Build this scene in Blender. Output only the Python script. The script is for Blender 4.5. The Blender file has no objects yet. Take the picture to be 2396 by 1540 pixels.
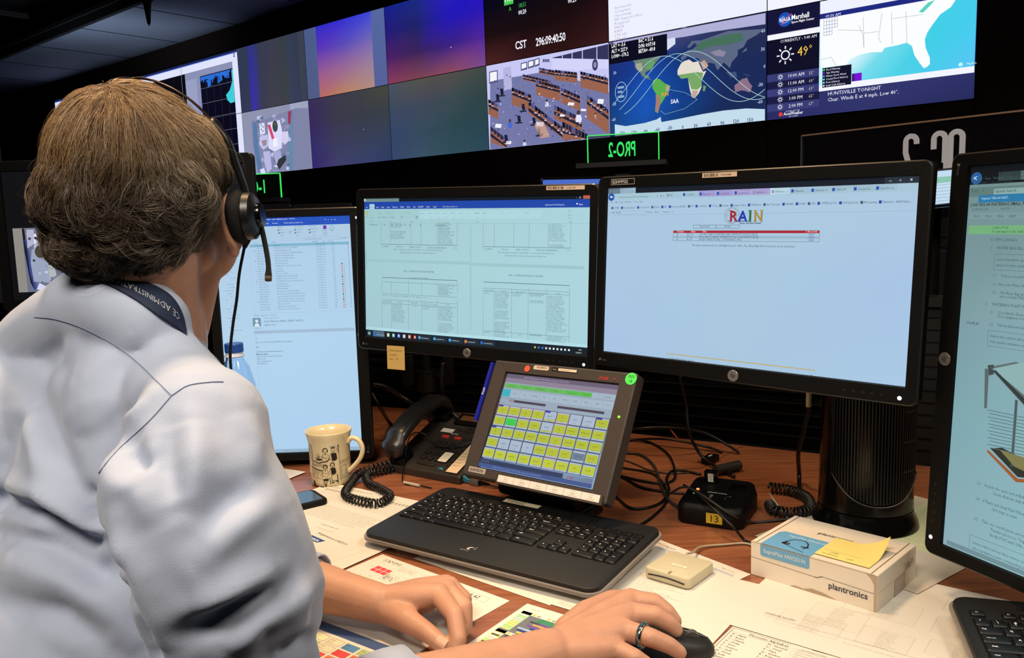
import bpy, bmesh, math, random
import numpy as np
from mathutils import Vector, Matrix, Euler, noise
sc = bpy.context.scene
col = sc.collection
random.seed(7)
PI = math.pi
V = Vector

# ---------------- camera (2396 x 1540) ----------------
FPX, PITCH, ROLL, DESK = 1930.0, 0.13445809, 0.0354506753, 0.75
EYE = V((0, 0, DESK + 0.54533))
_f = V((0, math.cos(PITCH), -math.sin(PITCH))); _x = V((1, 0, 0)); _d = _f.cross(_x)
CAMX = math.cos(ROLL) * _x + math.sin(ROLL) * _d
CAMD = -math.sin(ROLL) * _x + math.cos(ROLL) * _d
cam = bpy.data.objects.new('camera', bpy.data.cameras.new('camera'))
col.objects.link(cam)
cam.matrix_world = Matrix.Translation(EYE) @ Matrix((CAMX, -CAMD, -_f)).transposed().to_4x4()
cam.data.sensor_width = 36; cam.data.lens = FPX / 2396 * 36; cam.data.clip_start = 0.02
sc.camera = cam
def ray(x, y): return CAMX * ((x - 1198) / FPX) + CAMD * ((y - 770) / FPX) + _f
def D(x, y, z=0.0):
    "pixel -> point at height z above the desk top"
    d = ray(x, y); return EYE + d * ((DESK + z - EYE.z) / d.z)
def at(x, y, Y):
    d = ray(x, y); return EYE + d * (Y / d.y)

# ---------------- world, lights, exposure ----------------
sc.view_settings.view_transform = 'Standard'; sc.view_settings.look = 'None'
sc.view_settings.exposure = 0.0; sc.view_settings.gamma = 1.0; sc.view_settings.use_curve_mapping = False
w = bpy.data.worlds.new('world'); sc.world = w; w.use_nodes = True
w.node_tree.nodes['Background'].inputs[0].default_value = (0.55, 0.62, 0.8, 1)
w.node_tree.nodes['Background'].inputs[1].default_value = 0.012
def area(name, loc, target, sx, sy, power, colr, spread=PI):
    l = bpy.data.lights.new(name, 'AREA'); l.shape = 'RECTANGLE'; l.size = sx; l.size_y = sy
    l.energy = power; l.color = colr; l.spread = spread
    o = bpy.data.objects.new(name, l); col.objects.link(o); o.location = loc
    o.rotation_euler = (V(target) - V(loc)).to_track_quat('-Z', 'Y').to_euler(); return o
# ceiling lamps of the room behind / above the consoles
area('ceiling_lamp_behind', (-0.75, -0.55, 3.0), (-0.3, 1.0, 0.9), 1.2, 0.6, 24, (1.0, 0.88, 0.74), 1.9)
area('ceiling_lamp_right', (1.5, 0.1, 3.0), (0.3, 1.1, 0.8), 0.9, 0.5, 14, (1.0, 0.86, 0.70), 1.9)
area('ceiling_lamp_above_console', (-0.35, 1.35, 3.0), (-0.3, 1.1, 1.0), 0.35, 0.35, 10, (1.0, 0.66, 0.36), 1.3)

area('added_uplight_far_ceiling', (-4.3, 8.6, 1.9), (-4.6, 9.2, 3.5), 1.5, 0.5, 7, (0.72, 0.84, 1.0), 1.6)  # added cool uplight with no known fitting, brightens the far ceiling band

# ---------------- helpers ----------------
def lin(c):
    if isinstance(c, str):
        c = c.lstrip('#'); c = tuple(int(c[i:i+2], 16) / 255 for i in (0, 2, 4))
    return tuple((v / 12.92 if v <= 0.04045 else ((v + 0.055) / 1.055) ** 2.4) for v in c[:3])
MATS = {}
def mat(name, c='808080', rough=0.5, metal=0.0, spec=0.5, bump=0.0, bscale=200, var=0.0, vscale=20, emit=0.0, trans=0.0, sub=0.0, sheen=0.0, coat=0.0, ior=1.45, alpha=1.0):
    if name in MATS: return MATS[name]
    m = bpy.data.materials.new(name); m.use_nodes = True; nt = m.node_tree; b = nt.nodes['Principled BSDF']
    c4 = (*lin(c), 1)
    b.inputs['Base Color'].default_value = c4; b.inputs['Roughness'].default_value = rough
    b.inputs['Metallic'].default_value = metal; b.inputs['Specular IOR Level'].default_value = spec
    b.inputs['IOR'].default_value = ior; b.inputs['Alpha'].default_value = alpha
    b.inputs['Transmission Weight'].default_value = trans; b.inputs['Coat Weight'].default_value = coat
    if sub: b.inputs['Subsurface Weight'].default_value = sub; b.inputs['Subsurface Radius'].default_value = (0.012, 0.004, 0.002); b.inputs['Subsurface Scale'].default_value = 1.0
    if sheen: b.inputs['Sheen Weight'].default_value = sheen
    if emit: b.inputs['Emission Color'].default_value = c4; b.inputs['Emission Strength'].default_value = emit
    tc = nt.nodes.new('ShaderNodeTexCoord')
    if var:
        n = nt.nodes.new('ShaderNodeTexNoise'); n.inputs['Scale'].default_value = vscale; n.inputs['Detail'].default_value = 5
        nt.links.new(tc.outputs['Object'], n.inputs['Vector'])
        mx = nt.nodes.new('ShaderNodeMix'); mx.data_type = 'RGBA'
        mx.inputs[6].default_value = tuple(min(1, v * (1 - var)) for v in c4[:3]) + (1,)
        mx.inputs[7].default_value = tuple(min(1, v * (1 + var)) for v in c4[:3]) + (1,)
        nt.links.new(n.outputs['Fac'], mx.inputs[0]); nt.links.new(mx.outputs[2], b.inputs['Base Color'])
    if bump:
        n = nt.nodes.new('ShaderNodeTexNoise'); n.inputs['Scale'].default_value = bscale; n.inputs['Detail'].default_value = 3
        nt.links.new(tc.outputs['Object'], n.inputs['Vector'])
        bp = nt.nodes.new('ShaderNodeBump'); bp.inputs['Strength'].default_value = bump; bp.inputs['Distance'].default_value = 0.002
        nt.links.new(n.outputs['Fac'], bp.inputs['Height']); nt.links.new(bp.outputs['Normal'], b.inputs['Normal'])
    MATS[name] = m; return m
def attr_mat(name, emit, rough=0.6, spec=0.3, vcol='Col', coat=0.0, sub=0.0):
    "surface coloured by the printed / displayed colour stored on the mesh"
    if name in MATS: return MATS[name]
    m = bpy.data.materials.new(name); m.use_nodes = True; nt = m.node_tree; b = nt.nodes['Principled BSDF']
    a = nt.nodes.new('ShaderNodeAttribute'); a.attribute_name = vcol
    if emit:
        b.inputs['Base Color'].default_value = (0.006, 0.006, 0.008, 1)
        nt.links.new(a.outputs['Color'], b.inputs['Emission Color']); b.inputs['Emission Strength'].default_value = emit
    else: nt.links.new(a.outputs['Color'], b.inputs['Base Color'])
    b.inputs['Roughness'].default_value = rough; b.inputs['Specular IOR Level'].default_value = spec; b.inputs['Coat Weight'].default_value = coat
    if sub: b.inputs['Subsurface Weight'].default_value = sub; b.inputs['Subsurface Radius'].default_value = (0.012, 0.004, 0.002)
    MATS[name] = m; return m

def tag(o, label=None, cat=None, group=None, kind=None):
    if label: o['label'] = label
    if cat: o['category'] = cat
    if group: o['group'] = group
    if kind: o['kind'] = kind
    return o
def empty(name, loc, label=None, cat=None, group=None, M=None):
    o = bpy.data.objects.new(name, None); col.objects.link(o); o.empty_display_size = 0.05
    o.matrix_world = M if M is not None else Matrix.Translation(V(loc))
    return tag(o, label, cat, group)
def frame(o, u, v, n=None):
    "matrix with local x=u, y=v, z=n at o"
    u = V(u).normalized(); v = (V(v) - u * V(v).dot(u)).normalized(); n = u.cross(v)
    return Matrix.Translation(V(o)) @ Matrix((u, v, n)).transposed().to_4x4()
def link(name, me, mats, parent=None, M=None, smooth=False):
    for m in (mats if isinstance(mats, (list, tuple)) else [mats]): me.materials.append(m)
    o = bpy.data.objects.new(name, me); col.objects.link(o)
    M = M if M is not None else Matrix()
    if parent:
        o.parent = parent; o.matrix_parent_inverse = parent.matrix_world.inverted()
    o.matrix_world = M
    if smooth: me.polygons.foreach_set('use_smooth', [True] * len(me.polygons))
    return o
def rrect(w, h, r, n=5):
    P = []
    for cx, cy, a in ((w/2-r, h/2-r, 0), (-w/2+r, h/2-r, 90), (-w/2+r, -h/2+r, 180), (w/2-r, -h/2+r, 270)):
        for k in range(n + 1):
            t = math.radians(a + 90 * k / n); P.append((cx + r*math.cos(t), cy + r*math.sin(t)))
    return P
class MB:
    def __init__(s): s.v = []; s.f = []; s.m = []; s.c = []
    def add(s, vs, fs, mi=0, M=None):
        b = len(s.v)
        for p in vs:
            p = V(p); s.v.append(tuple(M @ p if M is not None else p))
        for f in fs: s.f.append(tuple(b + i for i in f)); s.m.append(mi)
        return s
    def box(s, c, d, mi=0, M=None):
        x, y, z = c; a, b, e = (t / 2 for t in d)
        vs = [(x+i*a, y+j*b, z+k*e) for k in (-1, 1) for i, j in ((-1,-1),(1,-1),(1,1),(-1,1))]
        return s.add(vs, [(3,2,1,0),(4,5,6,7),(0,1,5,4),(1,2,6,5),(2,3,7,6),(3,0,4,7)], mi, M)
    def loft(s, rings, mi=0, M=None, cap=True, close=False):
        n = len(rings[0]); vs = [p for r in rings for p in r]; fs = []
        for k in range(len(rings) - 1 + (1 if close else 0)):
            a = k * n; b = ((k + 1) % len(rings)) * n
            for i in range(n):
                j = (i + 1) % n; fs.append((a+i, a+j, b+j, b+i))
        if cap and not close: fs += [tuple(reversed(range(n))), tuple(range((len(rings)-1)*n, len(rings)*n))]
        return s.add(vs, fs, mi, M)
    def slab(s, w, d, h, r=0.005, bev=0.001, mi=0, M=None, c=(0,0,0), n=4, taper=0.0):
        "rounded slab standing on c (its centre, z = bottom)"
        def ring(ins, z, t=0):
            return [(c[0]+x, c[1]+y, c[2]+z) for x, y in rrect(w-2*ins-2*t, d-2*ins-2*t, max(r-ins, 1e-4), n)]
        R = [ring(bev, 0), ring(bev*0.3, bev*0.3), ring(0, bev), ring(0, h-bev, taper), ring(bev*0.3, h-bev*0.3, taper), ring(bev, h, taper)]
        return s.loft(R, mi, M)
    def prism(s, poly, z0, z1, mi=0, M=None):
        return s.loft([[(x, y, z0) for x, y in poly], [(x, y, z1) for x, y in poly]], mi, M)
    def lathe(s, prof, n=32, mi=0, M=None, cap=False):
        R = [[(r*math.cos(2*PI*k/n), r*math.sin(2*PI*k/n), z) for k in range(n)] for r, z in prof]
        return s.loft(R, mi, M, cap=cap)
    def tube(s, pts, r, n=8, mi=0, M=None, cap=True):
        pts = [V(p) for p in pts]; R = []; rr = r if isinstance(r, (list, tuple)) else [r]*len(pts)
        up = None
        for i, p in enumerate(pts):
            t = (pts[min(i+1, len(pts)-1)] - pts[max(i-1, 0)]).normalized()
            if up is None: up = t.orthogonal().normalized()
            up = (up - t * up.dot(t)); up = up.normalized() if up.length > 1e-6 else t.orthogonal().normalized()
            b = t.cross(up)
            R.append([tuple(p + (up*math.cos(2*PI*k/n) + b*math.sin(2*PI*k/n)) * rr[i]) for k in range(n)])
        return s.loft(R, mi, M, cap=cap)
    def build(s, name, mats, parent=None, M=None, smooth=False, auto=None, bevel=0):
        me = bpy.data.meshes.new(name); me.from_pydata(s.v, [], s.f)
        me.polygons.foreach_set('material_index', s.m)
        bm = bmesh.new(); bm.from_mesh(me); bmesh.ops.recalc_face_normals(bm, faces=bm.faces)
        if auto:
            for e in bm.edges:
                if len(e.link_faces) == 2 and e.calc_face_angle(0) > math.radians(auto): e.smooth = False
            for f in bm.faces: f.smooth = True
        bm.to_mesh(me); bm.free()
        o = link(name, me, mats, parent, M, smooth)
        if bevel:
            md = o.modifiers.new('bevel', 'BEVEL'); md.width = bevel; md.segments = 2; md.limit_method = 'ANGLE'
        return o
def spline(P, n=10):
    "Catmull-Rom through points"
    P = [V(p) for p in P]; Q = [P[0]*2 - P[1]] + P + [P[-1]*2 - P[-2]]; out = []
    for i in range(1, len(Q) - 2):
        for k in range(n):
            t = k / n; a, b, c, d = Q[i-1], Q[i], Q[i+1], Q[i+2]
            out.append(0.5*((2*b) + (c-a)*t + (2*a-5*b+4*c-d)*t*t + (-a+3*b-3*c+d)*t**3))
    out.append(P[-1]); return out

# ---- glyphs: the built-in font turned into mesh once per character ----
_G = {}
_tc = bpy.data.curves.new('glyph_source', 'FONT'); _to = bpy.data.objects.new('glyph_source', _tc); col.objects.link(_to)
def _mesh_of(body, off=0.0, res=2):
    _tc.body = body; _tc.size = 1.0; _tc.resolution_u = res; _tc.offset = off
    dg = bpy.context.evaluated_depsgraph_get(); me = bpy.data.meshes.new_from_object(_to.evaluated_get(dg))
    nv = len(me.vertices); co = np.empty(nv*3, np.float32); me.vertices.foreach_get('co', co)
    fs = [tuple(p.vertices) for p in me.polygons]; bpy.data.meshes.remove(me)
    return co.reshape(-1, 3)[:, :2], fs
def glyph(ch, bold=False, res=2):
    k = (ch, bold, res)
    if k not in _G:
        if ch == ' ': _G[k] = (np.zeros((0, 2)), [], 0.3)
        else:
            co, fs = _mesh_of(ch, 0.018 if bold else 0.0, res)
            c1, _ = _mesh_of(ch + '|', 0, 1); c0, _ = _mesh_of('|', 0, 1)
            adv = float(c1[:, 0].max() - c0[:, 0].max()) if len(c1) else 0.5
            _G[k] = (co, fs, adv)
    return _G[k]
class Canvas:
    "flat print or picture in millimetres, x right, y down, origin top left"
    def __init__(s, W, H, eps=0.03):
        s.W, s.H, s.eps = W, H, eps; s.v = []; s.f = []; s.c = []; s.z = 0.0
    def up(s, n=1): s.z += s.eps * n; return s
    def poly(s, pts, c):
        b = len(s.v); cs = lin(c) if isinstance(c, str) else None
        for i, (x, y) in enumerate(pts):
            s.v.append((x, -y, s.z)); s.c.append(cs if cs else (lin(c[i]) if isinstance(c, list) else c))
        s.f.append(tuple(range(b + len(pts) - 1, b - 1, -1))); return s
    def rect(s, x, y, w, h, c): return s.poly([(x, y), (x+w, y), (x+w, y+h), (x, y+h)], c)
    def grad(s, x, y, w, h, grid):
        "bilinear colour grid (rows of hex)"
        ny, nx = len(grid)-1, len(grid[0])-1
        for j in range(ny):
            for i in range(nx):
                X, Y, a, b = x+w*i/nx, y+h*j/ny, w/nx, h/ny
                s.poly([(X, Y), (X+a, Y), (X+a, Y+b), (X, Y+b)], [grid[j][i], grid[j][i+1], grid[j+1][i+1], grid[j+1][i]])
        return s
    def line(s, x0, y0, x1, y1, t, c):
        L = math.hypot(x1-x0, y1-y0) or 1; a, b = -(y1-y0)/L*t/2, (x1-x0)/L*t/2
        return s.poly([(x0+a, y0+b), (x0-a, y0-b), (x1-a, y1-b), (x1+a, y1+b)], c)
    def path(s, pts, t, c):
        for p, q in zip(pts, pts[1:]): s.line(*p, *q, t, c)
        return s
    def frame(s, x, y, w, h, t, c): return s.path([(x, y), (x+w, y), (x+w, y+h), (x, y+h), (x, y)], t, c)
    def disc(s, x, y, r, c, ry=None, n=16):
        ry = ry or r; return s.poly([(x + r*math.cos(2*PI*k/n), y + ry*math.sin(2*PI*k/n)) for k in range(n)], c)
    def ring(s, x, y, r, t, c, n=24, ry=None, a0=0, a1=2*PI):
        ry = ry or r; return s.path([(x + r*math.cos(a0+(a1-a0)*k/n), y + ry*math.sin(a0+(a1-a0)*k/n)) for k in range(n+1)], t, c)
    def text(s, x, y, body, size, c, sx=1.0, bold=False, it=0.0, al=0.0, res=1, rot=0.0):
        "baseline at y; size = cap height in mm"
        k = size / 0.73; gl = [glyph(ch, bold, res) for ch in body]; W = sum(g[2] for g in gl)*k*sx
        X = -al * W; cc = lin(c); ca, sa = math.cos(rot), math.sin(rot)
        for co, fs, adv in gl:
            if len(co):
                b = len(s.v); gx = X + (co[:, 0] + co[:, 1]*it)*k*sx; gy = co[:, 1]*k
                px = x + gx*ca + gy*sa; py = -y + gy*ca - gx*sa
                s.v.extend(zip(px.tolist(), py.tolist(), [s.z]*len(gx))); s.c.extend([cc]*len(gx))
                s.f.extend([tuple(b+i for i in f) for f in fs])
            X += adv*k*sx
        return W
    def words(s, x, y, w, h, lh, size, c, ragged=0.25, seed=0, al=0.0, src=None, dens=1.0, sx=0.85):
        "rows of small print filling a block"
        rnd = random.Random(seed); S = src or 'operations payload rack update crew status review power outage data flight rules system plan video config support team schedule minutes commanding window loss science hardware real time evaluation potential station'.split()
        yy = y + lh
        while yy <= y + h + 1e-6:
            tw = w * (1 - ragged * rnd.random()); t = ''
            n = int(tw / (size * 0.80 * sx))
            while len(t) < n: t += rnd.choice(S) + ' '
            s.text(x, yy, t[:n], size, c, sx=sx, al=al); yy += lh
        return s
    def build(s, name, m, parent=None, M=None, thick=0.0):
        me = bpy.data.meshes.new(name); v = np.array(s.v, np.float64) * 0.001
        fs = list(s.f); c = list(s.c)
        me.from_pydata(v.tolist(), [], fs)
        a = me.color_attributes.new('Col', 'FLOAT_COLOR', 'POINT')
        a.data.foreach_set('color', np.hstack([np.array(c, np.float32), np.ones((len(c), 1), np.float32)]).ravel())
        return link(name, me, m, parent, M)
SCREEN = attr_mat('lit_screen', 1.0, rough=0.35, spec=0.25)
PRINT = attr_mat('printed_paper', 0.0, rough=0.55, spec=0.35)
PLASTICPRINT = attr_mat('printed_plastic', 0.0, rough=0.4, spec=0.4)
BLK = mat('black_plastic', '0b0a0a', 0.4, bump=0.15, bscale=900)
BLKM = mat('matt_black_plastic', '050505', 0.5, spec=0.25, bump=0.2, bscale=700)
BLKG = mat('glossy_black_plastic', '080808', 0.15)
# ================= ROOM =================
WALLYAW = -0.699; WU = V((math.cos(WALLYAW), math.sin(WALLYAW), 0)); WO = V((-2.904, 9.437, 2.551)); WN = V((WU.y, -WU.x, 0))
TW, TH = 1.21, 0.688
def plane_px(M):
    "pixel -> millimetres on the plane of matrix M (origin top left, y down)"
    Mi = M.inverted(); o = Mi @ EYE
    def g(x, y):
        d = Mi.to_3x3() @ ray(x, y); t = -o.z / d.z; p = o + d*t
        return (p.x*1000, -p.y*1000)
    return g
wallm = mat('dark_wall_paint', '2e1c13', 0.85, bump=0.2, bscale=8, var=0.2, vscale=0.8)
darkceil = mat('dark_ceiling_panel', '7d8698', 0.7, bump=0.4, bscale=3, var=0.25, vscale=1.2)
ceilblack = mat('black_ceiling_grid', '17171a', 0.8)
carpet = mat('dark_carpet', '23252c', 0.95, bump=0.8, bscale=300, var=0.3, vscale=60)
def struct(o): return tag(o, kind='structure')
# floor and ceiling
b = MB(); b.box((-1, 5, -0.05), (20, 22, 0.1)); struct(b.build('floor', carpet))
ZC = 3.5
b = MB(); b.box((-1, 5, ZC + 0.55), (20, 22, 0.1)); struct(b.build('ceiling', ceilblack))
# the wall behind the display wall
b = MB(); L0, L1 = -7.2, 11.5
MW = frame(WO, WU, (0, 0, 1))
def wbox(b, x0, x1, z0, z1, d0, d1, mi=0): b.box(((x0+x1)/2, (z0+z1)/2, (d0+d1)/2), (x1-x0, z1-z0, d1-d0), mi, MW)
zf = -WO.z; zc = ZC + 0.5 - WO.z
wbox(b, L0, L1, zf, -TH - 0.004, -0.35, 0.0)
wbox(b, L0, L1, TH + 0.004, zc, -0.35, 0.0)
wbox(b, L0, -4.84, -TH - 0.004, TH + 0.004, -0.35, 0.0)
wbox(b, 7.26, L1, -TH - 0.004, TH + 0.004, -0.35, 0.0)
wbox(b, -4.84, 7.26, -TH - 0.004, TH + 0.004, -0.35, -0.12)
o = b.build('wall_back', wallm); struct(o)
sm = mat('wall_seam', '0c0a09', 0.9)
b = MB()
for k in range(-3, 10): wbox(b, k*TW - 0.004, k*TW + 0.004, -1.9, -TH - 0.02, 0.0, 0.003)
struct(b.build('trim_1', sm))
# far side walls (dark, mostly out of view)
b = MB(); b.box((-10.5, 5, 2.03), (0.2, 22, 4.06)); struct(b.build('wall_left', wallm))
b = MB(); b.box((8.9, 5, 2.03), (0.2, 22, 4.06)); struct(b.build('wall_right', wallm))
b = MB(); b.box((-1, -5.9, 2.03), (20, 0.2, 4.06)); struct(b.build('wall_near', wallm))
# lowered ceiling band in front of the displays, with joints and a hanging rod
CB = frame((WO.x, WO.y, ZC), WU, (WN.x*-1, WN.y*-1, 0))
b = MB(); b.box((1.2, -0.58, 0.04), (15, 1.16, 0.08), 0, CB); struct(b.build('ceiling', darkceil))
b = MB()
for k in range(-5, 9): b.box((k*1.22, -0.58, 0.0), (0.010, 1.16, 0.008), 0, CB)
b.box((1.2, -1.20, 0.02), (15, 0.05, 0.09), 0, CB); b.box((1.2, -1.30, 0.05), (15, 0.02, 0.04), 0, CB)
struct(b.build('trim_2', mat('ceiling_joint', '0e0f12', 0.7)))
b = MB()
for k in range(7): b.box((-7 + k*1.7, -3.9, 0.2), (0.035, 5.0, 0.05), 0, CB)
for k in range(3): b.box((1.2, -2.3 - k*1.1, 0.22), (15, 0.03, 0.05), 0, CB)
struct(b.build('trim_3', mat('ceiling_rail', '2b2725', 0.6, metal=0.3)))
p = at(345, 30, 6.0)
b = MB(); q = at(343, -30, 6.0)
tp_ = at(344, 5, 6.0)
b.lathe([(0.0001, -0.16), (0.012, -0.14), (0.022, -0.05), (0.03, 0.0), (0.05, 0.02), (0.05, 0.06), (0.02, 0.08), (0.012, 0.1), (0.012, ZC + 0.5 - tp_.z)], 16, cap=True)
o = b.build('ceiling_sprinkler', mat('dark_metal', '1b1a1a', 0.5, metal=0.6), M=Matrix.Translation(tp_), auto=40)
tag(o, 'small dark fitting hanging down from the dark ceiling at top left', 'ceiling fitting')

# ================= VIDEO WALL =================
def tile_frame(k, j): return frame(WO + WU*(k*TW) + V((0, 0, (j+1)*TH)) + WN*0.02, WU, (0, 0, 1))
DARKM = mat('display_edge', '07070a', 0.5)
def tile(k, j, cv, label, group=None):
    M = tile_frame(k, j)
    r = empty('video_wall_display', (0, 0, 0), label, 'display', group, M=Matrix.Translation(M.translation - V((0, 0, TH))))
    b = MB(); b.box((TW/2, -TH/2, -0.045), (TW - 0.004, TH - 0.004, 0.088)); b.build('housing', DARKM, r, M)
    cv.build('screen', SCREEN, r, M @ Matrix.Translation((0, 0, 0.0005)))
    return r
def tcv(): return Canvas(TW*1000, TH*1000, 0.5)
B0, B1 = 3, TW*1000 - 3           # thin black seam round every picture
def full(c, colr): return c.rect(3, 3, TW*1000 - 6, TH*1000 - 6, colr)
def fgrad(c, g): return c.grad(3, 3, TW*1000 - 6, TH*1000 - 6, g)
GP = 'off and test-pattern displays of the video wall'
# chart window over four displays
def chart(k, j):
    c = tcv(); x0 = (k + 4)*1210 - 1210 + 0; y0 = 0 if j == 0 else 688     # window 3630 x 1376
    full(c, 'dfe3fb'); c.up()
    def R(x, y, w, h, colr):
        x, w = (-1210 if x == 0 else x), (w + 1210 if x == 0 else w); a, b_ = max(x - x0, 3), min(x + w - x0, 1207); e, f = max(y - y0, 3), min(y + h - y0, 685)
        if b_ > a and f > e: c.rect(a, e, b_ - a, f - e, colr)
    R(0, 0, 3630, 26, '1b2350'); R(0, 26, 3630, 10, '3f61c8'); c.up()
    R(0, 118, 3520, 1260, '8a8fb4'); R(2750, 150, 760, 3, 'a8acc8'); c.up()
    R(2830, 190, 690, 1180, '0a0a1c'); R(150, 120, 2350, 1240, '08080f'); R(2500, 200, 250, 900, '9a9fc4'); c.up()
    rnd = random.Random(4)
    for i in range(26):
        x = 2840 + i*24; R(x, 200, 25, rnd.uniform(30, 150) * (1 - abs(i - 8)/40), '2a6fd8')
    for i in range(10): R(2860 + rnd.random()*560, 215 + rnd.random()*80, 60, 12, '0a0a1c')
    for yy in range(330, 1376, 170): R(2830, yy, 690, 5, '6a6a80')
    for xx in range(2950, 3520, 150): R(xx, 190, 4, 1180, '34344a')
    R(3555, 40, 30, 14, '2434b8'); R(3555, 62, 30, 14, '2434b8')
    c.up()
    if k == -1 and j == 0:
        c.poly([(1075, 200), (1075, 330), (1010, 420), (930, 460)][::1] + [(950, 520), (1010, 560), (1095, 555), (1100, 205)], '3fd0dc')
        c.path([(935, 500), (1010, 490), (1080, 400)], 4, '104a58')
    return c
for k in (-4, -3, -2, -1):
    nm = {-4: 'outermost left', -3: 'left of centre', -2: 'middle', -1: 'right'}[k]
    tile(k, 0, chart(k, 0), f'upper video wall display showing the {nm} part of the white chart window')
    tile(k, -1, chart(k, -1), f'lower video wall display showing the {nm} part of the white chart window')
# upper test patterns
c = tcv(); fgrad(c, [['2f3850', '33384c', '3a3a4c', '353c44', '3a4050'], ['2f3a55', '3a3a55', '40404c', '3c4246', '394054']]); c.up()
c.grad(200, 3, 200, 682, [['2a2f8c', '33365a'], ['3a2fae', '3c3b5a']]); c.grad(900, 3, 200, 682, [['343c50', '30384c'], ['3a4258', '343c58']]); c.rect(1090, 3, 3, 682, '242c44')
tile(0, 0, c, 'upper video wall display, dark grey with a faint blue vertical band')
c = tcv(); fgrad(c, [['4a5a88', '5568a0'], ['4f5c84', '56629a']]); c.up()
c.grad(195, 3, 830, 682, [['2d2cc4', '342fd0', '3a48d8'], ['5c34b4', '5a4ab8', '6f66b8'], ['9a5a8e', '9a6a94', '9a7f9c'], ['b86a5c', 'b88264', 'b08c86']])
tile(1, 0, c, 'upper video wall display with a bright blue to orange colour blend between slate stripes')
c = tcv(); fgrad(c, [['151f8c', '1a2a80', '2a20c0', '1c14c4'], ['241a78', '1f2468', '2418b4', '2c18b8'], ['4a2068', '3a2458', '3a2280', '52289a'], ['8a3c5c', '7a4452', '8a4a60', '7c4a8a']])
c.up(); c.disc(820, 480, 5, 'ffd0ff')
tile(2, 0, c, 'upper video wall display blending from deep blue down to dull red')
# clock display
c = tcv(); fgrad(c, [['06081e', '0a0c20', '0c0a18', '0a0818'], ['080818', '0c0a18', '100a10', '120a10'], ['1c0e10', '180c10', '1c0e10', '2a1216'], ['4a2220', '35181a', '2c1414', '3a1c1e']]); c.up()
g = plane_px(tile_frame(3, 0))
x, y = g(1206, 116); c.text(x, y, 'CST', 62, 'f4f4ff', sx=0.78, bold=True, res=3)
x, y = g(1254, 108); x2, _ = g(1350, 90); c.text(x, y, '296:09:40:50', 62, 'f4f4ff', sx=0.66, bold=True, res=3)
x, y = g(1213, 35); c.text(x, y, '00:20', 36, 'f4f4ff', sx=0.75, bold=True); x, y = g(1213, 19); c.text(x, y, '18:51', 36, '3f9a4c', sx=0.75, bold=True)
x, y = g(1329, 8); c.text(x, y, '00:20', 36, 'f4f4ff', sx=0.75, bold=True)
x, y = g(1191, 26); c.text(x, y, 'A', 34, '4fc050', sx=0.8); x, y = g(1179, -12); c.rect(x, y, 96, 85, '46c850'); c.up(); c.text(x+8, y+62, 'PAO', 44, 'f0fff0', sx=0.8, bold=True)
tile(3, 0, c, 'upper video wall display with the white mission clock CST 296:09:40:50')
# white list display
c = tcv(); full(c, 'eef0ff'); c.up(); g = plane_px(tile_frame(4, 0))
for i, t in enumerate(['Increment', 'Complete', 'Upcoming', 'PD Support Not', 'Required', 'MISSE', 'RRM', 'STP-H5', 'STP-H6']):
    x, y = g(1438, 22 + i*9.3); c.text(x, y, t, 20, 'a8aac4', sx=1.25)
for i in range(3): x, y = g(1560 + i*18, 60 + i*4); c.text(x, y, '----', 20, 'c4c6dc')
tile(4, 0, c, 'upper video wall display, plain white page with a faint list at its left')
c = tcv(); full(c, 'f2f3ff'); tile(5, 0, c, 'upper video wall display, blank bright white, above the weather map')
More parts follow.
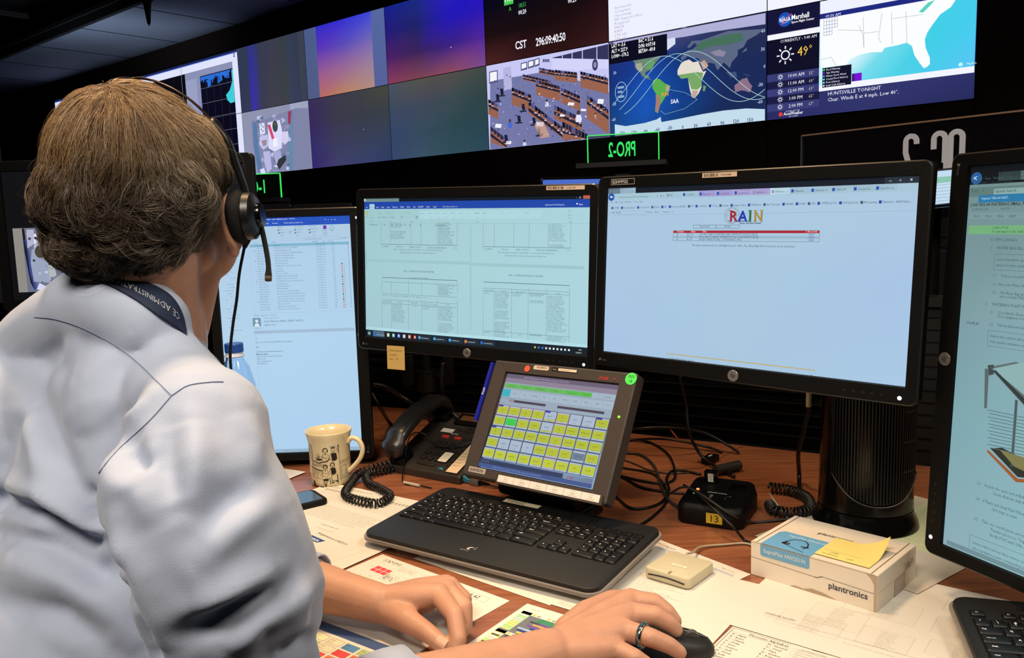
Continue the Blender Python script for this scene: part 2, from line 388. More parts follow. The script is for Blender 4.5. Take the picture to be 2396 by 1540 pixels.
# ---- astronaut video (lower, k=0)
def suit_picture(c, g, X0, Y0, s, kx=1.0):
    "space-suited figure hanging in a rack-lined tunnel; drawn in picture units"
    def q(pts): return [(min(max(a, 4), 1206), min(max(b_, 4), 684)) for a, b_ in (g(X0 + x*s*kx, Y0 + y*s) for x, y in pts)]
    P = lambda pts, colr: c.poly(q(pts), colr)
    P([(6, -4), (22, 0), (92, -26), (110, -32), (150, -34), (150, 140), (40, 140), (20, 120), (8, 50)], '8085a8'); c.up()
    P([(8, 2), (18, 2), (22, 60), (34, 130), (22, 118), (12, 60)], '5a7aa8'); P([(96, -26), (104, -30), (104, 112), (96, 122), (88, 100)], '6a88a8'); c.up()
    rnd = random.Random(11)
    for i in range(70):
        x = 14 + rnd.random()*82; y = -18 + rnd.random()*140; w_, h_ = 3 + rnd.random()*8, 3 + rnd.random()*9
        P([(x, y), (x+w_, y-1), (x+w_*0.9, y+h_), (x-1, y+h_*0.8)], rnd.choice(['b4b4dc', 'd0d0f2', '6c74a0', '8c90bc', '9a8fb8', '5a6c9c', 'c4c4e8']))
    c.up()
    P([(24, 5), (36, 2), (38, 28), (26, 30)], 'dedef8'); c.up()
    for a, b_ in ((29, 8), (33, 12), (29, 18), (33, 22)): c.disc(*g(X0 + a*s*kx, Y0 + b_*s), 9, '40405a')
    P([(44, 2), (72, -4), (80, 30), (76, 62), (60, 70), (46, 62)], 'dcdcfa'); c.up()
    x, y = g(X0 + 61*s*kx, Y0 + 9*s); c.disc(x, y, 58, 'e8e8ff'); c.up(); c.disc(x + 3, y + 6, 50, '3c4a50', ry=62); c.up(); c.disc(x + 12, y - 16, 18, '6a6040'); c.up()
    P([(28, 34), (44, 30), (46, 56), (34, 66), (24, 52)], 'c4c4ea'); P([(78, 24), (92, 22), (94, 44), (84, 54), (76, 44)], 'd4cfee'); c.up()
    P([(30, 44), (42, 42), (42, 54), (34, 58)], '9a8a94'); P([(44, 8), (50, 6), (62, 44), (56, 46)], 'd8486c'); P([(92, -24), (100, -26), (98, 6), (92, 4)], '9c3a60'); c.up()
    P([(56, 40), (66, 38), (68, 56), (58, 60)], 'f0f0ff'); P([(34, 70), (50, 68), (54, 110), (44, 126), (38, 100)], 'b8b8e4'); P([(56, 72), (74, 66), (80, 100), (66, 104)], 'a8acd4'); c.up()
    P([(70, 88), (86, 78), (88, 90), (72, 112), (66, 100)], '33363e'); P([(26, 112), (36, 108), (40, 120), (30, 126)], 'dcdcfc'); c.up()
c = tcv(); full(c, '8f93b0'); c.up(); g = plane_px(tile_frame(0, -1))
c.grad(900, 3, 304, 682, [['a4a8c8', '9aa0bc'], ['b8bcc4', 'a4a8a4']]); c.rect(1120, 260, 80, 425, '6c6a5c'); c.up()
suit_picture(c, g, 583, 285, 1.0)
tile(0, -1, c, 'lower video wall display with video of a white space suit in a tunnel')
c = tcv(); fgrad(c, [['3a2c58', '3c3a4c', '3d4046', '45483c'], ['38285c', '3b384c', '393c48', '3a4046'], ['352c6c', '3c3c5c', '384058', '34405a'], ['34286e', '403e6c', '38406a', '2e3c62']])
c.up(); c.disc(830, 370, 4, 'c8c8e0'); tile(1, -1, c, 'lower video wall display, dark with a violet left edge', None)
c = tcv(); fgrad(c, [['4a5060', '54524e', '524e4a', '404a44'], ['3c4a60', '40485a', '3a4a50', '2e4444'], ['34466a', '364a5e', '2e4850', '2a4450'], ['38466c', '3a5064', '304c58', '2c4858']])
tile(2, -1, c, 'lower video wall display, plain dark grey green')
# ---- control room video (lower, k=3)
c = tcv(); full(c, 'c8c8f4'); c.up(); M3 = tile_frame(3, -1); g = plane_px(M3)
def clipq(pts): return [(min(max(x, 4), 1206), min(max(y, 4), 684)) for x, y in (g(*p) for p in pts)]
P = lambda pts, colr: c.poly(clipq(pts), colr)
P([(1147, 190), (1290, 165), (1430, 215), (1430, 330), (1147, 350)], '7478a8'); c.up()
P([(1293, 135), (1430, 102), (1430, 138), (1293, 136)], '35355c'); c.up()
for x in (1315, 1338, 1362, 1396): P([(x, 130 - (x-1293)*.25), (x+2, 130 - (x-1293)*.25), (x+2, 138), (x, 138)], 'c8c8f0')
for x, y, w_, h_ in ((1145, 168, 20, 28), (1219, 148, 15, 18), (1236, 143, 14, 18), (1251, 139, 12, 18)):
    P([(x, y), (x+w_, y-4), (x+w_, y+h_-4), (x, y+h_)], '50507c'); c.up(); P([(x+2, y+2), (x+w_-2, y-1), (x+w_-2, y+h_-8), (x+2, y+h_-4)], 'f4f4ff')
P([(1178, 160), (1196, 155), (1199, 208), (1180, 212)], 'b8b4e0'); P([(1293, 138), (1430, 138), (1430, 160), (1400, 160), (1350, 165), (1293, 160)], 'd4d4fa')
for i in range(4): P([(1271+i*4, 139), (1274+i*4, 138), (1274+i*4, 145), (1271+i*4, 146)], '40406a')
c.up(); x, y = g(1393, 152); c.disc(x, y, 26, '3a3a60', ry=42); c.up(); c.disc(x, y, 15, '8c8cb8', ry=22)
rnd = random.Random(5)
def desk(x0, y0, x1, y1, hh, bb):
    "long console: dark monitor row over a wood front"
    c.up(); P([(x0, y0), (x1, y1), (x1, y1+hh+bb), (x0, y0+hh+bb)], '9a6450'); c.up(); P([(x0, y0+hh*.6), (x1, y1+hh*.6), (x1, y1+hh), (x0, y0+hh)], '24243a')
    n = max(3, int(abs(x1-x0)/7)); c.up()
    for i in range(n):
        t = i/n; X = x0+(x1-x0)*t; Y = y0+(y1-y0)*t; w_ = (x1-x0)/n*.9
        P([(X, Y-hh*.25), (X+w_, Y-hh*.2+(y1-y0)/n), (X+w_, Y+hh*.45), (X, Y+hh*.4)], rnd.choice(['14142a', '1c1c34', '2a2a4a', '101020', '4a5a9a']))
        if rnd.random() < .6: P([(X, Y+hh*.6), (X+w_*.6, Y+hh*.6), (X+w_*.6, Y+hh*.72), (X, Y+hh*.7)], 'e0e0ff')
for a in ((1262, 160, 1345, 176, 9, 3), (1300, 166, 1352, 172, 10, 12), (1225, 176, 1292, 192, 9, 2), (1256, 190, 1312, 205, 12, 20), (1360, 170, 1430, 186, 12, 22), (1200, 208, 1246, 226, 14, 22),
          (1315, 208, 1360, 228, 14, 18), (1376, 226, 1430, 262, 18, 34), (1240, 240, 1330, 310, 20, 6), (1300, 250, 1365, 280, 18, 10), (1152, 300, 1190, 330, 20, 14), (1320, 290, 1380, 320, 22, 16), (1147, 236, 1170, 248, 14, 18)): desk(*a)
c.up()
def person_spot(x, y, s, colr):
    P([(x-4*s, y+9*s), (x-3*s, y+3*s), (x+3*s, y+3*s), (x+5*s, y+9*s), (x+4*s, y+14*s), (x-4*s, y+14*s)], colr); c.up()
    X, Y = g(x, y); c.disc(X, Y, 11*s, '4a3a44'); 
person_spot(1358, 264, 1.6, 'e4e6ff'); person_spot(1198, 283, 1.2, '4a6ad0'); person_spot(1284, 236, 1.0, 'd8d8f0'); person_spot(1232, 330, 1.0, 'c8d0f8')
c.up()
for x, y in ((1165, 235), (1225, 258), (1250, 290), (1185, 330), (1175, 222), (1215, 285), (1262, 315)):
    P([(x, y-14), (x+7, y-14), (x+9, y), (x+2, y+2)], '20203a'); P([(x-4, y+2), (x+12, y+1), (x+12, y+4), (x-4, y+5)], '1a1a30')
for x, y, w_, h_ in ((1165, 290, 14, 10), (1260, 286, 18, 10), (1335, 240, 14, 8), (1404, 232, 14, 12), (1190, 330, 12, 8), (1316, 268, 10, 6), (1365, 255, 12, 6)):
    P([(x, y), (x+w_, y+1), (x+w_-2, y+h_), (x-2, y+h_-1)], 'f2f0ff')
P([(1254, 290), (1275, 284), (1292, 320), (1270, 324)], 'c09a8c')
for i in range(160):
    x = 1150 + rnd.random()*275; y = 172 + rnd.random()*150 + 0; s_ = 1 + rnd.random()*2.4
    if y < 340 - (x-1147)*.1: P([(x, y), (x+s_, y+.4), (x+s_, y+s_), (x, y+s_)], rnd.choice(['f0f0ff', '1c1c34', '3c3c64', 'a8a8d8', '5a6ab0', '8a5a50', 'd8d8ff', '282848']))
tile(3, -1, c, 'lower video wall display with a wide camera view of a busy control room')
# ---- world map (lower, k=4)
c = tcv(); M4 = tile_frame(4, -1); g = plane_px(M4); full(c, '14306c'); c.up()
xa = g(1465, 308)[0]; xb = g(1757, 282)[0]; ya = g(1795, 78)[1]; yb = g(1790, 242)[1]
def ll(lon, lat):
    return (min(max(xa + (lon + 150)*(xb - xa)/300, 4), 1206), min(max(ya + (60 - lat)*(yb - ya)/120, 4), 684))
c.grad(3, 3, 1204, 682, [['5a5a86', '6a6a96', '4a4a70', '3a3c60', '30345c'], ['1a3078', '1c3c96', '16306c', '202c56', '222c54'], ['163478', '1850b4', '143c88', '1c2c5c', '1c2a58'], ['164080', '1a56b8', '144088', '1a2c5c', '1c2a58'], ['1c4078', '1e4c94', '18386c', '1c2c54', '202e5a']]); c.up()
Lw = lambda pts, colr: c.poly([ll(*p) for p in pts], colr)
Lw([(-180, -66), (-150, -72), (-100, -70), (-70, -66), (-60, -62), (-58, -72), (-20, -70), (40, -66), (90, -64), (140, -65), (180, -70), (180, -95), (-180, -95)], 'c4dcec')
Lw([(-180, 95), (-180, 72), (-120, 74), (-60, 82), (0, 80), (60, 80), (120, 78), (180, 76), (180, 95)], 'b0b0d8'); c.up()
Lw([(-166, 66), (-156, 71), (-125, 71), (-95, 70), (-82, 68), (-80, 62), (-90, 57), (-80, 52), (-78, 60), (-65, 60), (-56, 52), (-66, 45), (-75, 38), (-81, 30), (-80, 25), (-84, 30), (-97, 27), (-97, 20), (-88, 20), (-88, 15), (-79, 8), (-86, 12), (-96, 15), (-106, 21), (-112, 30), (-118, 33), (-124, 40), (-124, 48), (-135, 58), (-152, 60)], '6c8474')
Lw([(-105, 50), (-80, 48), (-72, 42), (-82, 32), (-95, 32), (-100, 40)], '5fae5c'); Lw([(-122, 46), (-106, 46), (-104, 30), (-112, 30), (-120, 36)], 'b4b0a0')
Lw([(-52, 82), (-22, 82), (-22, 70), (-44, 60), (-54, 68)], 'd8e0f4')
Lw([(-78, 8), (-70, 12), (-60, 9), (-50, 1), (-35, -6), (-38, -14), (-48, -26), (-57, -36), (-64, -42), (-67, -54), (-74, -50), (-71, -30), (-70, -18), (-80, -5)], '5cae50'); c.up()
Lw([(-72, -18), (-62, -22), (-60, -36), (-66, -54), (-73, -48), (-71, -28)], 'a87c70'); Lw([(-46, -4), (-36, -6), (-39, -16), (-46, -14)], 'b8a880')
c.up()
Lw([(-17, 21), (-9, 32), (0, 36), (11, 37), (20, 31), (32, 31), (38, 20), (43, 11), (51, 12), (40, -4), (40, -16), (33, -27), (25, -34), (18, -34), (12, -18), (9, -2), (8, 4), (-8, 4), (-17, 13)], 'e6dcd0'); c.up()
Lw([(-16, 12), (10, 12), (30, 12), (44, 9), (40, -4), (40, -15), (30, -20), (16, -18), (9, 0), (8, 4), (-8, 4)], '79a868'); Lw([(17, -20), (32, -22), (26, -34), (18, -34)], 'c0a898')
Lw([(44, -14), (50, -16), (47, -25), (43, -24)], '7aa064')
Lw([(-9, 43), (-2, 48), (8, 54), (20, 55), (30, 60), (24, 66), (12, 58), (6, 60), (18, 70), (40, 68), (70, 72), (100, 76), (140, 72), (178, 68), (162, 60), (142, 54), (134, 43), (122, 40), (121, 30), (108, 20), (104, 10), (98, 16), (90, 22), (80, 12), (76, 10), (70, 22), (60, 25), (52, 25), (56, 20), (44, 13), (36, 28), (34, 36), (27, 38), (22, 38), (14, 44), (16, 40), (8, 44), (0, 40), (-6, 36)], '5c6884'); c.up()
Lw([(30, 60), (40, 66), (70, 68), (100, 70), (130, 68), (134, 55), (100, 52), (60, 54), (40, 50), (28, 52)], '46705c'); Lw([(38, 28), (44, 14), (56, 20), (52, 26), (46, 32)], 'c8a08c'); Lw([(60, 44), (80, 46), (96, 40), (90, 32), (72, 36)], '8c88a0')
Lw([(96, 4), (106, -6), (120, -9), (118, 2), (110, 2), (102, 4)], '42547c'); Lw([(132, -2), (150, -9), (142, -8)], '42547c'); Lw([(114, -22), (122, -18), (131, -12), (136, -12), (142, -11), (146, -19), (153, -27), (148, -38), (138, -34), (130, -32), (116, -34)], '8c7088'); Lw([(130, 34), (141, 42), (141, 36)], '5c6884'); Lw([(168, -46), (178, -38), (172, -42)], '6c6888')
c.up()
# night side shade line, orbit tracks, labels
for ph in (0, 34, 68):
    pts = [];
    for i in range(81):
        lon = -180 + i*4.5; pts.append(ll(lon, 51.6*math.sin(math.radians((lon + 150 - ph)*0.96))))
    c.path(pts[ph//10:], 3.2, 'b8e0e0')
c.up(); X, Y = ll(-170, -4); c.ring(X + 30, Y, 50, 4, 'a8d0e8', ry=70); c.rect(X, Y - 40, 55, 16, '88b0d0'); c.rect(X, Y - 8, 40, 14, '88b0d0'); c.rect(X, Y + 26, 55, 16, '88b0d0')
c.path([ll(-60, -50), ll(-48, -58), ll(0, -52), ll(30, -38), ll(0, -22), ll(-40, -12)], 2.4, '90b8c8')
gt = lambda px_, py_, s_, t, colr, **k: c.text(*g(px_, py_), t, s_, colr, **k)
gt(1570, 243, 30, 'SAA', 'f0f4ff', bold=True, sx=.85); gt(1548, 226, 26, 'SUN', 'ff9a30', bold=True, sx=.85)
for t, x, y in (('-150', 1448, 317), ('-120', 1475, 315), ('-90', 1505, 312), ('-60', 1533, 308), ('-30', 1562, 304), ('0', 1596, 302), ('30', 1624, 299), ('60', 1655, 295), ('90', 1686, 293), ('120', 1715, 289), ('150', 1748, 286)): gt(x, y, 26, t, '1a3a6c', sx=.85, bold=True)
for t, x, y in (('60', 1782, 77), ('30', 1781, 120), ('0', 1787, 160), ('-30', 1774, 203), ('-60', 1773, 243), ('30', 1436, 175), ('-30', 1433, 248), ('-60', 1432, 284)): gt(x, y, 24, t, 'b8c4e4', sx=.8, bold=True)
x, y = g(1431, 104); x2, y2 = g(1562, 118); c.up(); c.rect(4, y, x2 - 4, y2 - y + 30, '0e0e22'); c.up()
for i, (a, b_) in enumerate((('LAT = -3.6', 'INC = 51.6'), ('ALT = 227.9', 'D/N: 0:07:18'), ('LON= -170.2', 'BETA= -49.8'))):
    gt(1432, 113 + i*12, 27, a, 'ffffff', bold=True, sx=.72); gt(1495, 101 + i*12, 27, b_, 'ffffff', bold=True, sx=.7)
tile(4, -1, c, 'lower video wall display with a world map and white orbit tracks')
# ---- weather (lower, k=5)
c = tcv(); M5 = tile_frame(5, -1); g = plane_px(M5); fgrad(c, [['1c1c48', '1c1c48', '24244c'], ['22224e', '2a2c60', '2e3068'], ['26285a', '34386e', '30346c'], ['2a2c62', '30346a', '262a5c']]); c.up()
LC = g(1917, 150)[0]
c.rect(3, 3, LC, 150, '16163a'); c.rect(3, 150, LC + 0, 34, 'f6f6ff'); c.rect(3, 184, LC, 215, '101028'); c.rect(LC, 3, 1204 - LC, 75, 'eef2ff'); c.rect(LC, 78, 1204 - LC, 30, '202a80'); c.rect(LC, 108, 1204 - LC, 400, '8fdcee'); c.rect(LC, 505, 1204-LC, 38, 'f4f6ff')
for i in range(5): c.rect(3, 399 + i*47, LC, 47, ['3a3e78', '1c1c44'][i % 2])
c.up()
c.grad(LC, 108, 1204-LC, 400, [['e4f8ff', 'f0fcff', 'a8ecf4', '48d4e8', '44ccec'], ['d4f6fc', 'e8fcff', '70dcec', '3fcfe6', '48ccf0'], ['c0f0f8', '78dcec', '4fd2e8', '4accec', '58c4f4']]); c.up()
land = [(1921, 158), (1980, 152), (1990, 138), (2012, 128), (2040, 122), (2064, 122), (2070, 112), (2100, 106), (2122, 100), (2134, 108), (2140, 130), (2152, 148), (2162, 160), (2170, 156), (2176, 150), (2176, 136), (2166, 112), (2164, 92), (2170, 76), (2182, 58), (2200, 34), (2226, 16), (2236, 0), (2250, -20), (1921, 20)]
c.poly([(max(x, LC), max(y, 108)) for x, y in (g(*p) for p in land)], 'fbfdff'); c.up()
for pth in ([(2064, 30), (2060, 60), (2056, 90), (2062, 100)], [(2020, 40), (2022, 112)], [(2086, 30), (2088, 106)], [(2120, 26), (2122, 100)], [(1960, 70), (2020, 72)], [(2020, 78), (2056, 74)], [(2088, 44), (2160, 34)], [(2010, 60), (2020, 84), (2021, 110)], [(1921, 140), (1945, 134), (1960, 160)]): c.path([g(*p) for p in pth], 3, 'b8c4cc')
for i in range(5):
    for j in range(5 - (i > 2) * 2): x, y = g(1928 + i*6.4, 44 + j*8 - i*1); c.frame(x, y, 17, 20, 2.5, '9a9cc0')
gt = lambda px_, py_, s_, t, colr, **k: c.text(*g(px_, py_), t, s_, colr, **k)
c.poly([g(2150, 28), g(2172, 6), g(2188, 0), g(2176, 14), g(2160, 30)], '5cd4c0')
c.up(); x, y = g(1925, 160); c.rect(x, y, 175, 118, '14142c'); x, y = g(2000, 172); c.rect(x, y, 42, 46, '7a14d8'); c.rect(x - 16, y, 18, 46, '4a1a7a'); c.up()
for i, (t, cl) in enumerate((('Flood Warning', '40e080'), ('Gale Warning', '8a20e0'), ('Winter Storm Watch', '60a0e8'), ('Coastal Flood Advisory', '60e0c0'), ('Frost Advisory', '80d8f0'), ('Small Craft Advisory', 'd0d8f0'))):
    x, y = g(1925, 160); c.disc(x + 9, y + 12 + i*19, 6, cl); c.text(x + 22, y + 18 + i*19, t, 12, 'e8e8ff', sx=.85)
gt(1932, 42, 17, '09:30 AM', 'e8ecff'); gt(1937, 224, 22, 'HUNTSVILLE TONIGHT', 'eef0ff'); gt(1937, 238, 23, 'Clear. Winds E at 4 mph. Low 40°.', 'f4f4ff', sx=.92)
gt(1826, 101, 19, 'CURRENTLY - 9:40 AM', 'f0f0ff', sx=.9); gt(1866, 132, 60, '49°', 'f0c848', sx=.85)
x, y = g(1838, 129); c.ring(x, y, 26, 8, 'f4f4ff')
for k in range(8): a = k*PI/4; c.line(x + 38*math.cos(a), y + 38*math.sin(a), x + 56*math.cos(a), y + 56*math.sin(a), 8, 'f4f4ff')
for i, (t, d) in enumerate((('10:00 AM', '55°'), ('11:00 AM', '60°'), ('12:00 PM', '63°'), (' 1:00 PM', '65°'), (' 2:00 PM', '67°'))):
    yy = 432 + i*47; c.ring(92, yy - 10, 9, 4, 'f0f0ff'); c.text(140, yy, t, 22, 'f4f4ff', sx=.9); c.text(276, yy, d, 20, 'c8b8a0', sx=.9)
    for k in range(8): a = k*PI/4; c.line(92 + 13*math.cos(a), yy - 10 + 13*math.sin(a), 92 + 19*math.cos(a), yy - 10 + 19*math.sin(a), 3, 'f0f0ff')
c.text(130, 646, 'DOWNLOAD THE', 8, 'e0e0ff'); c.disc(96, 657, 13, 'f03c3c'); c.text(116, 666, 'AccuWeather', 20, 'f4f4ff', bold=True, sx=.8); c.text(150, 680, 'APP TODAY', 8, 'e0e0ff')
# blue round agency badge
x, y = g(1837, 46); c.disc(x, y, 44, '1c50b4', n=28); c.up(); c.text(x, y + 10, 'NASA', 24, 'ffffff', al=.5, bold=True, sx=.85); c.ring(x, y, 30, 2.5, 'd0d8ff', ry=20, a0=.3, a1=4.6); c.path([(x - 20, y + 30), (x + 10, y - 8), (x + 44, y - 30)], 5, 'e04050')
gt(1852, 47, 32, 'Marshall', 'ffffff', bold=True, sx=.78); gt(1852, 55, 14, 'Space Flight Center', 'ffffff', sx=.95, bold=True)
gt(2262, 152, 12, 'MapBox', 'e8fcff', sx=.9); c.disc(*g(2248, 151), 11, 'c8f4f8')
tile(5, -1, c, 'lower video wall display with the weather panel and coastal map')

# ================= FAR CONSOLES, SIGNS =================
wood = mat('dark_console_laminate', '15100e', 0.6, var=0.2, vscale=3)
Yc = 4.3
MC = frame((-0.5, 5.2, 0), WU, (-WN.x, -WN.y, 0))
b = MB(); b.box((1.0, 0.35, 0.55), (8.0, 0.7, 1.1)); b.box((1.0, 0.5, 1.12), (8.2, 0.5, 0.04)); b.box((1.0, 0.55, 1.3), (8.0, 0.12, 0.36), 0)
o = b.build('console_row', wood, M=MC, bevel=0.004); tag(o, 'long dark console row standing in front of the video wall', 'console')
glassg = mat('tinted_acrylic', '12241c', 0.08, trans=0.0, alpha=0.45)
neon = mat('edge_lit_green', '35f060', 0.4, emit=0.9)
def edge_sign(px, py_bot, Y, wpx, hpx, label, text, flip, yaw, body, edge, letter, name):
    o0 = at(px, py_bot, Y); u = V((math.cos(yaw), math.sin(yaw), 0)); M = frame(o0, u, (0, 0, 1)); W = wpx; H = hpx
    r = empty(name, (0, 0, 0), label, 'sign', M=Matrix.Translation(o0))
    b = MB(); b.box((W/2, H/2, 0), (W, H, 0.006)); b.build('acrylic_plate', body, r, M)
    if edge:
        b = MB(); t = 0.004
        for c_, d_ in (((W/2, H, 0), (W, t, 0.008)), ((0, H/2, 0), (t, H, 0.008)), ((W, H/2, 0), (t, H, 0.008))): b.box(c_, d_)
        b.build('edge_light', edge, r, M)
    return r, M, W, H
# green lit desk signs
S = 3.6
r, M, W, H = edge_sign(1376, 384, S, 0.30, 0.118, 'green edge-lit sign PRO-2 seen from behind, on a dark shelf', '', True, -0.25, glassg, neon, neon, 'desk_sign')
c = Canvas(300, 118, 0.3)
def mirror_text(c, x, y, t, size, colr, **k):
    n0 = len(c.v); c.text(0, 0, t, size, colr, **k); f0 = len(c.f)
    c.v[n0:] = [(x - vx, vy - y, vz) for vx, vy, vz in c.v[n0:]]; return c
mirror_text(c, 205, 92, 'PRO-2', 62, '3cf06c', sx=.50, bold=True, res=3)
c.build('lettering', attr_mat('lit_green_letters', 0.9), r, M @ Matrix.Translation((0, H, 0.004)))
b = MB(); b.box((0.15, -0.012, 0.03), (0.37, 0.02, 0.16)); b.box((0.17, -0.009, 0.106), (0.33, 0.012, 0.004), 1); b.build('shelf', [BLK, mat('steel_edge', '5a6aa0', 0.3, metal=0.8)], r, M)
b = MB(); hz = (M.translation.z - 0.02) ; b.box((0.15, -hz/2 - 0.022 + 0.0, 0.0), (0.06, hz - 0.002, 0.06)); b.build('post', BLK, r, M)
r, M, W, H = edge_sign(505, 468, 3.9, 0.32, 0.11, 'green edge-lit sign ending in O-1, just right of the head', '', False, -0.12, glassg, neon, neon, 'desk_sign')
M = M
c = Canvas(320, 110, 0.3); c.text(122, 86, 'PRO-1', 62, '3cf06c', sx=.56, bold=True, res=3); c.build('lettering', attr_mat('lit_green_letters', 0.9), r, M @ Matrix.Translation((0, H, 0.004)))
b = MB(); b.box((0.16, -0.012, 0.03), (0.37, 0.02, 0.14)); b.build('shelf', BLK, r, M)
b = MB(); hz = (M.translation.z - 0.02); b.box((0.16, -hz/2 - 0.022, 0.0), (0.06, hz - 0.002, 0.06)); b.build('post', BLK, r, M)
# big clear OC-2 sign
glassd = mat('dark_acrylic', '141316', 0.06, alpha=0.5)
o0 = at(1876, 410, 2.3); o1 = at(2396, 300, 1.85)
u = V((o1.x - o0.x, o1.y - o0.y, 0)).normalized(); M = frame(V((o0.x, o0.y, 1.30)), u, (0, 0, 1)); W = 1.0
top = at(1876, 318, 2.3).z - 1.30
r = empty('console_sign', (0, 0, 0), 'large clear sign with white letters OC-2 seen from behind', 'sign', M=Matrix.Translation(M.translation))
b = MB(); b.box((W/2, top/2, 0), (W, top, 0.008)); b.build('acrylic_plate', glassd, r, M)
b = MB(); b.box((W/2, top, 0), (W, 0.004, 0.009)); b.box((0, top/2, 0), (0.003, top, 0.009), 1); b.build('polished_edge', [mat('bright_edge', '9a7a66', 0.25), mat('grey_edge', '565c68', 0.3)], r, M)
# letters as rounded stroke tubes flattened on the plate
def stroke(b, pts, wd, M0):
    pts = [V((x, y, 0)) for x, y in pts]; L = []; R = []
    for i, p in enumerate(pts):
        t = (pts[min(i+1, len(pts)-1)] - pts[max(i-1, 0)]).normalized(); n = V((-t.y, t.x, 0)) * wd/2
        L.append(p + n); R.append(p - n)
    rings = [[(l.x, l.y, 0), (r_.x, r_.y, 0), (r_.x, r_.y, 0.003), (l.x, l.y, 0.003)] for l, r_ in zip(L, R)]
    b.loft(rings, 0, M0)
gs = plane_px(M @ Matrix.Translation((0, 0, 0)))
def G(x, y): a, d = gs(x, y); return (a/1000, -d/1000)
x0, yt = G(2123, 320); x1, _ = G(2263, 300); sc_ = (x1 - x0); hgt = sc_*0.86; ybs = yt - hgt
b = MB(); wd = sc_*0.088; M0 = M @ Matrix.Translation((0, 0, 0.005))
def arc(cx, cy, rx, ry, a0, a1, n=10): return [(cx + rx*math.cos(math.radians(a0+(a1-a0)*k/n)), cy + ry*math.sin(math.radians(a0+(a1-a0)*k/n))) for k in range(n+1)]
lw = sc_*0.19; rr = lw/2
# mirrored 2
cx = x0 + rr; stroke(b, [(cx + rr, yt - rr*1.5)] + arc(cx, yt - rr, rr, rr, 0, 180) + [(cx - rr, yt - hgt*.32)] + [(cx - rr*.5, yt - hgt*.5), (cx + rr*.6, yt - hgt*.72), (cx + rr, ybs), (cx - rr, ybs)], wd, M0)
stroke(b, [(x0 + sc_*.27, yt - hgt*.55), (x0 + sc_*.40, yt - hgt*.55)], wd, M0)
cx = x0 + sc_*.58; stroke(b, [(cx - rr, yt - hgt*.3)] + [(cx - rr, yt - rr)] + arc(cx, yt - rr, rr, rr, 180, 0)[1:] + [(cx + rr, ybs + rr)] + arc(cx, ybs + rr, rr, rr, 0, -180)[1:] + [(cx - rr, ybs + hgt*.25)], wd, M0)
cx = x0 + sc_*.86; stroke(b, [(cx - rr, ybs + rr)] + [(cx - rr, yt - rr)] + arc(cx, yt - rr, rr, rr, 180, 0)[1:] + [(cx + rr, ybs + rr)] + arc(cx, ybs + rr, rr, rr, 0, -180)[1:], wd, M0)
b.build('lettering', mat('white_vinyl', 'e4e6f0', 0.6), r)
b = MB(); b.box((W/2, -0.02, 0), (W, 0.04, 0.05)); hz = 1.30 - 0.04; b.box((0.2, -0.04 - hz/2, 0), (0.05, hz, 0.05)); b.box((0.8, -0.04 - hz/2, 0), (0.05, hz, 0.05)); b.build('stand', BLKM, r, M)
# ================= DESK =================
def wood_mat(name, a, b_, rough, yaw):
    m = bpy.data.materials.new(name); m.use_nodes = True; nt = m.node_tree; bs = nt.nodes['Principled BSDF']
    tc = nt.nodes.new('ShaderNodeTexCoord'); mp = nt.nodes.new('ShaderNodeMapping'); mp.inputs['Rotation'].default_value = (0, 0, -yaw); mp.inputs['Scale'].default_value = (2.2, 30, 2)
    n = nt.nodes.new('ShaderNodeTexNoise'); n.inputs['Scale'].default_value = 3; n.inputs['Detail'].default_value = 8; n.inputs['Distortion'].default_value = 0.6
    n2 = nt.nodes.new('ShaderNodeTexNoise'); n2.inputs['Scale'].default_value = 12; n2.inputs['Detail'].default_value = 4
    cr = nt.nodes.new('ShaderNodeValToRGB'); cr.color_ramp.elements[0].position = 0.3; cr.color_ramp.elements[0].color = (*lin(a), 1); cr.color_ramp.elements[1].position = 0.72; cr.color_ramp.elements[1].color = (*lin(b_), 1)
    ad = nt.nodes.new('ShaderNodeMath'); ad.operation = 'MULTIPLY_ADD'; ad.inputs[1].default_value = 0.25; 
    L = nt.links.new
    L(tc.outputs['Object'], mp.inputs[0]); L(mp.outputs[0], n.inputs['Vector']); L(mp.outputs[0], n2.inputs['Vector']); L(n2.outputs['Fac'], ad.inputs[0]); L(n.outputs['Fac'], ad.inputs[2])
    L(ad.outputs[0], cr.inputs[0]); L(cr.outputs[0], bs.inputs['Base Color']); bs.inputs['Roughness'].default_value = rough; bs.inputs['Coat Weight'].default_value = 0.25; bs.inputs['Coat Roughness'].default_value = 0.12
    return m
DW = wood_mat('cherry_desk_laminate', '693f2a', '955c3e', 0.33, -0.6)
DW2 = wood_mat('cherry_desk_laminate_inner', '64331c', '8e5030', 0.36, 0.2)
back = [(-1.7, 3.0), (-0.9, 2.62), (-0.385, 2.40), (-0.03, 2.24), (0.25, 2.03), (0.53, 1.865), (0.68, 1.775), (1.45, 1.30)]
frontp = [(1.45, 0.26), (0.5, 0.62), (0.1, 0.745), (-0.1, 0.86), (-0.22, 0.96), (-0.62, 1.12), (-0.85, 1.25), (-1.7, 1.75)]
dk = empty('desk', (0, 1.5, 0), 'reddish brown wooden console desk running across the whole lower picture', 'desk')
b = MB(); b.prism(frontp[::-1] and (back + frontp), DESK - 0.035, DESK); b.build('worktop', DW, dk)
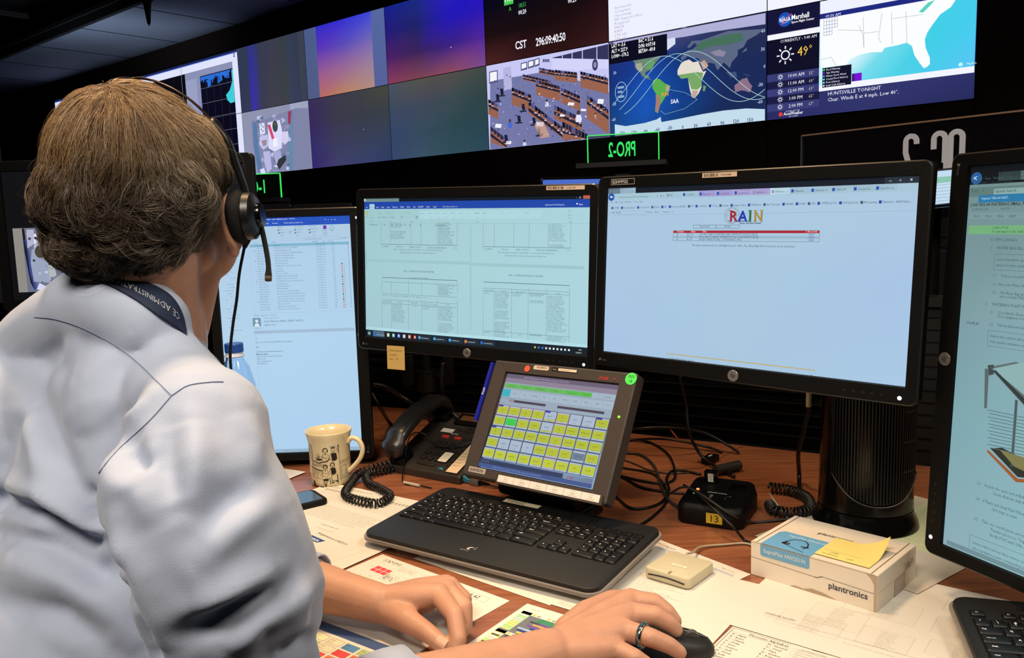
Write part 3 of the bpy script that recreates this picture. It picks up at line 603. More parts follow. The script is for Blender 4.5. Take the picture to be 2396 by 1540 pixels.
# joint lines of the worktop sections
b = MB()
def deskline(p, q, w=0.0016, z=0.0003):
    p, q = V(p), V(q); n = (q - p).cross(V((0, 0, 1))).normalized()*w/2
    b.add([p + n + V((0,0,z)), p - n + V((0,0,z)), q - n + V((0,0,z)), q + n + V((0,0,z))], [(0, 1, 2, 3)])
for p_, q_ in (((868, 993), (1200, 1000)), ((1740, 1043), (1640, 1096)), ((1640, 1096), (1425, 1112))):
    b = MB(); deskline(D(*p_), D(*q_)); b.build('joint', mat('dark_joint', '2a130a', 0.6), dk)
for p_, d_ in (((-0.9, 1.75, 0.357), (0.04, 0.8, 0.714)), ((0.9, 1.15, 0.357), (0.04, 0.9, 0.714))):
    b = MB(); b.box(p_, d_); b.build('side_panel', mat('dark_panel', '1c1512', 0.6), dk)
# louvred rear panel of the console
rp = empty('louvred_rear_panel', (back[3][0], back[3][1], DESK), 'black louvred panel rising along the back edge of the desk', 'panel')
b = MB(); s2 = MB()
off = [V((x, y, 0)) for x, y in back]
for i in range(len(off) - 1):
    p, q = off[i], off[i+1]; u = (q - p).normalized(); n = V((u.y, -u.x, 0)); L = (q - p).length; Mp = frame(p, u, (0, 0, 1))   # z toward viewer
    b.box((L/2, DESK + 0.17 + 0.0, -0.03), (L, 0.34, 0.02), 0, Mp)
    if i in (0, 6): b.box((L/2, DESK + 0.17, -0.01), (L, 0.34, 0.012), 0, Mp)
    for k in range(13):
        z = DESK + 0.02 + k*0.0255
        s2.add([(0, z, -0.018), (L, z, -0.018), (L, z + 0.012, -0.002), (0, z + 0.012, -0.002), (0, z + 0.0135, -0.002), (L, z + 0.0135, -0.002), (L, z + 0.0135, -0.02), (0, z + 0.0135, -0.02)], [(0, 1, 2, 3), (3, 2, 5, 4), (4, 5, 6, 7)], 0, Mp)
b.build('backing', mat('rear_panel_black', '060606', 0.8), rp); s2.build('louvres', mat('louvre_black', '151414', 0.35, metal=0.3), rp)
b = MB()
for i in range(len(off) - 1):
    p, q = off[i], off[i+1]; u = (q - p).normalized(); L = (q - p).length; Mp = frame(p, u, (0, 0, 1)); b.box((L/2, DESK + 0.345, -0.02), (L + 0.01, 0.02, 0.05), 0, Mp)
b.build('top_rail', mat('panel_rail', '0e0d0c', 0.5), rp)

# ================= MONITORS =================
def pose(c, yaw, tilt, rl):
    u = V((math.cos(yaw), math.sin(yaw), 0)); n = V((-math.sin(yaw), math.cos(yaw), 0)); v = math.cos(tilt)*V((0, 0, 1)) + math.sin(tilt)*n
    u, v = math.cos(rl)*u + math.sin(rl)*v, math.cos(rl)*v - math.sin(rl)*u
    return frame(V(c) + V((0, 0, EYE.z)), u, v)
AW, AH = 0.5093, 0.2865
EDGE = mat('bevelled_bezel_edge', '24211f', 0.3)
LED = mat('white_power_light', 'e8ecff', 0.4, emit=1.0)
BADGE = mat('silver_badge', '8f8a86', 0.3, metal=0.6)
STK = mat('cream_sticker', 'd8bfa4', 0.6)
def barcode(c, x, y, w, h, seed=1, colr='3a2c24'):
    rnd = random.Random(seed); X = x
    while X < x + w:
        t = rnd.choice((.4, .6, .9, 1.3)); c.rect(X, y, t, h, colr); X += t + rnd.choice((.4, .7, 1.0))
def monitor(name, label, M, cv, orient=0, sticker=None, marks=True, W=AW, H=AH, badge=True, sl=0.0185, st=0.021, sb=0.026, rear=0.05):
    """M: screen-centre frame as the viewer sees it; orient 0 landscape, +1 / -1 turned so that the lower bezel is at the viewer's right / left"""
    Ml = M @ Matrix.Rotation(orient*PI/2, 4, 'Z')          # frame of the monitor itself
    r = empty(name, (0, 0, 0), label, 'monitor', M=Matrix.Translation((M.translation.x, M.translation.y, DESK)))
    T = 0.018; ow, oh = W + 2*sl, H + st + sb; cy = (st - sb)/2
    outer = [(x, y + cy) for x, y in rrect(ow, oh, 0.012, 5)]
    inner = rrect(W, H, 0.0006, 5)
    def ring(P, s, z): return [(x*s[0], y*s[1] if abs(s[1]) != 1 else y, z) for x, y in P]
    oi = [(x, y + cy) for x, y in rrect(ow - 0.004, oh - 0.004, 0.0105, 5)]
    ii = rrect(W + 0.003, H + 0.003, 0.001, 5)
    bk = [(x, y + cy) for x, y in rrect(ow - 0.02, oh - 0.02, 0.014, 5)]
    b = MB(); z3 = lambda P, z: [(x, y, z) for x, y in P]
    b.loft([z3(inner, -0.003), z3(ii, 0.0015), z3(oi, 0.0024)], 0, None, cap=False)
    b.loft([z3(oi, 0.0024), z3(outer, 0.0008), z3(outer, -0.0015)], 1, None, cap=False)
    b.loft([z3(outer, -0.0015), z3(outer, -T)], 0, None, cap=False)
    b.loft([z3(outer, -T), z3(bk, -T - 0.006), z3(bk, -T-0.0061)], 0, None, cap=True)
    b.add(z3(rrect(W + 0.002, H + 0.002, 0.0006, 5), -0.0045), [tuple(range(24))], 0)
    b.build('bezel', [BLKM, EDGE], r, Ml)
    b = MB(); b.slab(ow*0.62, oh*0.7, rear - 0.02, 0.03, 0.012); b.build('rear_housing', BLK, r, Ml @ Matrix.Rotation(PI, 4, 'X') @ Matrix.Translation((0, 0, T + 0.005)), auto=35)
    VW, VH = (W, H) if orient == 0 else (H, W)
    cv.build('screen', SCREEN, r, M @ Matrix.Translation((-VW/2, VH/2, -0.0030)))
    if badge:
        b = MB(); b.lathe([(0.0001, 0.0012), (0.0086, 0.0012), (0.0092, 0.0004), (0.0092, 0)], 28, cap=True)
        by = -H/2 - sb*0.55
        o = b.build('maker_badge', BADGE, r, Ml @ Matrix.Translation((0, by, 0.0022)))
        c = Canvas(20, 20, 0.02); c.text(0, 0, 'hp', 7.2, '1c1a1a', sx=0.8, it=0.22, al=0.5, res=3); c.build('badge_letters', PLASTICPRINT, o, Ml @ Matrix.Translation((0, by - 0.0022, 0.0036)))
        c = Canvas(60, 10, 0.02); c.text(0, 0, 'Z', 3.8, 'a09a98', bold=True, it=.2); c.text(3.6, 0, 'Display', 3.4, '5c5856', sx=.9); c.build('model_lettering', PLASTICPRINT, r, Ml @ Matrix.Translation((-W/2 - 0.006, -H/2 - sb*0.62, 0.0026)))
    b = MB(); b.lathe([(0.0001, 0.0006), (0.0026, 0.0006), (0.003, 0)], 16, cap=True); b.build('power_light', LED, r, Ml @ Matrix.Translation((W/2 - 0.005, -H/2 - sb*0.62, 0.0022)))
    if marks:
        c = Canvas(60, 10, 0.02)
        for k in range(5): c.frame(-62 + k*13, 0, 3, 2.2, .3, '4c4846')
        c.build('button_marks', PLASTICPRINT, r, Ml @ Matrix.Translation((W/2 - 0.02, -H/2 - sb*0.5, 0.0026)))
    if sticker:
        x, t, wd = sticker; c = Canvas(wd, 8, 0.04); c.rect(0, 0, wd, 7.4, 'd4bda4'); c.up(); barcode(c, 3, 1.2, wd*.42, 5, len(t)); c.text(wd*.53, 5.4, t, 3.2, '4a382c', sx=.85, bold=True)
        c.build('asset_sticker', PLASTICPRINT, r, Ml @ Matrix.Translation((x, H/2 + st - 0.003, 0.0028)))
    return r, Ml, ow, oh
def stand(r, M, dy, back_off=0.07, z0=DESK, base=True, dx=0.0):
    "pole and arm joining the monitor back to the desk"
    c = M.translation; n = -(M.to_3x3() @ V((0, 0, 1))); nh = V((n.x, n.y, 0)).normalized(); u = M.to_3x3() @ V((1, 0, 0))
    p = c + nh*(0.055 + back_off) + V((u.x, u.y, 0))*dx
    b = MB(); b.tube([(p.x, p.y, z0), (p.x, p.y, c.z + 0.05)], 0.018, 20); b.tube([(p.x, p.y, z0), (p.x, p.y, z0 + 0.012)], 0.045, 28)
    b.build('pole', mat('satin_black_metal', '100f0f', 0.35, metal=0.3), r, None, auto=40)
    b = MB(); b.tube([(p.x, p.y, c.z - 0.03), (p.x, p.y, c.z + 0.03)], 0.027, 20); q = c + n*0.045
    b.tube([(p.x, p.y, c.z), (q.x, q.y, q.z)], 0.02, 12); b.build('arm', BLK, r, None, auto=40)
    return p
class PxCanvas(Canvas):
    "canvas whose drawing calls can take positions read off a magnified view (origin, scale)"
    def setup(s, M, VW, VH, ox, oy, sc_):
        s.g = plane_px(M @ Matrix.Translation((-VW/2, VH/2, 0))); s.o = (ox, oy, sc_); return s
    def q(s, x, y): return s.g(s.o[0] + x/s.o[2], s.o[1] + y/s.o[2])
    def fit(s, x0, y0, x1, t, size, colr, **k):
        a = s.q(x0, y0); b_ = s.q(x1, y0); w0 = sum(glyph(ch, k.get('bold', False), k.get('res', 1))[2] for ch in t)*size/0.73
        s.text(a[0], a[1], t, size, colr, sx=max(.3, (b_[0]-a[0])/w0), **k)
    def R(s, x0, y0, x1, y1, colr):
        a = s.q(x0, y0); b_ = s.q(x1, y1); s.rect(a[0], a[1], b_[0]-a[0], b_[1]-a[1], colr)
    def clipr(s, x, y, w, h, c_):
        x1, y1 = min(x+w, s.W), min(y+h, s.H); x, y = max(x, 0), max(y, 0)
        if x1 > x and y1 > y: s.rect(x, y, x1-x, y1-y, c_)

KW = 1.028          # the document monitor stands a little further back than its neighbour
MWORD = pose((-0.082*KW, 1.594*KW, -0.102*KW), -0.519, 0.034, -0.029)
MRAIN = pose((0.356, 1.287, -0.103), -0.740, 0.063, -0.015)
KO = 1.04
MOUT = pose((-0.480*KO, 1.758*KO, -0.238*KO), 0.007, 0.016, -0.004)
MRGT = pose((0.643, 0.951, -0.210), -1.196, 0.053, 0.002)
# ---- word-processor screen
c = PxCanvas(AW*1000*KW, AH*1000*KW, 0.04).setup(MWORD, AW*KW, AH*KW, 820, 400, 3.2083)
INK = '5c7d84'
c.grad(0, 0, c.W, c.H, [['9dc6ca', 'a6cdd2', 'aad2dc'], ['a2cbd0', 'a9d1d8', 'acd4dd'], ['a3c8d2', 'a6ced8', 'a9d2dc']]); c.up()
c.rect(0, 0, c.W, 6.5, '0d1824'); c.up(); c.rect(0, 0, 92, 6.5, '6f8a8c'); c.rect(c.W-14, 0, 14, 6, 'c0604c'); c.rect(0, 6.5, c.W, 15, '1d46a8'); c.up()
c.rect(14, 11, 13.5, 11, 'a8d2dc'); c.rect(0, 0, 3, 5, 'e8f4ff'); c.text(c.W-28, 5, '–   ❐', 3, 'e0e8f0'); c.up()
for t, x, cl in (('File', 5, 'e8f4ff'), ('Home', 16, '4a6a80'), ('Insert', 32, 'e8f4ff'), ('Design', 45, 'e8f4ff'), ('Layout', 60, 'e8f4ff'), ('References', 75, 'e8f4ff'), ('Mailings', 95, 'e8f4ff'), ('Review', 112, 'e8f4ff'), ('View', 128, 'e8f4ff'), ('ACROBAT', 140, 'e8f4ff'), ('Design', 161, 'e8f4ff'), ('Layout', 178, 'e8f4ff'), ('Tell me what you want to do...', 200, 'c8dcf8')):
    c.text(x, 19, t, 3, cl, sx=.72)
c.text(c.W-92, 17.5, '@NXVandyaIACTOPROJFZulFgmIVQL', 2.6, 'd0e4ff', sx=.7); c.text(c.W-22, 17.5, 'Share', 3.4, 'f0f8ff', sx=.75); c.disc(c.W-26, 14.8, 1.5, 'f0f8ff')
c.rect(4, 26, 5, 8, 'b8b478'); c.text(3, 38, 'Paste', 2.4, INK, sx=.8); c.text(14, 29, 'Cut', 2.2, '90b4bc'); c.text(14, 35, 'Copy', 2.2, '90b4bc'); c.text(13, 41, 'Format Painter', 2.3, INK, sx=.8); c.text(13, 48, 'Clipboard', 2.3, INK, sx=.8)
c.text(38, 31, 'Arial          9    A  A   Aa   A', 2.6, INK, sx=.9); c.text(38, 40, 'B  I  U  abc  x  x    A  ab  A', 2.8, '3c5a64', sx=.95, bold=True); c.text(66, 48, 'Font', 2.3, INK); c.text(118, 48, 'Paragraph', 2.3, INK, sx=.8)
c.rect(97, 36, 4, 4, '88aab4'); c.rect(134, 36, 6, 5, '88aab4'); c.text(104, 40, '=  =  =   |', 2.6, INK); c.text(99, 31, ':-  :-  i-   ≡  ¶', 2.6, INK)
c.rect(144, 25, 281, 18, 'aed6de'); c.frame(144, 25, 281, 18, .4, '90b8c2')
for i, (t, n_) in enumerate(zip(['AABBCC', 'AABBCC', 'AABBCC', 'AABBCC', 'AABBCC', 'AaBbCcI', 'AaBbCcI', 'AaBbCcDc', 'AaBbC', 'AaBbCcD', 'AaBbCcD', 'AaBbCcD', 'AaBbCcI', 'AaBbCcD', 'AaBbCcI'], ['Char', 'Heading 1', 'Heading 3', 'Heading 4', 'Heading 5', 'T Normal', 'T No Spac..', 'Heading A', 'Title', 'Subtitle', 'Subtle Em..', 'Emphasis', 'Intense E..', 'Strong', 'Quote'])):
    X = 146 + i*18.6; bd = i in (7, 8, 13); c.text(X, 32, t, 3.4 if i == 8 else 2.5, '33545e' if bd else ('8ab0b8' if i in (12, 14, 9) else INK), sx=.8, bold=bd); c.text(X + 3, 40.5, n_, 2.2, INK, sx=.75)
c.text(c.W-72, 28, '', 2, INK); c.text(c.W-44, 29, 'Find', 2.5, INK, sx=.8); c.text(c.W-44, 36, 'Replace', 2.5, INK, sx=.8); c.text(c.W-44, 42.5, 'Select', 2.5, INK, sx=.8); c.text(c.W-42, 49, 'Editing', 2.3, INK, sx=.8); c.text(280, 49, 'Styles', 2.2, INK)
c.line(0, 51, c.W, 51, .5, '90b6be'); c.rect(13, 53.5, 22, 2, '7fa2aa'); c.rect(182, 54, 26, 1.8, '7fa2aa')
for x in (52, 72, 84, 94, 106, 118, 145): c.rect(x, 53.3, 2.4, 2.4, '5c7d84')
c.rect(2.5, 110, 1.2, 40, '80a4ac')
TX = "POSITION POIC SHOULD NOTIFY MCCA PER RULE DOCUMENTS ACCEPTABLE ISS EVENTS AND ATTITUDE CONTROL MODES FOR ALL EXTENDED KU OUTAGE OF HOURS OR MORE REAL TIME TEAMS CAN ASSESS WHETHER IMMEDIATE POWERDOWN IS WARRANTED BASED ON LAST KNOWN OPERATIONAL STATE".split()
def cell(x0, y0, x1, y1, n, seed, size=2.5):
    a = c.q(x0, y0); b_ = c.q(x1, y1); rnd = random.Random(seed)
    for i in range(n):
        t = ''
        L_ = 14 + rnd.randint(0, 6)
        while len(t) < L_ - 3: t += rnd.choice(TX) + ' '
        w0 = (b_[0]-a[0])*rnd.uniform(.7, 1.0); t = t[:L_]
        wt = sum(glyph(ch)[2] for ch in t)*size/.73
        c.text(a[0], a[1] + (b_[1]-a[1])*(i+.8)/n, t, size, '557680', sx=min(1.1, w0/wt))
def vl(x, y0, x2, y1): a, b_ = c.q(x, y0), c.q(x2, y1); c.line(a[0], a[1], a[0], b_[1], .5, '5f828a')
def hl(x0, y0, x1, y1, t=.6, colr='5f828a'): a, b_ = c.q(x0, y0), c.q(x1, y1); c.line(a[0], a[1], b_[0], a[1], t, colr)
for x in (222, 291, 446, 523, 646, 796): vl(x, 385, x, 556)
hl(222, 550, 796, 556, .9)
for x in (992, 1075, 1221, 1337, 1480, 1650): vl(x, 392, x, 576)
hl(992, 568, 1650, 580, .9)
cell(295, 384, 412, 430, 3, 1); cell(295, 450, 440, 514, 5, 2); cell(652, 386, 790, 558, 13, 3); cell(1486, 394, 1645, 534, 10, 4); cell(1486, 552, 1640, 578, 2, 5)
for x, y, x1, t in ((225, 572, 280, 'OLUME B'), (340, 574, 388, '08/09/19'), (436, 577, 524, 'FINAL, PCN-72'), (569, 582, 716, 'STATION EXPERIMENTS'), (768, 585, 794, '19-6'),
    (317, 594, 692, 'This document is export controlled.  See cover for full disclosure.'), (365, 617, 640, 'Verify that this is the correct version before use.'),
    (995, 592, 1056, 'OLUME B'), (1127, 595, 1180, '08/09/19'), (1236, 597, 1334, 'FINAL, PCN-72'), (1387, 601, 1556, 'STATION EXPERIMENTS'), (1617, 603, 1644, '19-6'),
    (1100, 617, 1529, 'This document is export controlled.  See cover for full disclosure.'), (1154, 641, 1468, 'Verify that this is the correct version before use.')): c.fit(x, y, x1, t, 3.1, '4c6c76')
for x0, x1, y0, y1 in ((110, 888, 660, 684), (905, 1750, 690, 712)):
    a = c.q(x0, y0); b_ = c.q(x1, y0 + 18); c.rect(a[0], a[1], b_[0]-a[0], 6, '9cc6cc')
a = c.q(888, 680); c.rect(a[0], 56, 5, c.H - 56 - 30, '9fc8cf')
c.fit(391, 758, 620, 'ASA - JOHNSON SPACE CENTER', 4.0, '4c6c76'); c.fit(1180, 790, 1441, 'ASA - JOHNSON SPACE CENTER', 4.0, '4c6c76')
hl(230, 800, 796, 820, 1.0, '456670'); hl(992, 834, 1640, 856, 1.0, '456670'); c.fit(440, 806, 576, 'FLIGHT RULES', 2.8, '6c8a92')
for x in (230, 300, 428, 528, 648, 797): vl(x, 832, x, 925)
hl(230, 832, 797, 850); hl(230, 920, 797, 950); cell(655, 858, 790, 946, 8, 6)
c.fit(236, 937, 564, '@[101512-002U0] - @[ELCK100313] - @[RADO17-010M] - @[RADO15-014T]', 2.2, '557680')
for x in (230, 300, 428, 528, 648, 797): vl(x, 966, x, 1232)
hl(230, 966, 797, 996); hl(230, 992, 797, 1026)
for x, y, x1, t in ((240, 985, 292, 'HARDWARE'), (342, 990, 386, 'ACTIVITY'), (447, 996, 507, 'FREQUENCY'), (538, 1003, 642, 'IMPACT IF NOT DONE'), (706, 1011, 740, 'NOTES')): c.fit(x, y, x1, t, 2.3, '4c6c76')
c.fit(238, 1006, 266, 'OCO-3', 2.3, '4c6c76'); c.fit(462, 1020, 490, 'ONCE', 2.3, '4c6c76'); c.fit(536, 1024, 636, 'POTENTIAL LOSS OF', 2.4, '4c6c76'); c.fit(536, 1040, 580, 'SCIENCE', 2.4, '4c6c76')
cell(306, 1000, 416, 1144, 11, 7); cell(656, 1022, 794, 1134, 8, 8); cell(656, 1142, 794, 1240, 7, 9)
for x in (992, 1072, 1206, 1330, 1468, 1640): vl(x, 880, x, 1290)
hl(992, 880, 1640, 908); hl(992, 902, 1640, 930); hl(992, 1200, 1640, 1240)
for x, y, x1, t in ((1000, 902, 1062, 'HARDWARE'), (1120, 908, 1165, 'ACTIVITY'), (1236, 914, 1304, 'FREQUENCY'), (1340, 920, 1458, 'IMPACT IF NOT DONE'), (1534, 926, 1572, 'NOTES'), (1000, 922, 1034, 'RRM-3'), (1000, 1216, 1040, 'BASE III')): c.fit(x, y, x1, t, 2.3, '4c6c76')
cell(1078, 912, 1200, 1040, 9, 10); cell(1078, 1046, 1200, 1120, 5, 11); cell(1078, 1130, 1200, 1270, 10, 12); cell(1212, 918, 1290, 948, 2, 13); cell(1338, 926, 1450, 950, 2, 14); cell(1338, 970, 1450, 1000, 2, 15); cell(1474, 938, 1630, 1222, 20, 16); cell(1474, 1240, 1620, 1300, 4, 17); cell(1338, 1228, 1450, 1250, 2, 18); cell(1338, 1276, 1450, 1296, 1, 19); c.fit(1252, 1236, 1280, 'ONCE', 2.3, '4c6c76')
c.up(); a = c.q(880, 1290)
TB = c.H - 15.5
c.rect(0, TB - 6, c.W, 6, 'b2dce6'); c.up(); c.text(3, TB - 1.6, 'Page 7 of 19    3284 words', 2.3, INK, sx=.8); c.rect(0, TB, c.W, 15.5, '0e1c26'); c.up(2)
c.rect(19, TB + 1.2, 31, 12, '4f6c80'); c.disc(9, TB + 7.5, 5.2, '2a5a84'); c.up(); c.disc(9, TB + 7.5, 2.6, 'b8c87c'); c.rect(21, TB + 3.4, 6, 8, '2c66c8'); c.text(30, TB + 10, 'Inbox - msfc-oc@...', 2.6, 'c8dcec', sx=.7)
for x, cl in ((57, 'c8d89c'), (71, '6cc0d0'), (85, '6c80e0'), (99, 'b8c8d0'), (113, 'd87848'), (127, 'c83c2c')): c.rect(x, TB + 4, 6.5, 7.5, cl); c.up(); c.disc(x + 3.2, TB + 7.8, 1.8, 'e8f0f4')
for x, cl, t in ((137, '4aa8e0', 'Stable Results Pag...'), (175, '4aa8e0', 'Reg-44-1306 - VC...'), (213, '4aa8e0', 'OP NMS Viewer - ...'), (251, 'e08040', 'Record List All P...'), (289, '2c66c8', 'OCO-29102019366...')):
    c.rect(x, TB + 1.4, 36, 12, '1c2c38'); c.up(); c.disc(x + 5, TB + 7.6, 3.2, cl); c.text(x + 10, TB + 9.2, t, 2.6, 'd8e8f0', sx=.68)
for i in range(10): c.rect(412 + i*8, TB + 5.5, 3.6, 3.6, ['d8b84c', '3c80e0', '3c80e0', 'e8f0f8'][min(i, 3)])
c.text(c.W - 18, TB + 6.4, '14:40', 2.6, 'e8f4f8', sx=.8); c.text(c.W - 24, TB + 12, '10/23/2019', 2.6, 'e8f4f8', sx=.75)
rw, Ml, ow, oh = monitor('desktop_monitor', 'black monitor showing two document pages above the desk phone', MWORD, c, 0, (0.175, 'UC0011789', 78), W=AW*KW, H=AH*KW)
P0 = D(1003, 974); cW = MWORD.translation; dW = cW - (MWORD.to_3x3() @ V((0, 0, 1)))*0.045
b = MB(); b.tube([P0, (P0.x, P0.y, cW.z + .02)], 0.017, 20); b.tube([P0, P0 + V((0, 0, 0.008))], 0.04, 24); b.build('pole', mat('satin_black_metal', '100f0f', 0.35, metal=0.3), rw, auto=40)
b = MB(); b.tube([P0 + V((0, 0, 0.075)), P0 + V((0, 0, 0.125))], 0.030, 24); b.tube([P0 + V((0, 0, 0.128)), P0 + V((0, 0, 0.134))], 0.033, 24); b.build('collar', BLK, rw, auto=40)
b = MB(); b.tube([(P0.x, P0.y, cW.z), (dW.x, dW.y, dW.z)], 0.018, 12); b.build('arm', BLK, rw, auto=40)
for dx in (-0.050, 0.062): b = MB(); b.slab(0.035, 0.02, 0.09, 0.006, 0.003, c=(P0.x + dx, P0.y - 0.01, P0.z + 0.09)); b.box((P0.x + dx/2, P0.y - 0.005, P0.z + 0.12), (abs(dx), 0.01, 0.02)); b.build('bracket', BLKM, rw, auto=40)
# small clamp box on the pole and second pole behind this monitor
p0 = at(975, 905, 1.93)
# ---- browser screen
c = PxCanvas(AW*1000, AH*1000, 0.04).setup(MRAIN, AW, AH, 1380, 380, 2.655)
c.grad(0, 0, c.W, c.H, [['a8c8de', 'a9c8e0', 'acc8e0'], ['aac6e2', 'a8c8de', 'a6c4e4'], ['a6c4e4', 'a8c6de', 'a8c8e4']]); c.up()
c.rect(0, 0, c.W, 9, '141c28'); c.rect(0, 0, 57, 9, 'a6c4d8'); c.rect(c.W-44, 0, 44, 9, '46545e'); c.up()
c.text(c.W-38, 7, '–', 5, 'e8f0f4'); c.text(c.W-25, 6, 'o', 4, 'e8f0f4'); c.text(c.W-11, 6, 'x', 5, 'e8f0f4'); c.text(50, 7, 'x', 3, '6080a0')
tabs = [('EHS', 'a0bed2'), ('CommDash', 'a0bed2'), ('MasterList', 'a08ad0'), ('CommDash', 'a08ad0'), ('Operations C...', 'a890d0'), ('asking how...', 'a890d0'), ('RAIN Resu...  x', 'c8e2ee'), ('MasterList', '90a8bc'), ('MasterList - P...', '90a8bc'), ('PAKD_FPO', '90a8bc'), ('Learning Cat...', '90a8bc'), ('Search for op...', '90a8bc')]
c.rect(0, 9, c.W, 11, 'a6c6d6')
for i, (t, cl) in enumerate(tabs): c.rect(117 + i*30.5, 9, 29.8, 9.5, cl)
c.up()
for i, (t, cl) in enumerate(tabs): c.text(125 + i*30.5, 16, t, 3.1, '3a4a5c', sx=.72); c.rect(119 + i*30.5, 12, 4, 4.6, '2a50b0' if i not in (0, 6, 5) else '8a9aa8')
c.disc(7, 14.5, 6.6, '1c54a8'); c.up(); c.text(3.4, 17, '<', 6, 'f0f8ff', bold=True); c.rect(6, 14, 5, 1.1, 'f0f8ff'); c.text(23, 16.5, 'https://ops.jsc.nasa.gov/rain/search2/Results.aspx', 2.8, '44566a', sx=.8); c.text(100, 16.5, 'P - @ C', 3, '44566a')
c.text(6, 25, 'File    Edit    View    Favorites    Tools    Help', 3, '3c4c5c', sx=.85)
c.fit(150, 258, 1990, 'OPTIMIS    Documentation  -    OC SharePoint     ECHOS    PART    Record List All PARs    TIPS    CommDash    OC Log    Gateway    Imagery Online    SAMSHosts    Rack Topologies    HAZARD    NOMAD    OIPs    OPTIMIS ALT Site    POIF SharePoint    My Learning    MasterList - NASA Payloa...', 3.0, '33425a') if False else None
favs = [(130, 'OPTIMIS'), (190, 'Documentation'), (290, 'OC SharePoint'), (378, 'ECHOS'), (440, 'PART'), (487, 'Record List All PARs'), (606, 'TIPS'), (652, 'CommDash'), (736, 'OC Log'), (801, 'Gateway'), (870, 'Imagery Online'), (978, 'SAMSHosts'), (1074, 'Rack Topologies'), (1192, 'HAZARD'), (1275, 'NOMAD'), (1350, 'OIPs'), (1410, 'OPTIMIS ALT Site'), (1545, 'POIF SharePoint'), (1677, 'My Learning'), (1792, 'MasterList - NASA Payloa...')]
for i, (x, t) in enumerate(favs):
    X = c.q(x, 240)[0]; n_ = c.q(favs[i+1][0] - 12 if i + 1 < len(favs) else 1996, 240)[0]; wt = sum(glyph(ch)[2] for ch in t)*3.3/.73
    c.text(X + 5, 35, t, 3.3, '33425a', sx=min(1, (n_ - X - 5)/wt)); c.rect(X, 31.4, 3.8, 4.2, '2448a0' if i % 3 else '4c5c70')
c.text(4, 43, 'x  Find:  NICER', 3, '3c4c5c', sx=.9); c.frame(13, 39, 65, 5.6, .3, '7c98b0'); c.text(80, 43, 'Previous    Next  |', 3, '3c4c5c', sx=.85); c.text(112, 43, 'Options  - |', 3, '3c4c5c'); c.line(0, 46.4, c.W, 46.4, .4, '8aaac0')
a = c.q(878, 330); c.ring(a[0], a[1], 12.5, 1.6, '93aabc'); c.ring(a[0], a[1], 8, 1.2, '93aabc', ry=12); c.line(a[0]-12, a[1], a[0]+12, a[1], 1, '93aabc'); c.up()
for t, x0, x1, cl in (('R', 860, 910, 'a82030'), ('A', 916, 970, '1c34b0'), ('I', 978, 1000, '2a7040'), ('N', 1012, 1068, 'b08a30')):
    y0 = 366; a = c.q(x0, y0); b_ = c.q(x1, y0); w0 = glyph(t, True)[2]*17/.73
    c.text(a[0]+.7, a[1]+.7, t, 17, '6a7684', sx=(b_[0]-a[0])/w0, bold=True, res=3); c.up(); c.text(a[0], a[1], t, 17, cl, sx=(b_[0]-a[0])/w0, bold=True, res=3)
    for yy in (a[1], a[1] - 17 + .8):       # slab serifs
        if t in 'RIN' or yy == a[1]: c.rect(a[0] - .6, yy - .9, (b_[0]-a[0])*(.42 if t in 'RN' else 1), 1.2, cl)
    if t in 'RAN' : c.rect(b_[0] - 5, (a[1] - .9) if t != 'N' else a[1] - 17.1, 5.4, 1.2, cl)
c.fit(926, 383, 1058, 'Rules Archive Index', 3.2, '2c2c40', bold=True, it=.15)
for x0, x1, t in ((638, 780, 'New Search'), (780, 925, 'Browse')):
    a = c.q(x0, 390); b_ = c.q(x1, 409); c.frame(a[0], a[1], b_[0]-a[0], b_[1]-a[1], .6, '5c7080'); c.text((a[0]+b_[0])/2, b_[1] - 1.5, t, 3.2, '202838', al=.5, sx=.8)
a = c.q(514, 424); b_ = c.q(1422, 440); y2 = c.q(1422, 494)[1]; c.rect(a[0], a[1], b_[0]-a[0], b_[1]-a[1], 'b01c28'); c.frame(a[0], a[1], b_[0]-a[0], y2-a[1], .6, '708090'); c.up()
for t, x in (('Volume:', 534), ('Rule:', 624), ('Title:', 692), ('3 Records', 1336)): X = c.q(x, 430)[0]; c.text(X, b_[1] - 1.0, t, 3.4, 'f0d8d8', sx=.9, it=.15)
rh = (y2 - b_[1])/3
for i, (r_, t) in enumerate((('B13-115', 'CLOSED SLEEP QUARTERS AND VENTILATION [RC] [E] [J]'), ('B19-26', 'PAYLOAD KU-BAND INTERRUPTION CONSTRAINTS [E] [J]'), ('B19-59', 'NICER OPERATIONAL CONSTRAINTS [HC]'))):
    Y = b_[1] + rh*(i + .8)
    if i % 2: c.rect(a[0] + .4, Y - rh*.8, b_[0]-a[0]-.8, rh, '9ab8cc')
    c.up(); c.text(c.q(552, 0)[0], Y, 'B', 3, '3a4454'); c.text(c.q(616, 0)[0], Y, r_, 3, '3a4454', sx=.9); c.text(c.q(692, 0)[0], Y, t, 3.3, '3a4454', sx=.86); c.text(c.q(1378, 0)[0], Y, 'VIEW', 3, '3c50a0', sx=.9)
c.fit(630, 520, 1272, 'This data is maintained by the CAS/Flight Director Office. The official Flight Rule documents can be found here.', 3.3, '333c4c')
a = c.q(472, 1186); b_ = c.q(1396, 1280); c.frame(a[0], a[1], b_[0]-a[0], c.H - a[1] + 2 if False else 14, .4, '9cb4c8'); c.rect(a[0], a[1], b_[0]-a[0], 1.3, 'c8a850'); c.text(a[0] + 6, a[1] + 9, 'Downloading from site: nasa.gov', 3, '33425a', sx=.85); c.text(b_[0] - 6, a[1] + 9, 'x', 3, '33425a')
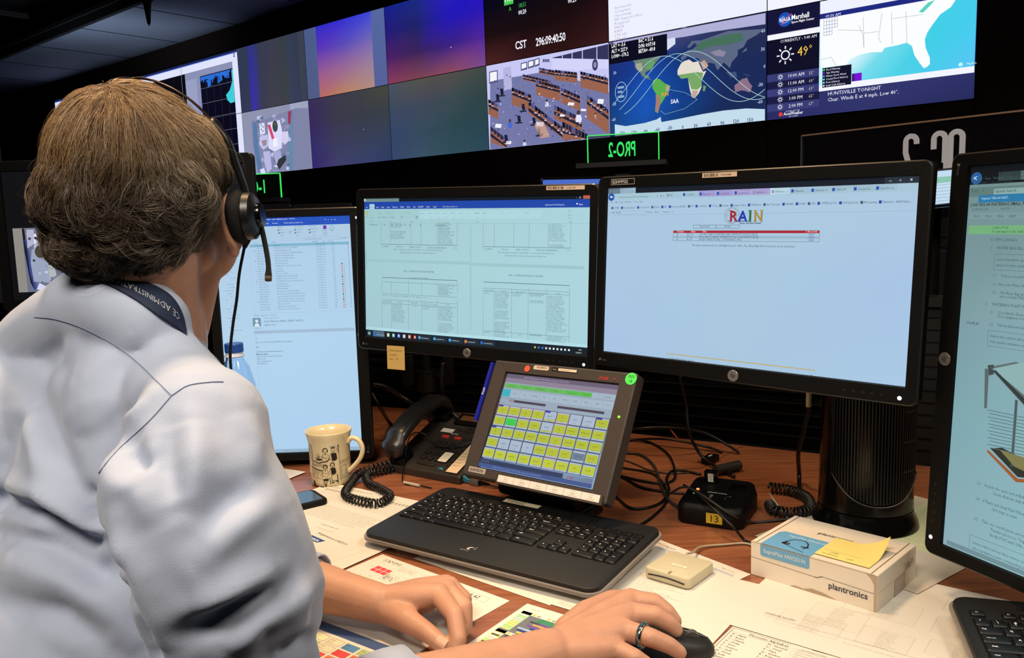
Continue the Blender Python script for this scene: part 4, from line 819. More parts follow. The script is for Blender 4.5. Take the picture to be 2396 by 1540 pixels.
rr_, Ml, ow, oh = monitor('desktop_monitor', 'large black monitor showing the RAIN index page, with white B204MPS02 tag', MRAIN, c, 0, (-0.068, 'UC0010588', 60))
c = Canvas(60, 10, 0.03); c.frame(0, 0, 48, 9.4, .7, 'b8b4b0'); c.rect(.35, .35, 47.3, 8.7, '0a0a0a'); c.up(); c.text(2.2, 7.6, 'B204MPS02', 6.2, 'd4d0cc', sx=.80, res=3)
c.build('name_label', PLASTICPRINT, rr_, Ml @ Matrix.Translation((-AW/2 + 0.010, AH/2 + 0.0155, 0.0030)))
cR = MRAIN.translation; nR = -(MRAIN.to_3x3() @ V((0, 0, 1))); qR = V((cR.x + 0.27, cR.y + 0.42, DESK + 0.36))
b = MB(); b.tube([cR + nR*0.045, cR + nR*0.10, cR + nR*0.16 + V((0, 0, 0.06)), qR + V((0, 0, 0.05)), qR], 0.016, 14); b.slab(0.07, 0.05, 0.012, 0.006, 0.002, c=(qR.x, qR.y, DESK + 0.3555)); b.build('arm', BLK, rr_, auto=40)
# ---- mail screen (portrait)
c = PxCanvas(AH*1000*KO, AW*1000*KO, 0.04).setup(MOUT, AH*KO, AW*KO, 480, 460, 2.485)
c.grad(0, 0, c.W, c.H, [['b0cce4', 'aecce8', 'aecde8'], ['b2d2ea', 'b2d4ee', 'b0d2ec'], ['aed0ec', 'aed0ee', 'acceea']]); c.up()
c.rect(0, 0, c.W, 18, '2252be'); c.up(); c.ring(222, 8, 7, .8, '1c42a0'); c.path([(150, 4), (190, 4), (205, 14), (240, 14), (252, 4), (c.W, 4)], .5, '1c42a0')
c.fit(356, 137, 520, 'Inbox - msfc-oc@mail.nasa.gov - Outlook', 3.4, 'e8f2ff'); c.fit(348, 160, 368, 'unity', 3, 'e8f2ff'); c.fit(388, 159, 420, 'Acrobat', 3, 'e8f2ff'); c.fit(455, 157, 572, 'Tell me what you want to do...', 3.2, 'e8f2ff')
c.text(c.W-55, 9, '=   –   o   x', 4, 'e8f2ff', sx=.9)
c.rect(0, 18, c.W, 33, 'aecbe2'); c.line(0, 51, c.W, 51, .5, '94b4cc'); c.up()
for x, y, t in ((432, 180, 'Move'), (432, 196, 'Rules'), (432, 213, 'OneNote'), (484, 205, 'Assign'), (484, 216, 'Policy'), (528, 177, 'Unread/ Read'), (528, 194, 'Categorize'), (528, 211, 'Follow Up'), (610, 192, 'Address Book'), (610, 209, 'Filter Email'), (598, 174, 'Search People'), (680, 200, 'Send to'), (680, 212, 'OneNote'), (680, 225, 'OneNote'), (724, 200, 'Insights'), (438, 230, 'Move'), (528, 228, 'Tags'), (624, 226, 'Find'), (256, 256, 'Unread')): c.text(*c.q(x, y), t, 2.6, '4a5e78', sx=.8)
x, y = c.q(684, 168); c.rect(x, y, 7, 8, '7028b0'); x, y = c.q(737, 180); c.ring(x, y, 4, .8, '7890a8')
for x, y in ((420, 175), (420, 192), (424, 209), (518, 173), (516, 190), (518, 207), (602, 206), (600, 189)): c.rect(*c.q(x, y), 3, 3, 'b0a070' if y < 180 else '50687c')
a = c.q(574, 236); c.frame(a[0], a[1], 72, 7, .4, '8aa8c0'); c.text(a[0]+2, a[1]+5, 'Search Current Mailbox (Ctrl+E)', 2.5, '5c7088', sx=.8); c.text(a[0]+78, a[1]+5, 'Current Mailbox  -', 2.5, '5c7088', sx=.75)
c.text(*c.q(280, 276), 'FROM', 2.4, '5c7088'); c.text(*c.q(378, 271), 'SUBJECT', 2.4, '5c7088'); c.text(*c.q(622, 266), 'RECEIVED          SIZE     CATEGORI...', 2.4, '5c7088', sx=.9)
a = c.q(255, 274); c.rect(a[0], c.q(600, 269)[1], c.W - a[0] - 5, 6.3, '7eb4cc'); c.up()
y0 = c.q(600, 268)[1]; rowh = 5.66; rnd = random.Random(3)
subs = ['HAM PD POC', 'RE: PD Support Time for GMTs 291 & 298 (HERMES)', 'RE: GMT 296 PHSS Activation to OBE', 'Crew Note on GMT 296/09:45 Week HERA-PWR CABLE CHE ...', 'OPS: DD-10: UCD Warning/Alarm Message', 'FWD: Response to HRF POMS Questionnaire', 'PACM Update (UpLoad=ISTS)', 'Work Checkout Panel pinhole', 'EXTERNAL: NR/005 On Call and Console Support Schedule', 'OCO-3 data loss', 'RE: Gatlap Exposure', 'RE: Console Log Distribution', 'The EXPRESS Potential Topology Update 9/25/2019', 'EXTERNAL: CSI Operations Overview - GMT 296', 'FW: EVA-PWRB 9B: 12 Accent Pressured Pigtailed Lead Site Proc...', 'Tuesday Night Maintenance', 'MT-02T POAMS_ESD BKUB.doc', 'GMT 295 Galley WINLINs', 'PACM Update per SpDC: 3v4-8388 and 7BV2B 8560', 'PACM update per SpDC: Downlink 8934 and MRD/FacilityDevice...', 'Week 3: Forwards Station Mobile School Space (Truesizes, Addis...', 'Week 3: Young Scientists Program at USC and Visitors Kuwait...', 'Week 3: Golden Oak Montessori/Castro Valley, CA, USA sprint ...', 'TERRA is no longer a payload', 'Daily, Flight Notes, and Internal Flight Notes', 'PTR October is UC 1 Month for Break Sweet Notes']
frm = ['Shell, Michael (MSF...', 'Potter, Kenton R.', 'Young, Ty Ray A.', 'MSFC-Payloads', 'GHRC OPS account', 'MSFC-Payloads', 'Walters, Thomas A.', 'MSFC Stowage/...', 'Lorde, Heath', 'Chang, Cecilia T.', 'MSFC-Prep OC', 'Stephens, Scott', 'Mendes, Jim (MSF..', 'Dougzak, (MSFC', 'Grant, Cynthia', 'Wallsom, A (MSFC)..', 'Canerday, Craig (MSFC..', 'Yuen, Kyle (SC-OASIS)', 'Walters, Thomas Ander...', 'Burchell, Steven D. (MS...', 'MARCSS-Ham Radio', 'MARCSS-Ham Radio', 'MARCSS-Ham Radio', 'Smith, Edwin B. (MSFC..', 'Sermowski, Conrig M. (..', 'Stephens, Scott (MSFC)..']
for i in range(26):
    Y = y0 + rowh*(i + .85); c.line(a[0] + 8, Y + 1.2, c.W - 6, Y + 1.2, .3, '98b8d0')
    c.text(a[0] + 15, Y, frm[i][:24], 2.3, '3c5068', sx=.72); c.text(a[0] + 54, Y, subs[i][:64], 2.4, '3c5068', sx=.70)
    c.text(a[0] + 146, Y, ('Wed 10/23/2019 14:' if i < 8 else 'Tue 10/22/2019 1' if i < 18 else 'Mon 10/21/2019 1') + str(10 + (i*17) % 49), 2.3, '3c5068', sx=.68); c.text(a[0] + 181, Y, f'{rnd.randint(15, 99)} KB', 2.3, '3c5068', sx=.68)
    if i > 7: c.rect(a[0] + 200, Y - 3.2, 2.2, 3.4, '2c3e58' if i in (8, 13, 16, 20, 22) else 'd86c50'); c.text(a[0] + 204, Y, 'PIB' if i % 3 else 'Daily...', 2, '3c5068', sx=.7)
    c.line(a[0] + 217, Y, a[0] + 217, Y - 3, .4, '3c5068'); c.rect(a[0] + 217, Y - 3, 1.8, 1.3, '6c84a0')
    if i % 4 == 2: c.rect(a[0] + 10, Y - 3, 1, 3, '6c84a0')
for i in range(34):
    Y = 96 + i*6.9; t = rnd.choice(['Web/Video Config', 'Unit/Stowage', 'GMC', 'LIS/MSTeq', 'MSC/MDATA/DFloor Maint', 'DC Sensor Info', 'MSS', 'OSO', 'ANYCOM', 'Case Notes', 'Daily Summary', 'DPC', 'PODIUM', 'Anomaly Report', 'GLDC/PRISC OC', 'Cindy', 'Handover/Flog', 'PODF', 'PPM', 'HQ'])
    if i % 7 < 6: c.text(14 + (i % 3)*5, Y, t, 2.2, '54708c', sx=.8)
c.line(a[0], 56, a[0], c.H - 20, .4, '98b8d0'); c.up()
Y = c.q(500, 675)[1]; c.line(a[0], Y, c.W, Y, .5, '98b8d0')
c.fit(285, 697, 412, 'Reply    Reply All    Forward', 2.6, '4a5e78'); c.fit(342, 711, 422, 'Wed 10/23/2019 14:28', 2.2, '4a5e78')
x, y = c.q(273, 708); c.rect(x, y, 18, 19, '7494a4'); c.up(); c.disc(x + 9, y + 7, 3.6, 'd4e8f4'); c.poly([(x + 3, y + 19), (x + 5, y + 13), (x + 9, y + 11.5), (x + 13, y + 13), (x + 15, y + 19)], 'd4e8f4')
c.fit(342, 733, 570, 'Shell, Michael (Mike) (MSFC-HP21)', 4.6, '4a5e78'); c.fit(343, 753, 410, 'HAM PD POC', 3.6, '3c5068'); c.fit(276, 771, 328, 'To: MSFC-OC', 2.4, '5c7088')
x, y = c.q(280, 782); c.rect(x, y, c.W - x - 2, 7, 'a2bcd4'); c.up(); c.text(x + 3, y + 5, 'Action Items', 2.4, '6c849c')
c.fit(289, 829, 303, 'OC,', 3, '33485c'); c.fit(291, 853, 510, "Can you send me Ken N's (HAM PD) email address?", 3.2, '33485c'); c.fit(294, 882, 314, 'Mike', 3, '33485c')
x, y = c.q(296, 905); x1 = c.q(454, 905)[0]; c.line(x, y, x1, y, .7, '33485c')
c.fit(297, 922, 362, 'Michael Shell', 3, '22344c', bold=True); c.fit(299, 935, 451, 'HP21 / Payload Operations Director', 2.9, '33485c'); c.fit(300, 950, 350, 'INC62 POM', 2.9, '33485c'); c.fit(300, 963, 390, 'mike.shell@nasa.gov', 2.9, '3c50a0'); c.fit(301, 977, 363, '256-544-2061', 2.9, '33485c')
c.rect(0, c.H - 8, c.W, 8, '98b4cc'); c.up(); c.text(120, c.H - 2.6, 'All folders are up to date.   Connected to: Server', 2.4, '4a5e78', sx=.8)
ro, Ml, ow, oh = monitor('desktop_monitor', 'tall upright black monitor showing a mail list, behind the white mug', MOUT, c, 1, W=AW*KO, H=AH*KO)
stand(ro, MOUT, 0, 0.10, dx=0.06)
# ---- procedure screen (portrait, right edge of picture)
c = PxCanvas(AH*1000, AW*1000, 0.04).setup(MRGT, AH, AW, 2100, 300, 1.243)
c.grad(0, 0, c.W, c.H, [['708c8c', '708c8c', '708c8c'], ['7a9aa0', '86aab0', '8aaeb4'], ['7ea6ae', '86b2ba', '88b6c0'], ['88aab4', '8cb8c0', '8cbac4']]); c.up()
c.rect(0, 0, c.W, 23, '0e1418'); c.rect(40, 9, 70, 11, '63807e'); c.up(); c.disc(9, 15, 8, '28609c'); c.up(); c.text(4.4, 18, '<', 7, 'd8e8f4', bold=True)
def qt(x, y, t, sz, cl, **k): X, Y = c.q(x, y); c.text(X, Y, t, sz, cl, **k)
TXC = '3a5a62'
c.text(48, 17, 'https://iss.nasa.gov/ods   P - @ C', 3.4, '2c4048', sx=.8); qt(212, 152, 'File   Edit   View   Favorites   Tools', 3.2, '46605e', sx=.9); qt(210, 166, '*   OPTIMIS    Documentation  -     OC SharePoint', 3.8, '2e4644', sx=.9)
c.rect(0, c.q(210, 173)[1], c.W, 12, '617c7a'); c.up(); X, Y = c.q(276, 176); c.rect(X, Y, 110, 9, '88a8a8'); c.up(); qt(210, 187, 'TOC   >', 3.8, '2e4644'); qt(280, 187, 'Quick Search', 3.8, '2e4644')
X, Y = c.q(232, 195); c.rect(X, Y, 78, 9.5, '2a78a8'); c.up(); qt(240, 208, 'Payload / VEG-04 WAT...', 3.4, 'c0e4f0', sx=.8)
qt(207, 228, '2.005 VEG-04 WATERING SMALL PLANTS', 4.4, '24383c', sx=.82, bold=True); qt(212, 240, 'S/ODF-IVA-0094                  08OCT19', 3, '3c585c', sx=.8)
for i, t in enumerate(('Prev', 'Print', 'FAQ', 'HELP')): X, Y = c.q(206 + i*34, 246); c.rect(X, Y, 26, 8, '7a989c'); c.up(); c.text(X + 6, Y + 5.8, t, 3.2, '36504c')
X, Y = c.q(204, 283); c.rect(X, Y, c.W - X, c.q(204, 308)[1] - Y, '74b07c'); c.up(); qt(270, 293, 'OBJECTIVE', 3.4, '3c6a48', it=.15); qt(270, 304, 'To add water to the Small Plant Pillows', 3.4, '22483c', sx=.85)
for y, x, t, sz in ((328, 267, '#  ITEM List/Hidden', 3.8), (352, 265, '1     WATER BAG FILL', 4.0), (432, 272, '1.1     If there is a partial bag', 3.8), (457, 272, '1.2  Fill a new Water Bag', 3.8), (481, 270, '1.3     Fill Water Bag with', 3.8), (493, 292, 'and re-install PWD', 3.8), (514, 251, '2     WATERING PLANT PILLOWS', 4.0), (538, 265, '2.1     Don Nitrile Gloves if', 3.8), (551, 287, 'Don Sunglasses if required', 3.8), (574, 262, '2.2     Pull the Bellows below', 3.8)): qt(x, y, t, sz, TXC, sx=.85)
for y in (366, 588): X, Y = c.q(278 if y < 400 else 260, y); c.frame(X, Y, 230, 20, .5, '54747a'); c.words(X + 3, Y + 1, 150, 16, 7.2, 3.8, TXC, seed=y)
# plant-growth unit drawing
def pg(pts, cl): c.poly([c.q(*p) for p in pts], cl)
pg([(258, 690), (276, 688), (276, 716), (262, 720)], '3c484a'); pg([(262, 695), (340, 680), (368, 690), (368, 812)], '5e6e6e'); c.up(); pg([(272, 700), (368, 680), (368, 780)], '8cb0b0'); pg([(250, 700), (262, 700), (256, 815), (248, 815)], '56686a')
c.up(); pg([(274, 706), (281, 704), (368, 790), (368, 808)], '2e3a3c'); pg([(338, 790), (346, 792), (332, 985), (324, 985)], '485a5c'); pg([(258, 935), (345, 1020), (368, 1022), (368, 1032), (340, 1030), (256, 942)], '9a5a30'); pg([(266, 932), (300, 930), (368, 965), (368, 1018), (345, 1015)], '2a2e28'); c.up(); pg([(292, 935), (368, 960), (368, 1000), (336, 985)], '7c7a4c')
for i in range(12): c.path([c.q(258 + (i % 2)*6, 820 + i*10), c.q(364, 842 + i*10)], .8, '55696c')
Yb = c.q(240, 1040)[1]
for y, x, t in ((0, 10, '2.3    Detach the open end of Bellows from'), (7, 34, 'Secure Bellows with Kapton Tape'), (21, 10, '2.4   √ Plants and Small Plant Pillows'), (28, 34, 'Grit trays in seam'), (48, 10, '2.5    Take one overall photo and indicate'), (55, 34, 'Transfer photos to "Veg-04" in Photo'), (62, 34, 'Notify POIC with S/Ns of EC of lost'), (104, 10, '2.6    Check all Small Plant Pillow (SN)')): c.text(34 + x, Yb + y, t, 4.2, TXC, sx=.82)
c.frame(40, Yb + 70, 250, 24, .5, '54747a'); c.words(44, Yb + 73, 200, 16, 7.4, 4, TXC, seed=5); c.rect(6, c.H - 8, c.W, 6, '6c8c94')
c.text(c.q(192, 568)[0] + 2, c.q(192, 568)[1], 'COL1F3_B1', 3.4, '3a4a6c', sx=.8, bold=True)
rg, Ml, ow, oh = monitor('desktop_monitor', 'upright black monitor with a watering procedure, cut off by the right edge', MRGT, c, -1)
stand(rg, MRGT, 0, 0.06, dx=0.06)
# ---- wide black monitor behind the head
LM = at(597, 357, 2.05); 
ML = pose((0, 0, 0), 0.0, 0.03, 0.0)
tr = at(589, 356, 2.0); bl = at(12, 728, 2.0)
cx, cz = (tr.x + bl.x)/2, (tr.z + bl.z)/2; ML = frame((cx, 2.0, cz), (1, 0.0, 0), (0, 0.02, 1)); WL, HL = tr.x - bl.x, tr.z - bl.z
c = PxCanvas((WL - .05)*1000, (HL - .05)*1000, 0.05).setup(ML, WL - .05, HL - .05, 0, 340, 3.85)
c.rect(0, 0, c.W, c.H, '08090c'); c.up(); x0, y0 = c.q(105, 750); x1, y1 = c.q(640, 1310); c.rect(x0, y0, x1 - x0, y1 - y0, '8f8c86'); c.up()
c.rect(x0 + 22, y0, x1 - x0 - 22, y1 - y0, '6c7088'); c.up()
def pa(pts, cl): c.poly([c.q(*p) for p in pts], cl)
pa([(190, 750), (210, 750), (260, 1100), (310, 1310), (270, 1240), (215, 960)], '14161c'); pa([(210, 850), (235, 850), (280, 1100), (330, 1290), (310, 1310), (270, 1180)], '3c4a90'); pa([(232, 760), (298, 760), (300, 890), (240, 930)], 'b4b4cc'); pa([(298, 798), (370, 795), (376, 880), (300, 890)], 'e0e0f0'); c.up()
for x, y in ((333, 806), (313, 836), (355, 838), (334, 850)): c.disc(*c.q(x, y), 3.2, '202430')
pa([(280, 940), (410, 920), (430, 1080), (450, 1240), (300, 1230), (270, 1060)], '9aa4bc'); pa([(420, 1080), (480, 1080), (505, 1170), (440, 1220)], 'b0b8b8'); c.up(); c.disc(*c.q(352, 925), 15, 'b8bcd0'); c.up(); c.disc(*c.q(355, 960), 13, '4c4638', ry=15); c.up()
pa([(400, 840), (430, 860), (470, 960), (560, 1000), (520, 1060), (420, 1040)], 'c8ccec'); pa([(350, 1240), (405, 1270), (385, 1308), (325, 1300)], 'd4d4f4'); rnd = random.Random(9)
for i in range(60):
    x, y = 230 + rnd.random()*380, 760 + rnd.random()*530; s_ = 6 + rnd.random()*22
    if x > 225 + (y-750)*.18: pa([(x, y), (x+s_, y+3), (x+s_*.8, y+s_), (x-3, y+s_*.8)], rnd.choice(['b8bcd8', '585c78', '7078a0', 'd8daf0', '444860', '8c8488', '34384c']))
rl, Ml, ow, oh = monitor('wall_arm_monitor', 'wide black monitor behind the head with astronaut picture in its lower left', ML, c, 0, None, False, WL - .05, HL - .05, False, 0.025, 0.025, 0.025)
stand(rl, ML, 0, 0.06, z0=DESK, dx=0.0)
# ---- small monitors of the next console, seen above the upright monitor
def small_monitor(x0, x1, ytop, Y, cA, cB, label, group=None):
    a = at(x0, ytop, Y); b_ = at(x1, ytop - 4, Y); W = (b_ - a).length; M = frame(((a.x+b_.x)/2, Y, (a.z+b_.z)/2 - 0.17), (b_ - a), (0, 0, 1)); H = 0.29; W -= 0.04
    c = Canvas(W*1000, H*1000, 0.08); c.rect(0, 0, c.W, c.H, cB); c.up(); c.rect(0, 0, c.W*.62, 12, cA); c.rect(c.W*.62, 0, c.W*.38, 22, '1c3c94'); c.words(20, 40, c.W - 40, 200, 14, 5, '4a6a88', seed=2)
    r, Ml, ow, oh = monitor('small_monitor', label, M, c, 0, None, False, W, H, False, 0.02, 0.022, 0.02, rear=0.04)
    stand(r, M, 0, 0.05, z0=0.0)
    return r, Ml
r1, m1 = small_monitor(560, 680, 478, 3.0, '2c50b8', 'b8d4ec', 'thin blue-topped strip of a monitor just right of the headset')
r2, m2 = small_monitor(684, 822, 476, 3.0, 'a8c8d4', 'b0d0dc', 'thin strip of a pale blue monitor above the right half of the mail screen')
a = at(1258, 410, 2.7)
M = frame(a + V((0.22, 0.1, -0.14)), (1, 0.42, -0.0), (0, 0, 1)); c = Canvas(440, 250, 0.08); c.rect(0, 0, 440, 250, '4c6cc8'); c.up(); c.rect(20, 20, 400, 4, '1c2448')
c.rect(0, 0, 440, 1, '4c6cc8'); r, Ml, ow, oh = monitor('small_monitor', 'small angled monitor, blue screen corner peeping up behind the UC0011789 sticker', M, c, 0, None, False, 0.44, 0.25, False, 0.008, 0.008, 0.02, rear=0.04)
stand(r, M, 0, 0.05, z0=0.0)
a = at(2178, 392, 1.7); b_ = at(2262, 384, 1.72); zb = at(2186, 478, 1.7)
W = 0.30; H = (a.z - zb.z)
M = frame((a.x + 0.08, a.y + 0.01, (a.z + zb.z)/2), (b_ - a), (0, 0, 1)); c = Canvas(W*1000 - 8, H*1000 - 8, 0.05); c.rect(0, 0, c.W, c.H, 'c4dcf0'); c.up(); c.rect(0, 12, c.W, 12, '8cc4b0'); c.rect(150, 14, 100, 6, '4c9c84')
for i in range(8): c.line(0, 28 + i*6.5, c.W, 28 + i*6.5, .6, '5c8c9c')
for x in (60, 112, 118, 190): c.line(x, 24, x, c.H, .6, '5c8c9c')
c.words(122, 24, 60, c.H - 26, 6.5, 2.2, '6c94a4', seed=3); c.words(15, 24, 40, c.H - 26, 6.5, 2.2, '6c94a4', seed=4)
r, Ml, ow, oh = monitor('small_monitor', 'small bright spreadsheet screen in the gap left of the rightmost monitor', M, c, 0, None, False, W - .008, H - .008, False, 0.004, 0.004, 0.004, rear=0.03)
stand(r, M, 0, 0.04)
# ================= THINGS ON THE DESK =================
def fr(p, yaw, z=0.0): return Matrix.Translation(V((p[0], p[1], DESK + z))) @ Matrix.Rotation(yaw, 4, 'Z')
# ---- touch-screen voice panel
MD = pose((0.054, 1.431, -0.371), -0.672, 0.523, 0.006)
dr = empty('touch_screen_panel', (0, 0, 0), 'tilted dark touch-screen panel of yellow buttons, behind the black keyboard', 'touch screen', M=Matrix.Translation((0.03, 1.47, DESK)))
BRN = mat('dark_brown_grey_plastic', '3a322d', 0.55, bump=0.2, bscale=900)
b = MB(); z3 = lambda P, z: [(x, y, z) for x, y in P]; sh = lambda P, dy: [(x, y + dy) for x, y in P]
ou = sh(rrect(0.312, 0.228, 0.004, 4), 0.001); oi = sh(rrect(0.306, 0.222, 0.003, 4), 0.001); inn = rrect(0.250, 0.1885, 0.002, 4); i2 = rrect(0.246, 0.1845, 0.0005, 4)
b.loft([z3(i2, -0.007), z3(inn, -0.006), z3(inn, 0.0), z3(oi, 0.001), z3(ou, -0.001), z3(ou, -0.026), z3(sh(rrect(0.29, 0.205, 0.004, 4), 0.001), -0.045)], 0, cap=False)
b.add(z3(sh(rrect(0.29, 0.205, 0.004, 4), 0.001), -0.045), [tuple(range(20))[::-1]], 0); b.add(z3(rrect(0.247, 0.1855, 0.0005, 4), -0.0095), [tuple(range(20))], 0)
b.box((0.040, -0.1085, 0.0), (0.222, 0.016, 0.010)); b.build('bezel', BRN, dr, MD, bevel=0.0)
c = PxCanvas(246, 184.5, 0.05).setup(MD @ Matrix.Translation((0, 0, -0.007)), 0.246, 0.1845, 1060, 820, 3.85)
c.grad(0, 0, 246, 184.5, [['7c6c80', '807684', '848490'], ['8ea2b6', '90a6ba', '90a6ba'], ['7c96c4', '8aa4d4', '90accc']]); c.up()
c.rect(0, 0, 246, 8, '6c6076'); c.rect(0, 8, 246, 9, '8c8094'); c.rect(0, 17, 246, 46, '97a8ba'); c.up()
c.text(40, 6, 'DICES VoIP Workstation, 7.190, 2/21/18, connected to 198.116.207.20', 3, 'b8b0c8', sx=.85)
for i, (x0, x1, cl) in enumerate(((2, 33, '66b458'), (34, 67, '66b458'), (68, 101, '66b458'), (102, 136, '66b458'), (137, 171, '5ab84c'), (172, 196, '5ab84c'), (197, 208, 'a8b8c8'), (210, 246, 'a0b2c4'))):
    c.rect(x0, 19, x1 - x0, 8.5, cl); c.up(); c.text((x0+x1)/2, 25, ('Function Links', 'Admin Ctrl', 'Loop/Net Mgmt', 'Config Mgr', 'Instructor View', 'Mute   OFF', 'PTT', 'SHOW MORE')[i], 2.4, '3c5c3c', sx=.7, al=.5)
c.rect(0, 31, 19, 14, '3cb0c4'); c.text(6, 39, 'Lock', 3, '1c5c70')
for i, t in enumerate(('Add a Set', 'LVL', 'Mute Mods', 'MIC -', 'MIC +', 'CBI Panel', 'PAGE -', 'PAGE +', 'UNDO', 'E X I T')): c.rect(20 + i*22.6, 31, 21.8, 14, 'a4b6c6'); c.up(); c.text(31 + i*22.6, 39, t, 2.7, '44505e', sx=.75, al=.5)
c.text(1, 49.5, 'OC Prime, Workstation 1500', 2.4, '4c5868', sx=.85); c.text(1, 58.5, 'Status Keys', 2.2, '4c5868', sx=.85); c.rect(34, 50, 72, 4.6, '4c4450'); c.rect(132, 50, 98, 4.6, '4c4450'); c.rect(22, 50, 12, 4.6, '9a8494'); c.up()
names = [['SG-1', 'SG-2', 'SG-3', 'SG-4', 'NASA TV', 'S/G1', 'EVNT', 'COL PDN', 'ISS A/MC'], ['FLD', 'OC', 'OC 2', 'PD ADH', 'RLS ENG', 'SG2', 'ARC2 MCC', 'MPS/EGA CRS', 'ISS MTR'], ['PSO', 'PRO1', 'DMC', 'ADR-TCOM', 'PAYCOM', 'SG3', 'EPO CMD', 'CADINUS', 'ISS-OPS'], ['LIS', 'PI MICRO', 'OPS PLAN', 'MH', 'HTV-CAR1', 'SG4', 'PLOTS 1', 'PEMO Util', 'MSU OPS'], ['SSL IMN', 'SIA-MC1', 'HMH-MGR', 'HOSCOPS', 'PARCAST', 'SG5', 'USOS ENG', 'FWD', 'EGR EFB']]
white = {(0, 4), (0, 6), (0, 7), (1, 4), (3, 1), (3, 2), (3, 3)}; cw, ch, gx, gy = 26.9, 20.7, 0.5, 61.5
for j in range(5):
    for i in range(9):
        x, y = gx + i*27.25, gy + j*21.2; cl = '2c3448'; cl = '8c4a58' if (i == 5 and j < 5) or (j == 0 and i < 4) else cl
        c.rect(x, y, min(cw, 245.5 - x), ch, cl); c.up(); w_ = min(cw - 1.8, 244.8 - x - .9); c.rect(x + .9, y + .9, w_, ch - 1.8, 'a8b8cc'); c.up()
        if (j, i) == (3, 7): c.rect(x + 1.6, y + 4.4, w_ - 1.4, 12, '6c7c92')
        elif (j, i) == (1, 1): c.rect(x + 1.6, y + 3.6, w_ - 1.4, 13, '3cc84c')
        elif (j, i) not in white: c.rect(x + 1.6, y + 3.6, w_ - 1.4, 13.4, 'b2bc38' if j < 4 else 'bcc63c')
        else: c.rect(x + 1.6, y + 16, w_ - 1.4, 2.4, 'b2bc38') if i == 4 else None
        c.up(); c.text(x + 13, y + 11.4, names[j][i], 2.8, '4c5030', sx=.72, al=.5); c.text(x + 13, y + 17.4, 'ALL 100' if (i + j) % 3 else 'SEL', 1.8, '4c5a48', sx=.8, al=.5)
        if (j, i) in ((0, 0), (0, 4), (0, 8), (2, 0)): c.rect(x + 1, y + .9, 11, 3, '4038b0')
c.rect(0, 168.5, 246, 8, '4c5c80'); c.rect(0, 168.5, 184, 8.5, '2c3650'); c.rect(0, 176.5, 246, 8, '44588c'); c.rect(186, 168.5, 60, 8.6, '9ab0cc'); c.up(); c.text(4, 174, 'Activate this Loop', 2.4, '7c8cb0', sx=.8); c.text(194, 175, 'DICES', 4, 'b02c3c', bold=True, it=.3, sx=.85); c.text(34, 182, 'DICES VoIP Drop Change: 7.190, 2/21/18, connected to 198.116.207.20', 2.8, '8ca0d0', sx=.95)
c.build('screen', SCREEN, dr, MD @ Matrix.Translation((-0.123, 0.09225, -0.0065)))
def on(M, x, y, z=0.0012): return M @ Matrix.Translation((x, y, z))
c = Canvas(40, 10, 0.02); c.text(0, 0, 'DICES', 5.6, 'c83a34', bold=True, it=.35, sx=.9); c.text(27, -2, 'VoIP', 2.6, 'c83a34', bold=True, it=.3); c.build('red_lettering', PLASTICPRINT, dr, on(MD, 0.083, 0.0975))
c = Canvas(40, 10, 0.02); c.frame(0, 0, 39, 9, .6, 'c8c0b8'); c.rect(.3, .3, 38.4, 8.4, 'a09890'); c.up(); c.text(1.6, 7.2, 'QUINTRON', 5.6, '1c1816', bold=True, sx=.78, res=2); c.build('maker_plate', PLASTICPRINT, dr, on(MD, -0.142, -0.0955))
c = Canvas(20, 20, 0.02); c.disc(0, 0, 11, '52e060', n=32); c.up(); c.text(0, -1, 'INV', 6.2, '14301a', al=.5, sx=.85); c.text(0, 7.4, '18', 6.2, '14301a', al=.5, sx=.85)
o = c.build('round_green_sticker', PLASTICPRINT, dr, on(MD, 0.146, 0.104, 0.0015)); o['label'] = 'round green sticker reading INV 18'
c = Canvas(20, 20, 0.02); c.disc(0, 0, 6.2, 'e8603c', n=24); c.up(); c.text(0, -1, 'IVoDS', 2, '7c2010', al=.5); c.text(0, 3, 'CAL', 2, '7c2010', al=.5); o = c.build('round_orange_sticker', PLASTICPRINT, dr, on(MD, -0.0755, 0.1035, 0.0015)); o['label'] = 'small round orange sticker'
c = Canvas(40, 9, 0.02); c.poly([(x + 17.5, y + 4) for x, y in rrect(35, 8, 3)], 'c4b49c'); c.up(); barcode(c, 7, 1.6, 24, 3.4, 3); c.build('barcode_plate', PLASTICPRINT, dr, on(MD, -0.062, 0.1115))
c = Canvas(60, 9, 0.02); c.rect(0, 0, 56, 7.4, '1c1816'); c.up(); c.rect(14, 1.2, 40, 5, 'd4c4a8'); c.text(2, 5.4, 'Cond', 3, 'c4b8a8', sx=.8); c.up(); c.text(17, 4.8, 'AUTOMATION ACCT', 2.2, '3c342c', sx=.8); c.build('asset_plate', PLASTICPRINT, dr, on(MD, -0.020, 0.1115))
c = Canvas(222, 14, 0.02); c.rect(0, 0, 214, 12.5, 'e0d8d0'); c.up()
for i, (t, u_) in enumerate((('Luca', 'Luca Parmitano'), ('Christina', 'Christina Koch'), ('Drew', 'Andrew Morgan'), ('Jessica', 'Jessica Meir'), ('Sasha', 'Aleksandr Skvortsov'), ('Oleg', 'Oleg Skripochka'))):
    X = i*35.7; c.line(X, 0, X, 12.5, .5, '5c544c'); c.text(X + 18, 3, 'FE-3 | CDR', 1.7, '5c544c', al=.5, sx=.8); c.text(X + 18, 7.4, t, 3.0, '1c1816', al=.5, sx=.85); c.text(X + 18, 11, u_, 2.0, '3c342c', al=.5, sx=.8)
o = c.build('name_strip', PLASTICPRINT, dr, on(MD, -0.068, -0.1005, 0.0056)); o['label'] = 'white paper name strip along the lower bezel'
